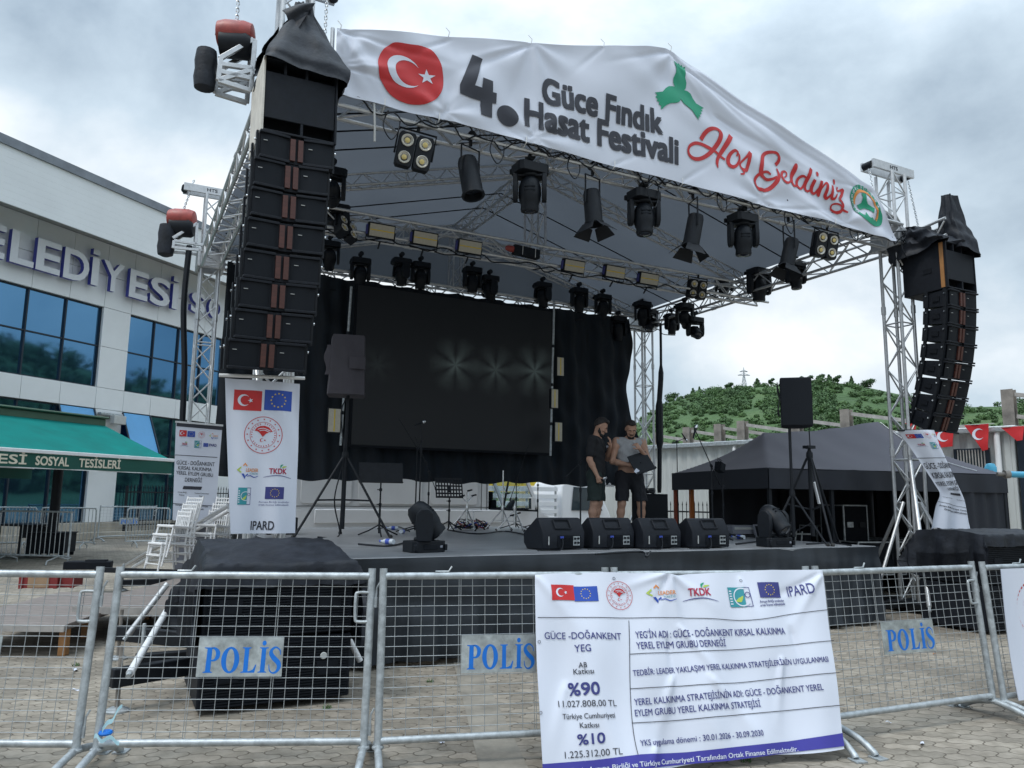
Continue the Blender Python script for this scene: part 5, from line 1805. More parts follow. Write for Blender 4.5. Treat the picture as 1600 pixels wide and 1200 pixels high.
hoist(q, .36, 'red and black chain hoist by the left rain cover with chain rising out of view', hit(374, -30, S(0, .1, 0), E2), (321, 110, .42), .1,
      [(343, 92, 396, 62), (343, 100, 398, 108), (341, 126, 392, 142), (345, 92, 341, 126), (398, 62, 392, 142), (341, 126, 398, 108), (344, 112, 396, 124)], True)
q = pv(284, 348, 6.5)
hoist(q, .46, 'weathered red chain hoist beside the left rear tower', hit(303, 282, S(0, 6.5, 0), E2), (260, 376, .56), 6.5,
      [(270, 372, 308, 349), (272, 376, 325, 384), (272, 387, 322, 392), (308, 349, 306, 382), (272, 376, 270, 388)], False)
mb = MB('chrome')
chain(mb, hit(508, 52, S(0, -.1, 0), E2), hit(513, -40, S(0, -.1, 0), E2))
one(mb, 'hanging_chain', 'steel lifting chain beside the peak of the left rain cover', 'chain')
mb = MB('chrome')
chain(mb, S(UR + .42, -.02, 5.75), S(UR + .40, .1, 6.62))
one(mb, 'hanging_chain', 'steel lifting chain right of the right front tower head', 'chain')
mb = MB('chrome')
chain(mb, S(UR - .52, -.02, 5.7), S(UR - .50, .1, 6.62), .005)
one(mb, 'hanging_chain', 'steel lifting chain left of the right front tower head', 'chain')
mb = MB('black_plastic', STAGE)
q0, q1 = pv(296, 384, 6.4), pv(285, 660, 6.4)
mb.path(catmull([q0, q0.lerp(q1, .35) + V((-.05, 0, 0)), q0.lerp(q1, .7), q1], 6), .05, 7)
one(mb, 'multicore_cable', 'thick black cable loom hanging left of the left rear tower', 'cable')
mb = MB('black_plastic', STAGE)
q0, q1 = pv(1032, 505, 6.0), pv(1030, 770, 6.0)
mb.path(catmull([q0, q0.lerp(q1, .3) + V((.02, 0, 0)), q0.lerp(q1, .5) + V((-.02, 0, 0)), q0.lerp(q1, .75), q1], 6), [.03] * 6 + [.06] * 6 + [.085] * 6 + [.05] * 6 + [.04], 7)
one(mb, 'multicore_cable', 'thick black cable loom hanging right of the right rear tower', 'cable')

# ================================================================== stage lights
def moving_head(X, pan, tilt, label, group, s=1.0, name='moving_head'):
    """X: mounting face, local z runs from the base towards the head"""
    root = thing(name, label, 'stage light', X, group)
    A = X @ Matrix.Scale(s, 4)
    mb = MB('black_plastic', A)
    mb.prism([(-.19, -.10), (-.15, -.14), (.15, -.14), (.19, -.10), (.19, .10), (.15, .14), (-.15, .14), (-.19, .10)], .11, T(0, 0, .0))
    mb.box((0, -.143, .055), (.16, .01, .05), m='grille')
    mb.box((.12, -.146, .055), (.03, .01, .025), m='greyink')
    for a in (-1, 1):
        mb.box((a * .17, -.145, .05), (.03, .03, .06))
    mb.build('base', root, bevel=.008)
    B = A @ rotz(pan)
    mb = MB('black_plastic', B)
    for a in (-1, 1):
        mb.prism([(-.075, .11), (.075, .11), (.095, .26), (.085, .38), (.04, .43), (-.04, .43), (-.085, .38), (-.095, .26)], .055, Matrix(((0, 0, 1, a * .165 - .0275), (1, 0, 0, 0), (0, 1, 0, 0), (0, 0, 0, 1))))
    mb.lathe([(.10, .105), (.11, .12), (.10, .145)], 18)
    mb.box((0, 0, .135), (.30, .15, .03))
    mb.build('yoke', root, bevel=.01)
    Cc = B @ T(0, 0, .33) @ rotx(tilt)
    mb = MB('black_plastic', Cc)
    mb.lathe([(.02, -.185), (.07, -.18), (.105, -.14), (.125, -.07), (.13, .02), (.12, .09), (.10, .14), (.105, .19), (.098, .215), (.085, .215)], 20)
    for k in range(4):
        mb.box((0, .12 if k % 2 else -.12, -.05 + .04 * (k // 2)), (.12, .02, .012), m='grille')
    mb.build('head', root, smooth=30)
    mb = MB('lens', Cc)
    mb.lathe([(.088, .19), (.086, .205), (.05, .226), (.0, .232)], 20)
    mb.build('lens', root)
    return root
def clamp(mb):
    mb.tube((0, 0, -.02), (0, 0, .08), .02, 8)
    mb.tube((0, -.05, .10), (0, .05, .10), .045, 10)
def hang_mh(px, py, v, zt, label, group, pan=0, tilt=0, s=1.0):
    q = pv(px, py, v)
    zt = zt if zt is not None else q.z + .25 * s
    X = STAGE @ T(q.x, v, zt) @ rotx(math.pi)
    r = moving_head(X, pan, tilt, label, group, s)
    mb = MB('black_steel', STAGE @ T(q.x, v, zt))
    clamp(mb)
    mb.build('clamp', r)
    return r
G1 = 'moving heads under the front truss'
hang_mh(828, 288, -.02, ZL - .12, 'moving head light under the front truss between the first two par cans', G1, .5, .1)
hang_mh(1006, 325, -.02, ZL - .12, 'moving head light under the front truss, middle one of three', G1, .4, -.1)
hang_mh(1161, 362, -.02, ZL - .12, 'moving head light under the front truss, right one of three', G1, .5, .05)
G2 = 'moving heads under the rear truss'
for i, (px, py, pan, tl, lab) in enumerate([
        (515, 398, .2, .7, 'moving head half behind the left line array at the rear truss end'), (563, 424, .1, .0, 'moving head on the rear truss just left of the LED wall pipe'),
        (627, 424, 1.3, .1, 'side-on moving head on the rear truss, left one of a close pair'), (657, 430, .1, .05, 'moving head on the rear truss, right one of a close pair'),
        (738, 437, .1, .0, 'moving head on the rear truss under the king post'), (765, 450, 1.4, .2, 'side-on moving head on the rear truss right of the king post'),
        (848, 460, 1.2, .1, 'moving head on the rear truss above the right edge of the LED wall'), (905, 468, .2, .1, 'moving head on the rear truss, left one above the ragged curtain'),
        (942, 478, .4, .3, 'moving head on the rear truss, right one above the ragged curtain'), (966, 512, .4, .3, 'lower moving head against the ragged curtain edge')]):
    hang_mh(px, py, 6.35, None, lab, G2, pan, tl, .95)
G3 = 'lights on the right side truss'
for (px, py, u, pan, tl, s_, lab) in [
        (1004, 488, 8.95, .6, .6, .95, 'moving head nearest the curtain edge on the right rear corner, tilted left'), (1016, 500, 9.2, 1.0, -.7, .9, 'moving head pointing down right at the right rear corner'),
        (1050, 505, 9.3, .1, .1, .8, 'small moving head hanging alone right of the right rear tower'), (1070, 492, 9.1, .9, .9, .95, 'moving head with horizontal barrel right of the rear corner'),
        (1086, 513, 9.3, .3, -1.0, .9, 'lowest moving head at the right rear corner, barrel tipped down'), (1131, 442, 9.3, .6, .3, .9, 'moving head on the right side truss left of the twin yoke light'),
        (1186, 443, 9.3, .3, .1, 1.1, 'bulky moving head on the middle of the right side truss'), (1243, 428, 9.3, .3, -.1, .9, 'moving head on the right side truss closest to the front')]:
    q = pu(px, py, u)
    X = STAGE @ T(u, q.y, q.z + .24 * s_) @ rotx(math.pi)
    r = moving_head(X, pan, tl, lab, G3, s_)
    mb = MB('black_steel', STAGE @ T(u, q.y, q.z + .24 * s_))
    clamp(mb)
    mb.build('clamp', r)
for (px, py, v, pan, lab) in ((526, 345, 3.3, .7, 'round-nosed moving head beside the left line array on the middle truss'), (518, 292, 1.8, .3, 'moving head half hidden behind the left line array near the roof edge')):
    hang_mh(px, py, v, None, lab, 'moving heads beside the left line array', pan, 1.2, .9)

def blinder(px, py, v, label, size=.34, yaw=0, tilt=0, roll=0, u=None):
    q = pv(px, py, v) if u is None else pu(px, py, u)
    X = STAGE @ T(q.x, q.y, q.z) @ rotz(yaw) @ rotx(tilt) @ roty(roll)
    root = thing('blinder_light', label, 'stage light', X, 'four-lamp blinders under the roof')
    mb = MB('black_plastic', X)
    h = size / 2
    for a in (-1, 1):
        mb.prism([(-h * .5 + .02, -h), (h * .5 - .02, -h), (h * .5, -h + .03), (h * .5, h - .03), (h * .5 - .02, h), (-h * .5 + .02, h), (-h * .5, h - .03), (-h * .5, -h + .03)], .13, T(a * h * .53, .13, 0) @ rotx(R(90)))
    mb.build('housing', root, bevel=.006)
    mb = MB('black_steel', X)
    mb.path([(-h * 1.12, .07, -.05), (-h * 1.12, .07, h * 1.25), (h * 1.12, .07, h * 1.25), (h * 1.12, .07, -.05)], .012, 6)
    mb.tube((0, .07, h * 1.25), (0, .07, h * 1.6), .018, 8)
    mb.build('bracket', root)
    for a in (-1, 1):
        for b_ in (-1, 1):
            mb = MB('lamp_rim', X @ T(a * h * .53, 0, b_ * h * .5) @ rotx(R(90)))
            r_ = h * .36
            mb.lathe([(r_, .0), (r_, .012), (r_ * .92, .016), (r_ * .75, .004), (.3 * r_, -.012)], 24)
            mb.lathe([(r_ * .45, -.004), (r_ * .42, .008), (.002, .012)], 18, m='lamp_gold')
            mb.build('lamp', root)
blinder(648, 236, -.12, 'four-lamp blinder hanging below the banner under the red disc', .36, R(-12), R(10), R(8))
blinder(1293, 383, -.08, 'four-lamp blinder under the right end of the front truss', .36, R(-10), R(10), R(6))
blinder(1091, 452, 3.1, 'four-lamp blinder at the right end of the middle truss', .34, R(-12), R(10), R(5))
blinder(545, 355, 3.1, 'angled four-lamp blinder beside the left line array', .34, R(35), R(-25), R(20))

def par_can(px, py, label, tilt, yaw, barn, top=None, s=1.0):
    q = pv(px, py, -.02)
    zt = ZL - .03
    X = STAGE @ T(q.x, -.02, zt)
    root = thing('par_can', label, 'stage light', X, 'par cans under the front truss')
    drop = zt - q.z
    mb = MB('black_steel', X)
    clamp(mb)
    w_ = .105 * s
    Yk = rotz(yaw)
    mb.path([Yk @ V(p) for p in ((-w_ - .015, 0, -drop + .08 * s), (-w_ - .015, 0, -.04), (w_ + .015, 0, -.04), (w_ + .015, 0, -drop + .08 * s))], .011, 6)
    mb.build('yoke', root)
    Cn = X @ rotz(yaw) @ T(0, 0, -drop + .06 * s) @ rotx(tilt) @ Matrix.Scale(s, 4)
    mb = MB('black_steel', Cn)
    mb.lathe([(.05, .20), (.085, .185), (.098, .14), (.10, -.20), (.112, -.205), (.112, -.225), (.09, -.225), (.085, -.1)], 20)
    for a in range(3):
        an = -2.0 + a * .35
        mb.bar((.101 * math.cos(an), .101 * math.sin(an), .1), (.101 * math.cos(an), .101 * math.sin(an), -.17), .008, .006, m='chrome')
    mb.build('housing', root, smooth=30)
    mb = MB('lens', Cn)
    mb.lathe([(.09, -.16), (.05, -.17), (.0, -.172)], 18)
    mb.build('lens', root)
    if barn:
        mb = MB('black_steel', Cn)
        for a in range(4):
            F = rotz(math.pi / 2 * a)
            k = .07 if a % 2 else .12
            mb.prism([(-.085, 0), (.085, 0), (.13, .15), (-.13, .15)], .004, F @ T(0, -.105, -.225) @ rotx(R(-125 if a % 2 else -135)))
        mb.build('barn_doors', root)
    return root
par_can(734, 284, 'black par can without flaps under the left part of the front truss', R(-14), R(20), False, s=1.15)
par_can(926, 330, 'black par can with flaps straight below between two moving heads', R(-6), R(15), True, s=1.05)
par_can(1084, 366, 'black par can with flaps turned down left, right of the middle moving head', R(12), R(75), True, s=1.05)
par_can(1234, 400, 'black par can with flaps near the right end of the front truss', R(16), R(80), True, s=1.0)

def wash_panel(px, py, label):
    v = 3.02
    q = pv(px, py, v)
    X = STAGE @ T(q.x, v, q.z) @ rotx(R(14))
    root = thing('led_panel', label, 'stage light', X, 'LED wash panels along the middle truss')
    mb = MB('black_plastic', X)
    mb.box((0, .055, 0), (.40, .10, .215))
    for k in range(6):
        mb.box((-.17 + .068 * k, .115, 0), (.02, .03, .19))
    mb.box((-.21, .05, 0), (.03, .05, .14), m='navy')
    mb.build('housing', root, bevel=.008)
    mb = MB('cream_led', X)
    mb.box((0, .0, 0), (.365, .012, .175))
    mb.box((0, -.008, 0), (.36, .006, .014), m='yellow')
    mb.build('diffuser', root)
    mb = MB('black_steel', X)
    mb.path([(-.215, .05, 0), (-.215, .05, -.15), (.215, .05, -.15), (.215, .05, 0)], .010, 6)
    mb.tube((0, .05, -.15), (0, .12, -.25), .014, 6)
    mb.build('bracket', root)
for px, py, lab in [(597, 361, 'cream LED wash panel on the middle truss nearest the left line array'), (665, 373, 'cream LED wash panel on the middle truss, second from the left line array'), (735, 386, 'cream LED wash panel on the middle truss left of the red-ended power box'),
                    (898, 416, 'cream LED wash panel on the middle truss right of the red-ended power box'), (962, 425, 'cream LED wash panel on the middle truss, second from its right end'), (1015, 436, 'cream LED wash panel on the middle truss nearest its right end')]:
    wash_panel(px, py, lab)
q = pv(822, 392, 3.0)
X = STAGE @ T(q.x, 3.0, q.z) @ roty(R(3))
root = thing('power_box', 'long black power box with red plug on the middle truss', 'power box', X)
mb = MB('black_plastic', X)
mb.box((.03, .06, 0), (.46, .12, .15))
mb.build('case', root, bevel=.01)
mb = MB('hoist_red', X)
mb.lathe([(.05, 0), (.055, .03), (.045, .10), (.03, .13)], 12, T(-.2, .06, 0) @ roty(R(-90)))
mb.build('plug', root)
mb = MB('white_paint', X)
mb.box((-.06, -.003, 0), (.008, .004, .15))
mb.box((.17, -.003, 0), (.008, .004, .15))
mb.build('edge_stripe', root)
# looms tangled along the middle and rear trusses
for i in range(9):
    v, z0 = (3.1, ZC - .25) if i < 4 else (VB - .25, ZL - .02)
    mb = MB('black_plastic', STAGE)
    u = 1.2 + (i % 5) * 1.7
    P = [(u + .16 * k, v + .05 * math.sin(k * 2.1 + i), z0 - .10 * abs(math.sin(k * .55 + i)) - .05 * rs.random()) for k in range(14)]
    mb.path(catmull(P, 3), .011, 5)
    one(mb, 'power_cable', 'black cable looped along the %s roof truss' % ('middle' if i < 4 else 'rear'), 'cable', STAGE @ T(u, v, z0), 'loose cables along the %s truss' % ('middle' if i < 4 else 'rear'))
# ================================================================== things standing on the stage
ZD = .982
def on_deck(px, py, yaw=0):
    q = pzs(px, py, ZD)
    return STAGE @ T(q.x, q.y, ZD) @ rotz(yaw)
def at_deck(u, v, yaw=0):
    return STAGE @ T(u, v, ZD) @ rotz(yaw)
for i, (px, py, yw, lab) in enumerate([(847, 860, 2, 'wedge monitor at the left end of the row of four'), (926, 858, -3, 'second wedge monitor from the left in front of the man in black'), (1005, 858, 1, 'third wedge monitor from the left in front of the man in grey'), (1082, 857, -2, 'wedge monitor at the right end of the row of four')]):
    X = on_deck(px, py, R(yw))
    root = thing('wedge_monitor', lab, 'stage monitor', X, 'wedge monitors along the stage front')
    W_ = .545
    prof = [(0, .01), (-.012, .19), (.085, .335), (.13, .345), (.41, .17), (.40, .06), (.33, .0)]
    mb = MB('speaker_paint', X)
    mb.prism(prof, W_, Matrix(((0, 0, 1, 0), (1, 0, 0, 0), (0, 1, 0, 0), (0, 0, 0, 1))))
    mb.build('cabinet', root, bevel=.012)
    mb = MB('grille', X)
    mb.add([(.02, .15, .342), (W_ - .02, .15, .342), (W_ - .02, .405, .182), (.02, .405, .182)], [(0, 1, 2, 3)])
    mb.build('grille', root)
    mb = MB('speaker_paint', X)
    s_ = .42 if i % 2 else .36
    a_, b_ = V((0, -.010, .192)), V((0, .083, .335))
    fpt = lambda x, k, o: V((x, a_.lerp(b_, k).y - .012 * o, a_.lerp(b_, k).z + .008 * o))
    for (x0, k0, x1, k1) in ((.17, .2, .17, .86), (.37, .2, .37, .86), (.17, .2, .37, .2), (.17, .86, .37, .86)):
        mb.tube(fpt(x0, k0, 1), fpt(x1, k1, 1), .008, 6)
    mb.build('handle', root)
    mb = MB('black_matte', X)
    mb.box((.34, -.011, .095), (.30, .008, .12))
    for k in range(6):
        mb.box((.30, -.017, .05 + .016 * k), (.12, .006, .006))
    mb.box((.43, -.018, .095), (.085, .004, .10), m='galv')
    for (x, z) in ((.41, .12), (.45, .12), (.41, .075), (.45, .075)):
        mb.lathe([(.014, 0), (.013, .012), (.006, .012)], 10, X=T(x, -.02, z) @ rotx(R(90)), m='black_plastic')
    mb.box((.24, -.018, .135), (.04, .014, .022), m='bottle_blue')
    mb.box((.08, -.008, .10), (.012, .006, .09), m='strap')
    mb.build('connector_panel', root)
    mb = MB('black_plastic', X)
    mb.path(catmull([(.24, -.03, .13), (.22, -.07, .06), (.17, -.10, .008), (.02, -.14, .008), (-.12, -.10, .008)], 5), .006, 5)
    mb.build('power_lead', root)

def tripod(root, X, hub, spread, top, r=.018, a0=.3, m='black_steel', low=None):
    mb = MB(m, X)
    mb.tube((0, 0, .10), (0, 0, top), r, 10)
    mb.tube((0, 0, .10), (0, 0, hub + .1), r * 1.35, 10)
    mb.lathe([(r * 1.9, 0), (r * 2.1, .03), (r * 1.9, .08)], 12, T(0, 0, hub))
    mb.build('pole', root)
    for k in range(3):
        a = a0 + 2 * math.pi * k / 3
        mb = MB(m, X)
        f_ = V((spread * math.cos(a), spread * math.sin(a), .012))
        h_ = V((r * 1.6 * math.cos(a), r * 1.6 * math.sin(a), hub))
        mb.tube(h_, f_, r * .75, 8)
        mid = h_.lerp(f_, .55)
        mb.tube(mid, V((0, 0, .16 if low is None else low)), r * .5, 6)
        mb.tube(f_ - V((0, 0, .01)), f_ + V((.03 * math.cos(a), .03 * math.sin(a), .012)), r * 1.1, 8, m='rubber')
        mb.build('leg', root)
# covered loudspeaker on the left
X = at_deck(1.72, 3.3)
base = STAGE.inverted() @ X.translation
topq = pv(549, 618, 3.3)
st = thing('speaker_stand', 'tall black tripod stand carrying the cloth-covered loudspeaker', 'speaker stand', X)
tripod(st, X, 1.08, .72, topq.z - ZD + .1, .024, -.75, low=.5)
mb = MB('black_plastic', X)
mb.path(catmull([(0, -.03, topq.z - ZD), (-.10, -.05, 1.7), (-.03, -.03, 1.1), (-.14, -.06, .5), (-.05, -.06, .02), (-.4, -.3, .01)], 6), .010, 5)
mb.build('cable', st)
c0, c1 = pv(521, 519, 3.1), pv(579, 618, 3.1)
X = STAGE @ T((c0.x + c1.x) / 2, 3.35, c1.z) @ rotz(R(-14))
sp_ = thing('covered_loudspeaker', 'loudspeaker in a dusty purple grey cloth cover left of the LED wall', 'loudspeaker', X)
mat('cover_cloth', (.050, .046, .056), .8, 0, .15, 6, .25, 14)
H_ = c0.z - c1.z
mb = MB('cover_cloth', X)
w_ = (c1.x - c0.x) * .46
def cvp(a, b_):
    an = 2 * math.pi * a
    ca, sa = math.cos(an), math.sin(an)
    k = max(abs(ca), abs(sa))
    k = 1 / (k ** .82)
    wv = 1 + .025 * math.sin(an * 4 + b_ * 3) + .012 * math.sin(b_ * 14 + an * 2)
    tp = 1 - .10 * b_ if b_ < .97 else .87
    return V((ca * k * w_ * wv * tp, sa * k * .25 * wv * tp, H_ * b_))
mb.grid(cvp, 48, 18)
mb.add([cvp(i / 48, 1) for i in range(48)], [tuple(range(48))])
mb.add([cvp(i / 48, 0) for i in range(48)], [tuple(range(48))[::-1]])
mb.build('cloth_cover', sp_, smooth=55)
mb = MB('cover_cloth', X)
mb.grid(lambda a, b_: V((.02 + .22 * a, -.265 - .012 * math.sin(math.pi * a), H_ * (.42 + .2 * b_))), 8, 6)
mb.grid(lambda a, b_: V((-w_ - .05 + .14 * a + .02 * math.sin(b_ * 8), -.16 - .14 * a * .3, H_ * (.32 + .5 * b_))), 6, 12)
mb.build('cover_flap', sp_)
# raised loudspeaker on the right
X = at_deck(6.85, .05)
st = thing('speaker_stand', 'thin black pole stand carrying the raised loudspeaker on the right', 'speaker stand', X)
bq_ = pv(1246, 668, .05)
tripod(st, X, .62, .42, bq_.z - ZD + .06, .019, .9)
X = STAGE @ T(bq_.x - .02, .05, bq_.z) @ rotz(R(-42)) @ rotx(R(0))
sp_ = thing('loudspeaker', 'black loudspeaker raised on a pole above the dark tent', 'loudspeaker', X)
mb = MB('speaker_paint', X)
mb.prism([(-.20, -.16), (.20, -.16), (.19, .06), (.10, .20), (-.10, .20), (-.19, .06)], .66, T(0, 0, 0))
mb.build('cabinet', sp_, bevel=.015)
mb = MB('grille', X)
mb.grid(lambda a, b_: V((-.19 + .38 * a, -.165 - .02 * math.sin(math.pi * a), .02 + .62 * b_)), 8, 4)
mb.build('grille', sp_)
mb = MB('black_matte', X)
mb.box((.155, .13, .40), (.16, .012, .14), T(0, 0, 0) @ Matrix.Identity(4))
mb.grid(lambda a, b_: V((-.21 - .012 * math.sin(b_ * 9), -.1 + .3 * a, .16 + .46 * b_)), 4, 10)
mb.build('handle_cup', sp_)
# crank stand beside it
X = at_deck(7.28, .12)
st = thing('crank_stand', 'black folding tripod with splayed legs right of the raised loudspeaker pole', 'tripod', X)
hub = pv(1262, 702, .12)
tripod(st, X, hub.z - ZD - .12, .55, hub.z - ZD + .02, .022, .1, low=.45)
mb = MB('black_steel', X)
mb.box((0, 0, hub.z - ZD + .03), (.14, .10, .04))
mb.tube((.02, 0, hub.z - ZD), (.0, 0, hub.z - ZD + .9), .008, 6)
mb.box((.3, .0, .62), (.05, .03, .30), roty(R(-16)), m='white_paint')
mb.build('bracket', st)

def music_stand(X, h, label, w_=.5, dh=.32, tilt=-20, yaw=0, perf=False, m='black_steel'):
    root = thing('music_stand', label, 'music stand', X, 'music stands on the stage')
    mb = MB('black_steel', X)
    mb.tube((0, 0, .04), (0, 0, h), .012, 8)
    mb.tube((0, 0, .04), (0, 0, h * .55), .016, 8)
    for z in (h * .55, h * .82):
        mb.lathe([(.022, 0), (.024, .02), (.02, .04)], 10, T(0, 0, z))
        mb.tube((0, 0, z + .02), (-.05, 0, z + .02), .007, 6)
    mb.build('pole', root)
    for k in range(3):
        a = .5 + yaw + 2.09 * k
        mb = MB('black_steel', X)
        mb.path([(0, 0, .16), (.16 * math.cos(a), .16 * math.sin(a), .075), (.32 * math.cos(a), .32 * math.sin(a), .012)], .011, 6)
        mb.build('leg', root)
    D = X @ T(0, 0, h) @ rotz(yaw) @ rotx(R(tilt))
    mb = MB(m, D)
    if perf:
        nx, nz = 9, 5
        for i in range(nx + 1):
            mb.box((-w_ / 2 + w_ * i / nx, 0, dh / 2 - .02), (w_ / nx * .42, .006, dh))
        for j in range(nz + 1):
            mb.box((0, .0005, -.02 + dh * j / nz), (w_ + .02, .005, dh / nz * .42))
    else:
        mb.box((0, 0, dh / 2 - .02), (w_, .008, dh))
    mb.box((0, -.03, -.02), (w_, .06, .008))
    mb.box((0, .012, dh * .4), (.06, .02, .12))
    mb.build('desk', root)
    return root
def stand_to(px, pyfoot, pytop, v, **k):
    b_ = pzs(px, pyfoot, ZD) if v is None else V((pv(px, pyfoot, v).x, v, ZD))
    t_ = pv(px, pytop, b_.y)
    return STAGE @ T(b_.x, b_.y, ZD), t_.z - ZD
X, h = stand_to(592, 838, 752, 3.25)
music_stand(X, h, 'solid black music stand right of the covered loudspeaker', .62, .29, -12, R(-10))
X, h = stand_to(701, 829, 775, 4.7)
music_stand(X, h, 'music stand with round perforations in front of the white van', .46, .32, -14, R(-4), True)
def mic_stand(X, h, label, tilt, ln, yaw, mic=True, flat=False):
    root = thing('microphone_stand', label, 'mic stand', X, 'microphone stands on the stage')
    mb = MB('black_steel', X)
    mb.tube((0, 0, .03), (0, 0, h), .009, 8)
    mb.tube((0, 0, .03), (0, 0, h * .6), .012, 8)
    mb.lathe([(.018, 0), (.02, .03), (.016, .06)], 10, T(0, 0, h * .6))
    mb.build('pole', root)
    for k in range(3):
        a = .9 + 2.09 * k
        mb = MB('black_steel', X)
        mb.tube((0, 0, .10), (.30 * math.cos(a), .30 * math.sin(a), .014), .009, 6)
        mb.build('leg', root)
    Bm = X @ T(0, 0, h) @ rotz(yaw) @ roty(tilt)
    mb = MB('black_steel', Bm)
    mb.tube((0, 0, -ln * .35), (0, 0, ln * .65), .007, 6)
    mb.lathe([(.02, -.02), (.022, 0), (.02, .02)], 10)
    mb.tube((0, 0, -ln * .35), (0, 0, -ln * .35 + .06), .013, 8)
    mb.build('boom', root)
    if mic:
        Mm = Bm @ T(0, 0, ln * .65) @ roty(R(70))
        mb = MB('black_plastic', Mm)
        mb.lathe([(.011, -.13), (.017, .0), (.02, .03)], 12)
        mb.lathe([(.02, .03), (.027, .045), (.027, .07), (.014, .09), (.0, .092)], 14, m='chrome')
        mb.build('microphone', root)
    return root
X, h = stand_to(654, 830, 690, 4.0)
mic_stand(X, h, 'tall microphone stand with silver microphone before the LED wall', R(-4), .45, R(10))
X, h = stand_to(648, 830, 700, 4.3)
mic_stand(X, h, 'slanting boom stand behind the tall silver microphone', R(38), .9, R(190), False)
X, h = stand_to(668, 828, 738, 4.9)
mic_stand(X, h, 'boom stand rising left from the perforated music stand', R(-24), 1.0, R(0), False)
X, h = stand_to(806, 826, 752, 5.3)
mic_stand(X, h, 'thin boom stand leaning right in front of the van window', R(20), 1.1, R(0), False)
X, h = stand_to(840, 826, 758, 5.6)
mic_stand(X, h, 'plain straight microphone stand between van and slatted truck', R(0), .3, 0, False)
X, h = stand_to(907, 830, 722, 2.3)
mic_stand(X, h, 'boom stand crossing in front of the man in black', R(48), 1.0, R(0), False)
X, h = stand_to(1114, 828, 728, 1.2)
r_ = mic_stand(X, h, 'boom stand with hanging black clip box in front of the tent', R(-42), 1.0, R(20), True)
mb = MB('black_matte', X @ T(.11, -.02, h + .02) @ rotz(R(20)) @ roty(R(16)))
mb.box((.06, 0, -.02), (.14, .10, .13))
for k in range(7):
    mb.box((-.06, -.05, -.06 + .02 * k), (.14, .01, .005))
mb.build('clip_box', r_, bevel=.006)
X, h = stand_to(1131, 828, 760, 1.5)
mic_stand(X, h, 'short straight stand right of the stand with the clip box', R(5), .25, 0, False)
X, h = stand_to(1060, 826, 690, 5.0)
mic_stand(X, h, 'tall straight lamp stand in front of the white shed left of the tent', R(70), .35, R(0), True)
# chrome drum hardware
def chrome_stand(px, pyf, pyt, v, label, arm):
    X, h = stand_to(px, pyf, pyt, v)
    root = thing('drum_stand', label, 'drum stand', X, 'chrome drum hardware at the back of the stage')
    tripod(root, X, .34, .30, h, .013, .6, 'chrome')
    mb = MB('chrome', X)
    for (a, b_) in arm:
        mb.tube((0, 0, h * .75), (a, .02, b_ * h), .009, 8)
        mb.tube((a - .04, 0, b_ * h), (a + .05, 0, b_ * h + .02), .014, 8, m='black_plastic')
    mb.build('arm', root)
chrome_stand(729, 828, 770, 4.9, 'low chrome drum stand with cradle arms in front of the van', [(.12, .92), (-.1, .9), (.04, 1.05)])
chrome_stand(785, 829, 735, 4.9, 'tall chrome hi-hat stand in front of the van cab', [(.08, .6)])
chrome_stand(804, 830, 800, 4.6, 'short chrome pedal stand right of the hi-hat stand', [(.06, .9), (-.05, .8)])
mb = MB('chrome')
q = pzs(740, 806, 1.22)
mb.lathe([(.0, .012), (.03, .010), (.15, .0), (.151, .003), (.03, .015)], 24, STAGE @ T(pv(740, 804, 5.0).x, 5.0, 1.30))
mb.tube(S(pv(740, 804, 5.0).x, 5.0, ZD), S(pv(740, 804, 5.0).x, 5.0, 1.3), .01, 6)
one(mb, 'cymbal', 'flat round cymbal-like disc on a chrome post in front of the van', 'cymbal')
# floor moving heads
r_ = moving_head(at_deck(1.72, .10, R(8)), R(62), R(138), 'black moving head standing on the deck at the left stage edge', 'moving heads on the deck', 1.0)
r_ = moving_head(at_deck(6.22, -.22, R(-6)), R(14), R(132), 'black moving head standing on the deck below the raised loudspeaker', 'moving heads on the deck', 1.02)
# small things on the deck
X = at_deck(1.05, 4.1, R(-5))
root = thing('cable_reel_box', 'small black stage box on the deck right of the tall flag banner', 'stage box', X)
mb = MB('black_plastic', X)
mb.box((0, 0, .12), (.42, .3, .24))
mb.build('case', root, bevel=.012)
mb = MB('grille', X)
mb.box((-.06, -.153, .13), (.11, .01, .13), m='greyink')
mb.box((.12, -.153, .13), (.12, .01, .18))
mb.build('vent', root)
q0, q1 = pv(1004, 808, 5.6), pv(1040, 772, 5.6)
X = STAGE @ T((q0.x + q1.x) / 2, 5.75, ZD)
root = thing('amplifier_box', 'square black amplifier case behind the man in grey', 'amplifier', X)
mb = MB('black_matte', X)
hh_ = q1.z - ZD
mb.box((0, 0, hh_ / 2), (q1.x - q0.x, .45, hh_))
mb.build('case', root, bevel=.01)
mb = MB('grille', X)
mb.box((0, -.228, hh_ * .5), (q1.x - q0.x - .06, .01, hh_ - .1))
mb.build('grille', root)
mb = MB('black_plastic', X @ T(0, 0, hh_))
for k in range(5):
    r0 = .13 + .012 * (k % 3)
    mb.path([(r0 * math.cos(a) - .03, r0 * .7 * math.sin(a), .015 + .022 * k + .01 * math.sin(a * 2 + k)) for a in [2 * math.pi * i / 16 for i in range(16)]], .012, 5, closed=True)
one(mb, 'coiled_cable', 'black cable coiled on top of the square amplifier case', 'cable', X @ T(0, 0, hh_))
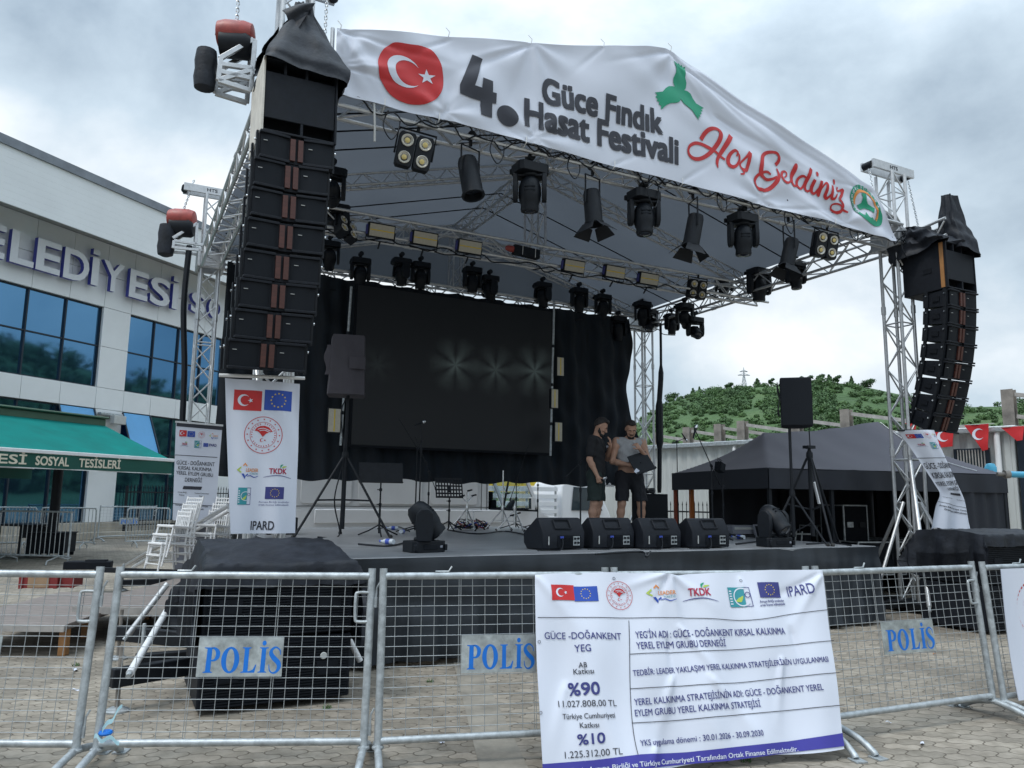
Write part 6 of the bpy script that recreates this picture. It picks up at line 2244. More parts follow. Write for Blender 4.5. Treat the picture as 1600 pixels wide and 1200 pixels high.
# white frame stand and small white object between the men
q = pv(950, 806, 4.6)
X = STAGE @ T(q.x, 4.6, ZD)
root = thing('keyboard_stand', 'pale metal frame stand between the two men', 'stand', X)
mb = MB('alu', X)
hk = pv(950, 759, 4.6).z - ZD
for x in (-.05, .05):
    mb.bar((x, 0, 0), (x, 0, hk), .03, .04)
mb.bar((-.22, 0, hk), (.12, 0, hk), .05, .03)
mb.build('frame', root)
mb = MB('white_plastic', X @ T(-.08, 0, hk + .015))
mb.lathe([(.03, 0), (.035, .03), (.018, .05), (.03, .07), (.0, .10)], 12)
mb.lathe([(.025, 0), (.03, .02), (.0, .04)], 10, T(.12, 0, 0))
one(mb, 'white_clamp', 'small white knobbly clamp on top of the pale frame stand', 'clamp', X @ T(-.08, 0, hk + .015))
def bottle(px, py, label, lie):
    X = on_deck(px, py, random.uniform(0, 3))
    mb = MB('bottle_clear', X @ T(0, 0, .032 if lie else 0) @ (roty(R(90)) if lie else ID))
    mb.lathe([(.03, 0), (.032, .02), (.032, .13), (.013, .18), (.013, .2)], 12)
    mb.lathe([(.033, .05), (.033, .11)], 12, m='bottle_blue')
    mb.lathe([(.015, .195), (.015, .215)], 10, m='bottle_blue')
    one(mb, 'water_bottle', label, 'bottle', X, 'water bottles on the deck')
bottle(622, 828, 'upper of two lying blue-labelled water bottles left of the floor moving head', True)
bottle(626, 834, 'lower of two lying blue-labelled water bottles left of the floor moving head', True)
bottle(615, 851, 'blue-labelled water bottle lying near the tripod foot at the stage edge', True)
bottle(1163, 843, 'water bottle lying right of the last wedge monitor', True)
for i, pts in enumerate([[(560, 850), (600, 853), (620, 851), (640, 845)], [(700, 828), (745, 834), (790, 830), (830, 838)], [(1150, 850), (1190, 846), (1215, 850), (1240, 846)], [(930, 866), (1000, 862), (1010, 870), (1016, 862)], [(1260, 850), (1300, 848), (1330, 852)], [(590, 826), (618, 822), (640, 830)]]):
    mb = MB('black_plastic')
    P = [wz(x, y, ZD + .012) for x, y in pts]
    mb.path(catmull(P, 6), .011, 5)
    one(mb, 'floor_cable', ['cable lying at the left stage edge by the tripod foot', 'cable lying under the chrome drum stands', 'cable lying between last wedge and right floor moving head', 'cable looped at the stage lip below the wedges', 'cable lying at the right stage corner', 'cable lying below the solid music stand'][i], 'cable', group='cables lying on the deck')
for i, (px, v) in enumerate(((736, 5.2), (752, 5.3), (722, 5.25))):
    q = pv(px, 826, v)
    mb = MB('black_plastic', STAGE @ T(q.x, v, ZD))
    for k in range(7):
        a0 = k * 1.1 + i
        mb.path(catmull([(.16 * math.cos(a0), .1 * math.sin(a0), .02), (.1 * math.cos(a0 + 1.5), .1 * math.sin(a0 + 1.5), .06 + .02 * k), (.16 * math.cos(a0 + 3), .1 * math.sin(a0 + 3), .03 + .015 * k), (.14 * math.cos(a0 + 4.4), .12 * math.sin(a0 + 4.4), .02)], 5), .009, 5, m='hoist_red' if k == 5 else ('bottle_blue' if k == 3 else None))
    one(mb, 'cable_heap', 'tangled heap of dark cables under the low chrome drum stand', 'cable', STAGE @ T(q.x, v, ZD), 'cable heaps by the drum hardware')

# ================================================================== covered stacks at both ends of the stage
def stack(u0, u1, v0, v1, h, label, seed, tarp_low, side_m, bottom=.03):
    X = STAGE @ T((u0 + u1) / 2, (v0 + v1) / 2, 0)
    hs = (h - .08) / 2
    for lvl in range(2):
        root = thing('ground_subwoofer', ('lower' if lvl == 0 else 'upper') + ' black subwoofer in the ' + label, 'subwoofer', X @ T(0, 0, bottom + hs * lvl), 'subwoofers stacked at the stage ends')
        B = X @ T(0, 0, bottom + hs * lvl)
        w_, d_ = u1 - u0, v1 - v0
        mb = MB('speaker_paint', B)
        mb.box((0, .02, hs / 2), (w_, d_ - .04, hs - .012))
        mb.build('cabinet', root, bevel=.012)
        mb = MB('grille', B)
        n = 22
        for i in range(n):
            mb.box((0, -d_ / 2 + .012, .03 + (hs - .07) * i / (n - 1)), (w_ - .07, .014, .010))
        mb.box((0, -d_ / 2 + .022, hs / 2), (w_ - .05, .01, hs - .05), m='black_matte')
        mb.build('grille', root)
        for s_ in (-1, 1):
            mb = MB('black_matte', B)
            mb.box((s_ * w_ * .33, -d_ / 2 + .006, hs * .5), (.16, .012, .10))
            mb.build('handle_cup', root)
        if lvl == 0:
            mb = MB('strap', B)
            mb.lathe([(.026, 0), (.022, .006), (.01, .006)], 14, T(w_ * .30, -d_ / 2 - .001, hs * .68) @ rotx(R(90)))
            mb.build('badge', root)
    # tarp over the top
    mb = MB('tarp')
    nu, nv = 60, 40
    rs = random.Random(seed)
    ph = [rs.uniform(0, 6.28) for _ in range(8)]
    w_, d_ = (u1 - u0) / 2, (v1 - v0) / 2
    def P(a, b_):
        # a, b in -1..1 over a cloth larger than the top: what lies past an edge falls down
        ov = tarp_low
        x, y = a * (w_ + ov['side']), b_ * (d_ + (ov['front'] if b_ < 0 else ov['back']))
        dx, dy = max(0, abs(x) - w_), max(0, abs(y) - d_)
        px_, py_ = max(-w_, min(w_, x)), max(-d_, min(d_, y))
        sx_, sy_ = (1 if x > 0 else -1), (1 if y > 0 else -1)
        z = h - max(dx, dy) + .012
        fold = .5 * min(1, (dx + dy) * 5)
        px_ += sx_ * (.012 + (.05 * math.sin(y * 13 + ph[0]) + .03 * math.sin(y * 29 + ph[1]) + .04) * fold * (dx > 0))
        py_ += sy_ * (.012 + (.045 * math.sin(x * 12 + ph[2]) + .03 * math.sin(x * 26 + ph[3]) + .03) * fold * (dy > 0))
        if dx > 0 and dy > 0:
            m_ = min(dx, dy)
            px_ += sx_ * m_ * .35
            py_ += sy_ * m_ * .35
        z += .005 * math.sin(x * 9 + ph[4]) * math.sin(y * 11 + ph[5]) + .004 * math.sin(x * 21 + y * 17) + .003 * math.sin(x * 47 - y * 31) - .03 * (dx > 0) * math.sin(y * 5 + ph[6]) * min(1, dx * 3)
        if dx == 0 and dy == 0:
            z += .03 * math.sin(math.pi * (y / d_ + 1) / 2) + ov.get('hump', .05) * (y / d_ + 1) / 2
        return X @ V((px_, py_, z))
    mb.grid(lambda a, b_: P(a * 2 - 1, b_ * 2 - 1), nu, nv)
    mb.grid(lambda a, b_: P(a * 2 - 1, b_ * 2 - 1) - V((0, 0, .006)), nu, nv, flip=True)
    one(mb, 'rain_tarp', 'dark weathered tarp draped over the ' + label, 'tarp', X @ T(0, 0, h), 'tarps over the stage end stacks', smooth=60)
stack(-.50, .58, -1.45, -.42, 1.02, 'left speaker stack behind the barrier', 3, dict(side=.62, front=.16, back=.4, hump=.13), 'tarp')
stack(8.22, 9.6, -1.62, -.72, 1.16, 'right speaker stack beside the twisted banner', 8, dict(side=.52, front=.14, back=.4, hump=.02), 'tarp')
# ================================================================== printed cloths around the stage
# ---- tall flag banner on the left tower
VB1 = -.36
zq = lambda x, y: (lambda q: (q.x, q.z))(pv(350 + x / 4.615, 580 + y / 4.615, VB1))
Lt = [zq(48, 1172), zq(36, 900), zq(22, 500), zq(8, 48)]
Rt = [zq(516, 1172), zq(525, 900), zq(540, 500), zq(550, 52)]
lz = sorted((p[1], p[0]) for p in Lt)
rz = sorted((p[1], p[0]) for p in Rt)
def b1(u, z):
    k = 1 - (z - lz[0][0]) / (lz[-1][0] - lz[0][0])
    d = .010 * math.sin(u * 24 + .6 * z) + .008 * math.sin(u * 11 + z * 1.5 + 1) + .016 * k * math.sin(u * 15 + 2)
    d += .012 * math.exp(-((z - 2.2) / .25) ** 2) * math.sin(u * 30 + z * 8)
    return STAGE @ V((u, VB1 + d, z))
X = STAGE @ T((lz[0][1] + rz[0][1]) / 2, VB1, lz[0][0])
fb = thing('flag_banner', 'tall white banner with red crescent flag and blue star flag hung on the left tower', 'banner', X)
mb = MB('banner')
def g1(a, b_, o=0):
    z = lz[0][0] + (lz[-1][0] - lz[0][0]) * b_
    l, r = lerp_tab(lz, z), lerp_tab(rz, z)
    return b1(l + (r - l) * a, z) + E2 * o
mb.grid(g1, 50, 90)
mb.grid(lambda a, b_: g1(a, b_, .004), 50, 90, flip=True)
c = Canvas(mb, b1, .003, .03)
def rc(fn, x0, y0, x1, y1):
    a_, b_ = zq(x0, y1), zq(x1, y0)
    fn(a_[0], a_[1], b_[0] - a_[0], b_[1] - a_[1])
rc(c.flag_tr, 66, 145, 276, 277)
rc(c.flag_eu, 287, 147, 494, 279)
a_, b_ = zq(283, 460), zq(420, 460)
c.seal(a_[0], a_[1], b_[0] - a_[0])
rc(c.leader, 88, 662, 254, 776)
rc(c.tkdk, 284, 676, 488, 770)
rc(c.wheat, 95, 840, 195, 962)
rc(lambda x, y, w_, h: c.flag_eu(x, y, w_, h, 'navy'), 295, 836, 430, 921)
rc(c.eu_note, 250, 936, 468, 968)
a_, b_ = zq(193, 1140), zq(358, 1078)
c.text('IPARD', a_[0], a_[1] - .004, b_[1] - a_[1], 'ink', b_[0] - a_[0], bold=.02)
mb.build('cloth', fb, smooth=70)
mb = MB('white_plastic', STAGE)
mb.tube((lz[-1][1] - .05, VB1, lz[-1][0] + .02), (rz[-1][1] + .04, VB1, rz[-1][0] + .005), .016, 8)
mb.build('rod', fb)
# ---- roll-up banner by the chairs
VB2 = 5.95
zq2 = lambda x, y: (lambda q: (q.x, q.z))(pv(240 + x / 4, 560 + y / 4, VB2))
c0, c1, c2_, c3 = zq2(118, 1010), zq2(380, 1040), zq2(430, 420), zq2(140, 398)
def b2(u, z):
    return STAGE @ V((u, VB2 + .004 * math.sin(u * 9), z))
def b2q(a, b_):
    l = V(c0).lerp(V(c3), b_)
    r = V(c1).lerp(V(c2_), b_)
    return l.lerp(r, a)
X = STAGE @ T((c0[0] + c1[0]) / 2, VB2, 0)
ru = thing('roll_up_banner', 'white roll-up banner with black heading bar behind the white chairs', 'banner', X)
mb = MB('banner')
mb.grid(lambda a, b_: b2(*b2q(a, b_)), 12, 20)
mb.grid(lambda a, b_: b2(*b2q(a, b_)) + E2 * .006, 12, 20, flip=True)
c = Canvas(mb, b2, .004, .1)
def quad2(pts, m_):
    c.poly([zq2(*p) for p in pts], m_)
quad2([(145, 398), (430, 420), (428, 448), (142, 424)], 'ink')
def rc2(fn, x0, y0, x1, y1):
    a_, b_ = zq2(x0, y1), zq2(x1, y0)
    fn(a_[0], a_[1], b_[0] - a_[0], b_[1] - a_[1])
rc2(c.flag_tr, 160, 450, 208, 487)
rc2(c.flag_eu, 210, 456, 260, 490)
a_, b_ = zq2(300, 478), zq2(322, 478)
c.seal(a_[0], a_[1], b_[0] - a_[0])
rc2(c.leader, 345, 468, 405, 505)
rc2(c.tkdk, 165, 520, 222, 550)
rc2(c.wheat, 252, 515, 300, 558)
rc2(c.flag_eu, 310, 530, 342, 552)
def t2(s_, xl, yl, xr, yr, h, m_='ink', bold=.01):
    a_, b_, d_ = zq2(xl, yl), zq2(xr, yr), zq2(xl, yl - h)
    c.text(s_, a_[0], a_[1], d_[1] - a_[1], m_, b_[0] - a_[0], bold=bold, rise=(b_[1] - a_[1]) / (b_[0] - a_[0]))
t2('IPARD', 345, 549, 392, 552, 16, 'navy', .03)
t2('GÜCE - DOĞANKENT', 143, 662, 380, 674, 24)
t2('KIRSAL KALKINMA', 153, 694, 362, 706, 22)
t2('YEREL EYLEM GRUBU', 140, 724, 370, 741, 22)
t2('DERNEĞİ', 195, 770, 300, 775, 24)
quad2([(134, 601), (398, 617), (398, 621), (134, 605)], 'ink')
quad2([(188, 797), (304, 802), (296, 822), (180, 817)], 'ink')
t2('Avrupa Birliği', 150, 838, 205, 842, 8)
t2('Katkısı', 160, 856, 190, 858, 8)
t2('Türkiye Cumhuriyeti', 255, 846, 345, 850, 8)
t2('Katkısı', 285, 864, 318, 866, 8)
quad2([(120, 905), (384, 921), (384, 925), (120, 909)], 'ink')
t2('Avrupa Birliği ve Türkiye Cumhuriyeti', 135, 919, 340, 931, 10, bold=.02)
t2('Ortak Finanse Edilmektedir', 170, 938, 315, 948, 10, bold=.02)
mb.build('cloth', ru, smooth=60)
mb = MB('alu', STAGE)
a_, b_ = zq2(135, 396), zq2(434, 420)
mb.bar((a_[0], VB2, a_[1]), (b_[0], VB2, b_[1]), .03, .03)
mb.build('top_rail', ru)
mb = MB('black_plastic', STAGE)
mb.box(((c0[0] + c1[0]) / 2 + .03, VB2 + .30, .72), (abs(c1[0] - c0[0]) - .1, .2, .74), m='greyink')
mb.box(((c0[0] + c1[0]) / 2 + .06, VB2 + .20, 1.13), (abs(c1[0] - c0[0]), .34, .06))
mb.build('pedestal', ru, bevel=.01)
# ---- twisted banner under the right array
VB3 = -.42
zq3 = lambda x, y: pv(1240 + x / 4.444, 580 + y / 4.444, VB3)
LE = [(970, 1100), (985, 940), (1006, 858), (984, 795), (880, 610), (822, 500), (765, 410)]
RE = [(1222, 1115), (1211, 1000), (1190, 900), (1136, 780), (1060, 610), (1010, 500), (962, 410)]
Lp = catmull([tuple(zq3(*p)) for p in LE], 6)
Rp = catmull([tuple(zq3(*p)) for p in RE], 6)
W3, H3 = .62, 1.62
def b3(s, t_):
    k = max(0, min(.9999, t_ / H3)) * (len(Lp) - 1)
    i = int(k)
    l, r = Lp[i].lerp(Lp[i + 1], k - i), Rp[i].lerp(Rp[i + 1], k - i)
    a = s / W3
    p = l.lerp(r, a)
    tt = t_ / H3
    p.y += -.10 * math.sin(math.pi * a) * (1 - tt) + .08 * math.sin(a * 4 + tt * 3) + .22 * (a - .5) * math.sin(tt * 4.0) + .035 * math.sin(a * 13 + 1) * (1 - tt)
    p.z += .05 * math.sin(a * 12) * max(0, .12 - tt) * 5
    return STAGE @ p
X = STAGE @ T(Lp[0].lerp(Rp[0], .5))
tb3 = thing('twisted_banner', 'narrow white banner twisted by wind below the right line array', 'banner', X)
mb = MB('banner')
cloth(mb, b3, 0, W3, 0, H3, 30, 60)
c = Canvas(mb, b3, .005, .05)
c.flag_tr(.05, 1.44, .09, .08)
c.flag_eu(.14, 1.44, .09, .08)
c.seal(.32, 1.49, .06)
c.leader(.42, 1.45, .14, .09)
c.tkdk(.08, 1.28, .14, .08)
c.wheat(.27, 1.24, .13, .12)
c.flag_eu(.46, 1.27, .08, .06)
c.rect(.0, 1.09, W3, .008, 'ink')
for i, s_ in enumerate(('GÜCE - DOĞANKENT', 'KIRSAL KALKINMA', 'YEREL EYLEM GRUBU', 'DERNEĞİ')):
    c.text(s_, W3 / 2, .98 - .09 * i, .055, 'ink', (.56, .50, .54, .26)[i], 'c', .01)
c.rect(.2, .60, .22, .05, 'ink')
c.text('Avrupa Birliği', .15, .50, .02, 'ink', .16, 'c')
c.text('Türkiye Cumhuriyeti', .45, .50, .02, 'ink', .2, 'c')
c.rect(.0, .37, W3, .008, 'ink')
c.text('Avrupa Birliği ve Türkiye Cumhuriyeti', W3 / 2, .30, .025, 'ink', .5, 'c', .02)
c.text('Ortak Finanse Edilmektedir', W3 / 2, .25, .025, 'ink', .36, 'c', .02)
mb.build('cloth', tb3, smooth=70)
mb = MB('black_steel', STAGE)
a_, b_ = Lp[-1], Rp[-1]
mb.tube((a_.x - .05, VB3 + .05, a_.z), (b_.x + .05, VB3 + .05, b_.z), .015, 8)
mb.build('rod', tb3)

# ================================================================== crowd barriers
LEAN = R(5.5)
def barrier(p0, p1, label, sign=True, hook=True, h=1.105, group='mesh crowd barriers in front of the stage', lean=LEAN, worn=False, name='mesh_barrier', lo=.15, dx=.0725, dz=.056, nofoot=()):
    p0, p1 = V((p0[0], p0[1], 0)), V((p1[0], p1[1], 0))
    d = p1 - p0
    W_ = d.length
    X = T(p0) @ rotz(math.atan2(d.y, d.x))
    lean += R(random.uniform(-.9, .9)) if name == 'mesh_barrier' else 0
    root = thing(name, label, 'barrier', X, group)
    A = X @ T(0, 0, .10) @ rotx(-lean) @ T(0, 0, -.10)
    r = .0225
    mb = MB('galv', A)
    for x in (0, W_):
        mb.tube((x, 0, .10), (x, 0, h), r, 14)
        mb.lathe([(r * 1.2, 0), (r * 1.55, .006), (r * 1.55, .016), (r * 1.2, .022)], 14, T(x, 0, .105))
    mb.tube((r * .6, 0, h - .045), (W_ - r * .6, 0, h - .045), r * .92, 14)
    mb.tube((r * .6, 0, lo), (W_ - r * .6, 0, lo), r * .92, 14)
    mb.build('frame', root, smooth=50)
    mb = MB('wire', A)
    n = round((W_ - .05) / dx)
    for i in range(1, n):
        x = W_ * i / n
        thick = i in (n // 3, 2 * n // 3)
        for o in ((-.006, .006) if thick else (0,)):
            mb.tube((x + o, .004, lo), (x + o, .004, h - .05), .0021, 5)
    m_ = round((h - .05 - lo) / dz)
    for j in range(1, m_):
        z = lo + (h - .05 - lo) * j / m_
        mb.tube((.015, -.001, z), (W_ - .015, -.001, z), .0021, 5)
    mb.build('wire_mesh', root)
    for x in (0, W_):
        for s_ in (-1, 1):
            if s_ < 0 and x in nofoot or s_ < 0 and x > 0 and -1 in nofoot:
                continue
            mb = MB('galv', X @ T(x, 0, 0))
            mb.path(catmull([(0, 0, .115), (0, s_ * .10, .10), (0, s_ * .22, .072), (0, s_ * .31, .03), (0, s_ * .33, .012)], 5), .021, 12)
            mb.box((0, s_ * .345, .005), (.075, .09, .008))
            mb.build('foot', root, smooth=50)
    for z in (.94, .24):
        mb = MB('galv', A)
        mb.tube((W_ + .03, 0, z - .06), (W_ + .03, 0, z), .010, 8)
        mb.path([(W_ + .03, 0, z - .01), (W_ + .032, 0, z + .05), (W_ + .05, 0, z + .085)], .0065, 6)
        mb.box((W_ + .014, 0, z - .03), (.03, .012, .05))
        mb.build('hinge', root)
    mb = MB('galv', A)
    mb.path(catmull([(W_ - .01, -.01, .965), (W_ - .075, -.012, .965), (W_ - .088, -.012, .94), (W_ - .085, -.012, .82), (W_ - .07, -.012, .80), (W_ - .01, -.01, .80)], 3), .009, 8)
    mb.build('handle', root)
    if hook:
        mb = MB('galv', A)
        x = W_ * .26
        mb.path([(x - .05, -.004, h - .02), (x + .03, -.004, h - .02), (x + .05, -.004, h + .01)], .006, 6)
        mb.build('hook', root)
    if sign:
        mb = MB('sign_plate', A @ T(W_ / 2, 0, h / 2) @ roty(R(random.uniform(-1.2, 1.2))) @ rotx(R(random.uniform(-.4, .4))) @ T(-W_ / 2, 0, -h / 2))
        x0, x1, z0, z1 = W_ * .340, W_ * .668, h * .450, h * .645
        mb.box(((x0 + x1) / 2, -.0075, (z0 + z1) / 2), (x1 - x0, .003, z1 - z0))
        c = Canvas(mb, lambda s, t_: V((s, -.009, t_)), .0006, .3)
        polis(c, x0 + (x1 - x0) * .075, z0 + (z1 - z0) * .10, (z1 - z0) * .64, (x1 - x0) * .90)
        mb.build('sign', root, smooth=0)
    return root, A
barrier((-3.86, 4.46), (-2.385, 4.50), 'mesh barrier cut by the left photo edge in front of the grey pallet')
barrier((-2.275, 4.51), (-.815, 4.61), 'mesh barrier with POLİS plate in front of the left speaker stack')
barrier((-.735, 4.62), (.62, 4.90), 'mesh barrier whose POLİS plate is half covered by the project banner', nofoot=(-1,))
barrier((.69, 4.915), (2.02, 5.20), 'mesh barrier almost hidden behind the project banner', hook=False, nofoot=(0,))
barrier((2.10, 5.23), (3.53, 5.86), 'mesh barrier with POLİS plate in front of the right truss tower')
barrier((3.60, 5.84), (5.0, 6.45), 'mesh barrier at the right photo edge behind the red-sealed banner')
# far away mesh barrier of the same make
p, q = wz(152, 846, 0), wz(240, 842, 0)
barrier(p, q, 'distant mesh barrier with small POLİS plate by the town hall steps', h=1.15, group=None, lean=0, dx=.12, dz=.1)
def bar_barrier(p, q, label, h=1.12, n=15):
    p, q = V((p.x, p.y, 0)), V((q.x, q.y, 0))
    d = q - p
    W_ = d.length
    X = T(p) @ rotz(math.atan2(d.y, d.x))
    root = thing('bar_barrier', label, 'barrier', X, 'dark tube barriers in front of the town hall')
    mb = MB('galv', X)
    mb.path(catmull([(0, 0, .18), (0, 0, h - .12), (.03, 0, h - .03), (.12, 0, h), (W_ - .12, 0, h), (W_ - .03, 0, h - .03), (W_, 0, h - .12), (W_, 0, .18), (W_ - .06, 0, .18), (.06, 0, .18)], 3), .02, 8, closed=True)
    mb.build('frame', root)
    mb = MB('galv', X)
    for i in range(1, n):
        mb.tube((W_ * i / n, 0, .18), (W_ * i / n, 0, h), .008, 6)
    mb.build('bars', root)
    for x in (.25, W_ - .25):
        mb = MB('galv', X)
        mb.path([(x, -.32, .01), (x, -.30, .09), (x, 0, .17), (x, .30, .09), (x, .32, .01)], .018, 6)
        mb.build('foot', root)
bar_barrier(wd(-6, 868, 17.2), wd(106, 872, 16.9), 'dark tube barrier nearest the black awning table')
bar_barrier(wd(-150, 868, 17.8), wd(-10, 872, 17.2), 'dark tube barrier running out of the left photo edge')
bar_barrier(wd(60, 850, 21.5), wd(146, 850, 21.8), 'dark tube barrier between awning post and distant mesh barrier')
bar_barrier(wd(196, 842, 22.5), wd(262, 842, 23.2), 'dark tube barrier right of the distant mesh barrier')
bar_barrier(wd(-30, 850, 21), wd(52, 850, 21.5), 'dark tube barrier behind the black awning table')
X = T(wz(181, 838, 0))
root = thing('waste_bin', 'dark wire waste bin by the town hall column', 'bin', X)
mb = MB('black_steel', X)
for i in range(18):
    a = i * math.pi / 9
    mb.tube((.2 * math.cos(a), .2 * math.sin(a), .1), (.26 * math.cos(a), .26 * math.sin(a), .85), .010, 5)
for z, r in ((.1, .2), (.45, .23), (.85, .26)):
    mb.path([(r * math.cos(a), r * math.sin(a), z) for a in [math.pi * i / 10 for i in range(20)]], .014, 6, closed=True)
mb.build('basket', root)
mb = MB('black_matte', X)
mb.lathe([(.19, .06), (.19, .1), (.23, .78), (.02, .80)], 16)
mb.build('liner', root)

# ---- the project banner tied over two barriers
P0, P1 = V((-.735, 4.62, 0)), V((2.02, 5.20, 0))
BD = (P1 - P0).normalized()
BN = V((-BD.y, BD.x, 0))
BL_ = R(19)                          # hangs from the rail and is kicked forward over the feet
BU = (V((0, 0, 1)) * math.cos(BL_) + BN * math.sin(BL_)).normalized()
BO = P0 + BN * (1.1 * math.sin(LEAN) - .04) + V((0, 0, 1.10)) - BU * 1.12
BNN = BD.cross(BU)
def cz(x, y):
    p = hit(820 + x / 3.137, 880 + y / 3.137, BO, BNN) - BO
    return (p.dot(BD), p.dot(BU))
TLq, TRq, BRq, BLq = cz(45, 62), cz(1447, 42), cz(1560, 905), cz(90, 1062)
def _c4(x0, y0, x1, y1, w_, am):
    a_, b_ = cz(x0, y0), cz(x1, y1)
    return (a_[0], a_[1], math.atan2(b_[1] - a_[1], b_[0] - a_[0]), math.hypot(b_[0] - a_[0], b_[1] - a_[1]), w_, am)
CR4 = [_c4(*k) for k in ((700, 55, 760, 330, .03, .024), (700, 55, 620, 240, .025, -.016), (710, 58, 900, 200, .03, .018), (690, 58, 480, 120, .022, .014), (45, 65, 240, 300, .03, .014), (1055, 88, 1130, 300, .03, .016), (1440, 50, 1300, 330, .03, .018), (1440, 55, 1180, 190, .022, -.014),
    (760, 320, 1000, 620, .03, .020), (720, 560, 640, 900, .035, .020), (1250, 480, 1240, 760, .025, .024), (700, 380, 730, 560, .022, -.02), (900, 560, 1180, 900, .04, .018), (640, 900, 620, 1010, .03, .022), (1300, 330, 1420, 700, .035, -.014), (200, 600, 120, 960, .04, .014))]
def bs(s, t_):
    k = max(0, min(1.2, (1.10 - t_) / 1.1))
    d = .011 * math.sin(s * 10 + t_ * 1.2) * k + .009 * math.sin(s * 17 - t_ * 4 + 1.5) + .006 * math.sin(t_ * 9 + s * 6)
    d += .020 * math.exp(-((s - 1.05 - .25 * (1.1 - t_)) / .07) ** 2) * (.4 + k) - .014 * math.exp(-((s - 1.22 - .4 * (1.1 - t_)) / .09) ** 2) * (.4 + k)
    d += .012 * math.exp(-((s - .62 - .1 * (1.1 - t_)) / .06) ** 2) * k + .014 * math.exp(-((s - 1.7 - .25 * (1.1 - t_)) / .07) ** 2) * k
    for (a, b_, an, ln, wd_, am) in CR4:
        dx, dz = s - a, t_ - b_
        al, pe_ = dx * math.cos(an) + dz * math.sin(an), -dx * math.sin(an) + dz * math.cos(an)
        if -.05 < al < ln * 1.3:
            d += am * math.exp(-(pe_ / (wd_ * (.6 + .8 * max(0, al) / ln))) ** 2) * max(0, min(1, al / .06 + .6)) * max(0, 1 - al / ln / 1.3)
    return BO + BD * s + BU * t_ + BNN * (d + .016)
pb_ = thing('project_banner', 'big white project information banner tied over the middle barriers', 'banner', T(BO + BD * 1.1))
mb = MB('banner')
def bsg(a, b_, o=0):
    tp = V(TLq).lerp(V(TRq), a)
    btm = V(BLq).lerp(V(BRq), a)
    tp.y += .010 * math.sin(a * 9) - .012 * math.exp(-((a - .47) / .03) ** 2) + .02 * a * (1 - a)
    btm.y += .012 * math.sin(a * 11 + 1)
    p = btm.lerp(tp, b_)
    p.x += .02 * (a - .5) * math.sin(math.pi * b_)
    return bs(p.x, p.y) - BNN * o
mb.grid(bsg, 190, 110)
mb.grid(lambda a, b_: bsg(a, b_, .004), 150, 90, flip=True)
c = Canvas(mb, bs, .004, .022)
def rc4(fn, x0, y0, x1, y1):
    a_, b_ = cz(x0, y1), cz(x1, y0)
    fn(a_[0], a_[1], b_[0] - a_[0], b_[1] - a_[1])
rc4(c.flag_tr, 127, 110, 236, 187)
rc4(c.flag_eu, 240, 115, 350, 190)
a_, b_ = cz(461, 160), cz(526, 160)
c.seal(a_[0], a_[1], b_[0] - a_[0])
rc4(c.leader, 595, 108, 724, 200)
rc4(c.tkdk, 770, 100, 922, 195)
rc4(c.wheat, 1003, 120, 1094, 218)
rc4(lambda x, y, w_, h: c.flag_eu(x, y, w_, h, 'navy'), 1147, 96, 1236, 172)
def t4(s_, xl, yl, xr, yr, h, m_='navy', bold=.006):
    a_, b_, d_ = cz(xl, yl), cz(xr, yr), cz(xl, yl - h)
    c.text(s_, a_[0], a_[1], d_[1] - a_[1], m_, b_[0] - a_[0], bold=bold, rise=(b_[1] - a_[1]) / (b_[0] - a_[0]))
t4('Avrupa Birliği tarafından', 1145, 198, 1266, 190, 12)
t4('ortak finanse edilmektedir', 1147, 216, 1274, 206, 12)
t4('IPARD', 1290, 166, 1408, 150, 50)
def ln4(pts, w_=3.2):
    c.stroke([cz(*p) for p in pts], w_ * .00125, 'ink', 6)
ln4([(58, 270), (400, 270), (760, 270), (1100, 282), (1300, 252), (1482, 230)])
ln4([(508, 282), (512, 470), (517, 700), (528, 850), (545, 945)])
ln4([(510, 447), (900, 432), (1200, 412), (1512, 380)])
ln4([(513, 616), (1000, 590), (1250, 565), (1537, 537)])
ln4([(519, 785), (800, 766), (1200, 730), (1562, 695)])
t4('GÜCE -DOĞANKENT', 94, 373, 471, 376, 32)
t4('YEG', 240, 438, 316, 436, 34)
t4('AB', 260, 515, 297, 514, 25, 'ink')
t4('Katkısı', 238, 546, 329, 545, 26, 'ink')
t4('%90', 214, 650, 358, 646, 60, bold=.03)
t4('11.027.808,00 TL', 163, 707, 447, 702, 31, 'ink', .0)
t4('Türkiye Cumhuriyeti', 183, 766, 436, 759, 26, 'ink')
t4('Katkısı', 266, 809, 355, 806, 26, 'ink')
t4('%10', 256, 892, 385, 881, 50, bold=.03)
t4('1.225.312,00 TL', 195, 958, 467, 938, 33, 'ink', .0)
t4("YEG'İN ADI : GÜCE - DOĞANKENT KIRSAL KALKINMA", 541, 370, 1269, 351, 33)
t4('YEREL EYLEM GRUBU DERNEĞİ', 545, 423, 981, 409, 33)
t4('TEDBİR: LEADER YAKLAŞIMI YEREL KALKINMA STRATEJİLERİNİN UYGULANMASI', 530, 554, 1478, 486, 28)
t4('YEREL KALKINMA STRATEJİSİNİN ADI: GÜCE - DOĞANKENT YEREL', 536, 698, 1449, 624, 32)
t4('EYLEM GRUBU YEREL KALKINMA STRATEJİSİ', 538, 752, 1150, 704, 32)
t4('YKS uygulama dönemi : 30.01.2026 - 30.09.2030', 559, 898, 1158, 846, 29)
top_b = [(82, 985), (330, 966), (560, 938), (800, 926), (1000, 904), (1300, 872), (1552, 833)]
bot_b = [(1561, 897), (1300, 928), (1000, 968), (800, 985), (560, 1010), (330, 1034), (90, 1056)]
tb_, bb_ = [cz(*p) for p in top_b], [cz(*p) for p in bot_b][::-1]
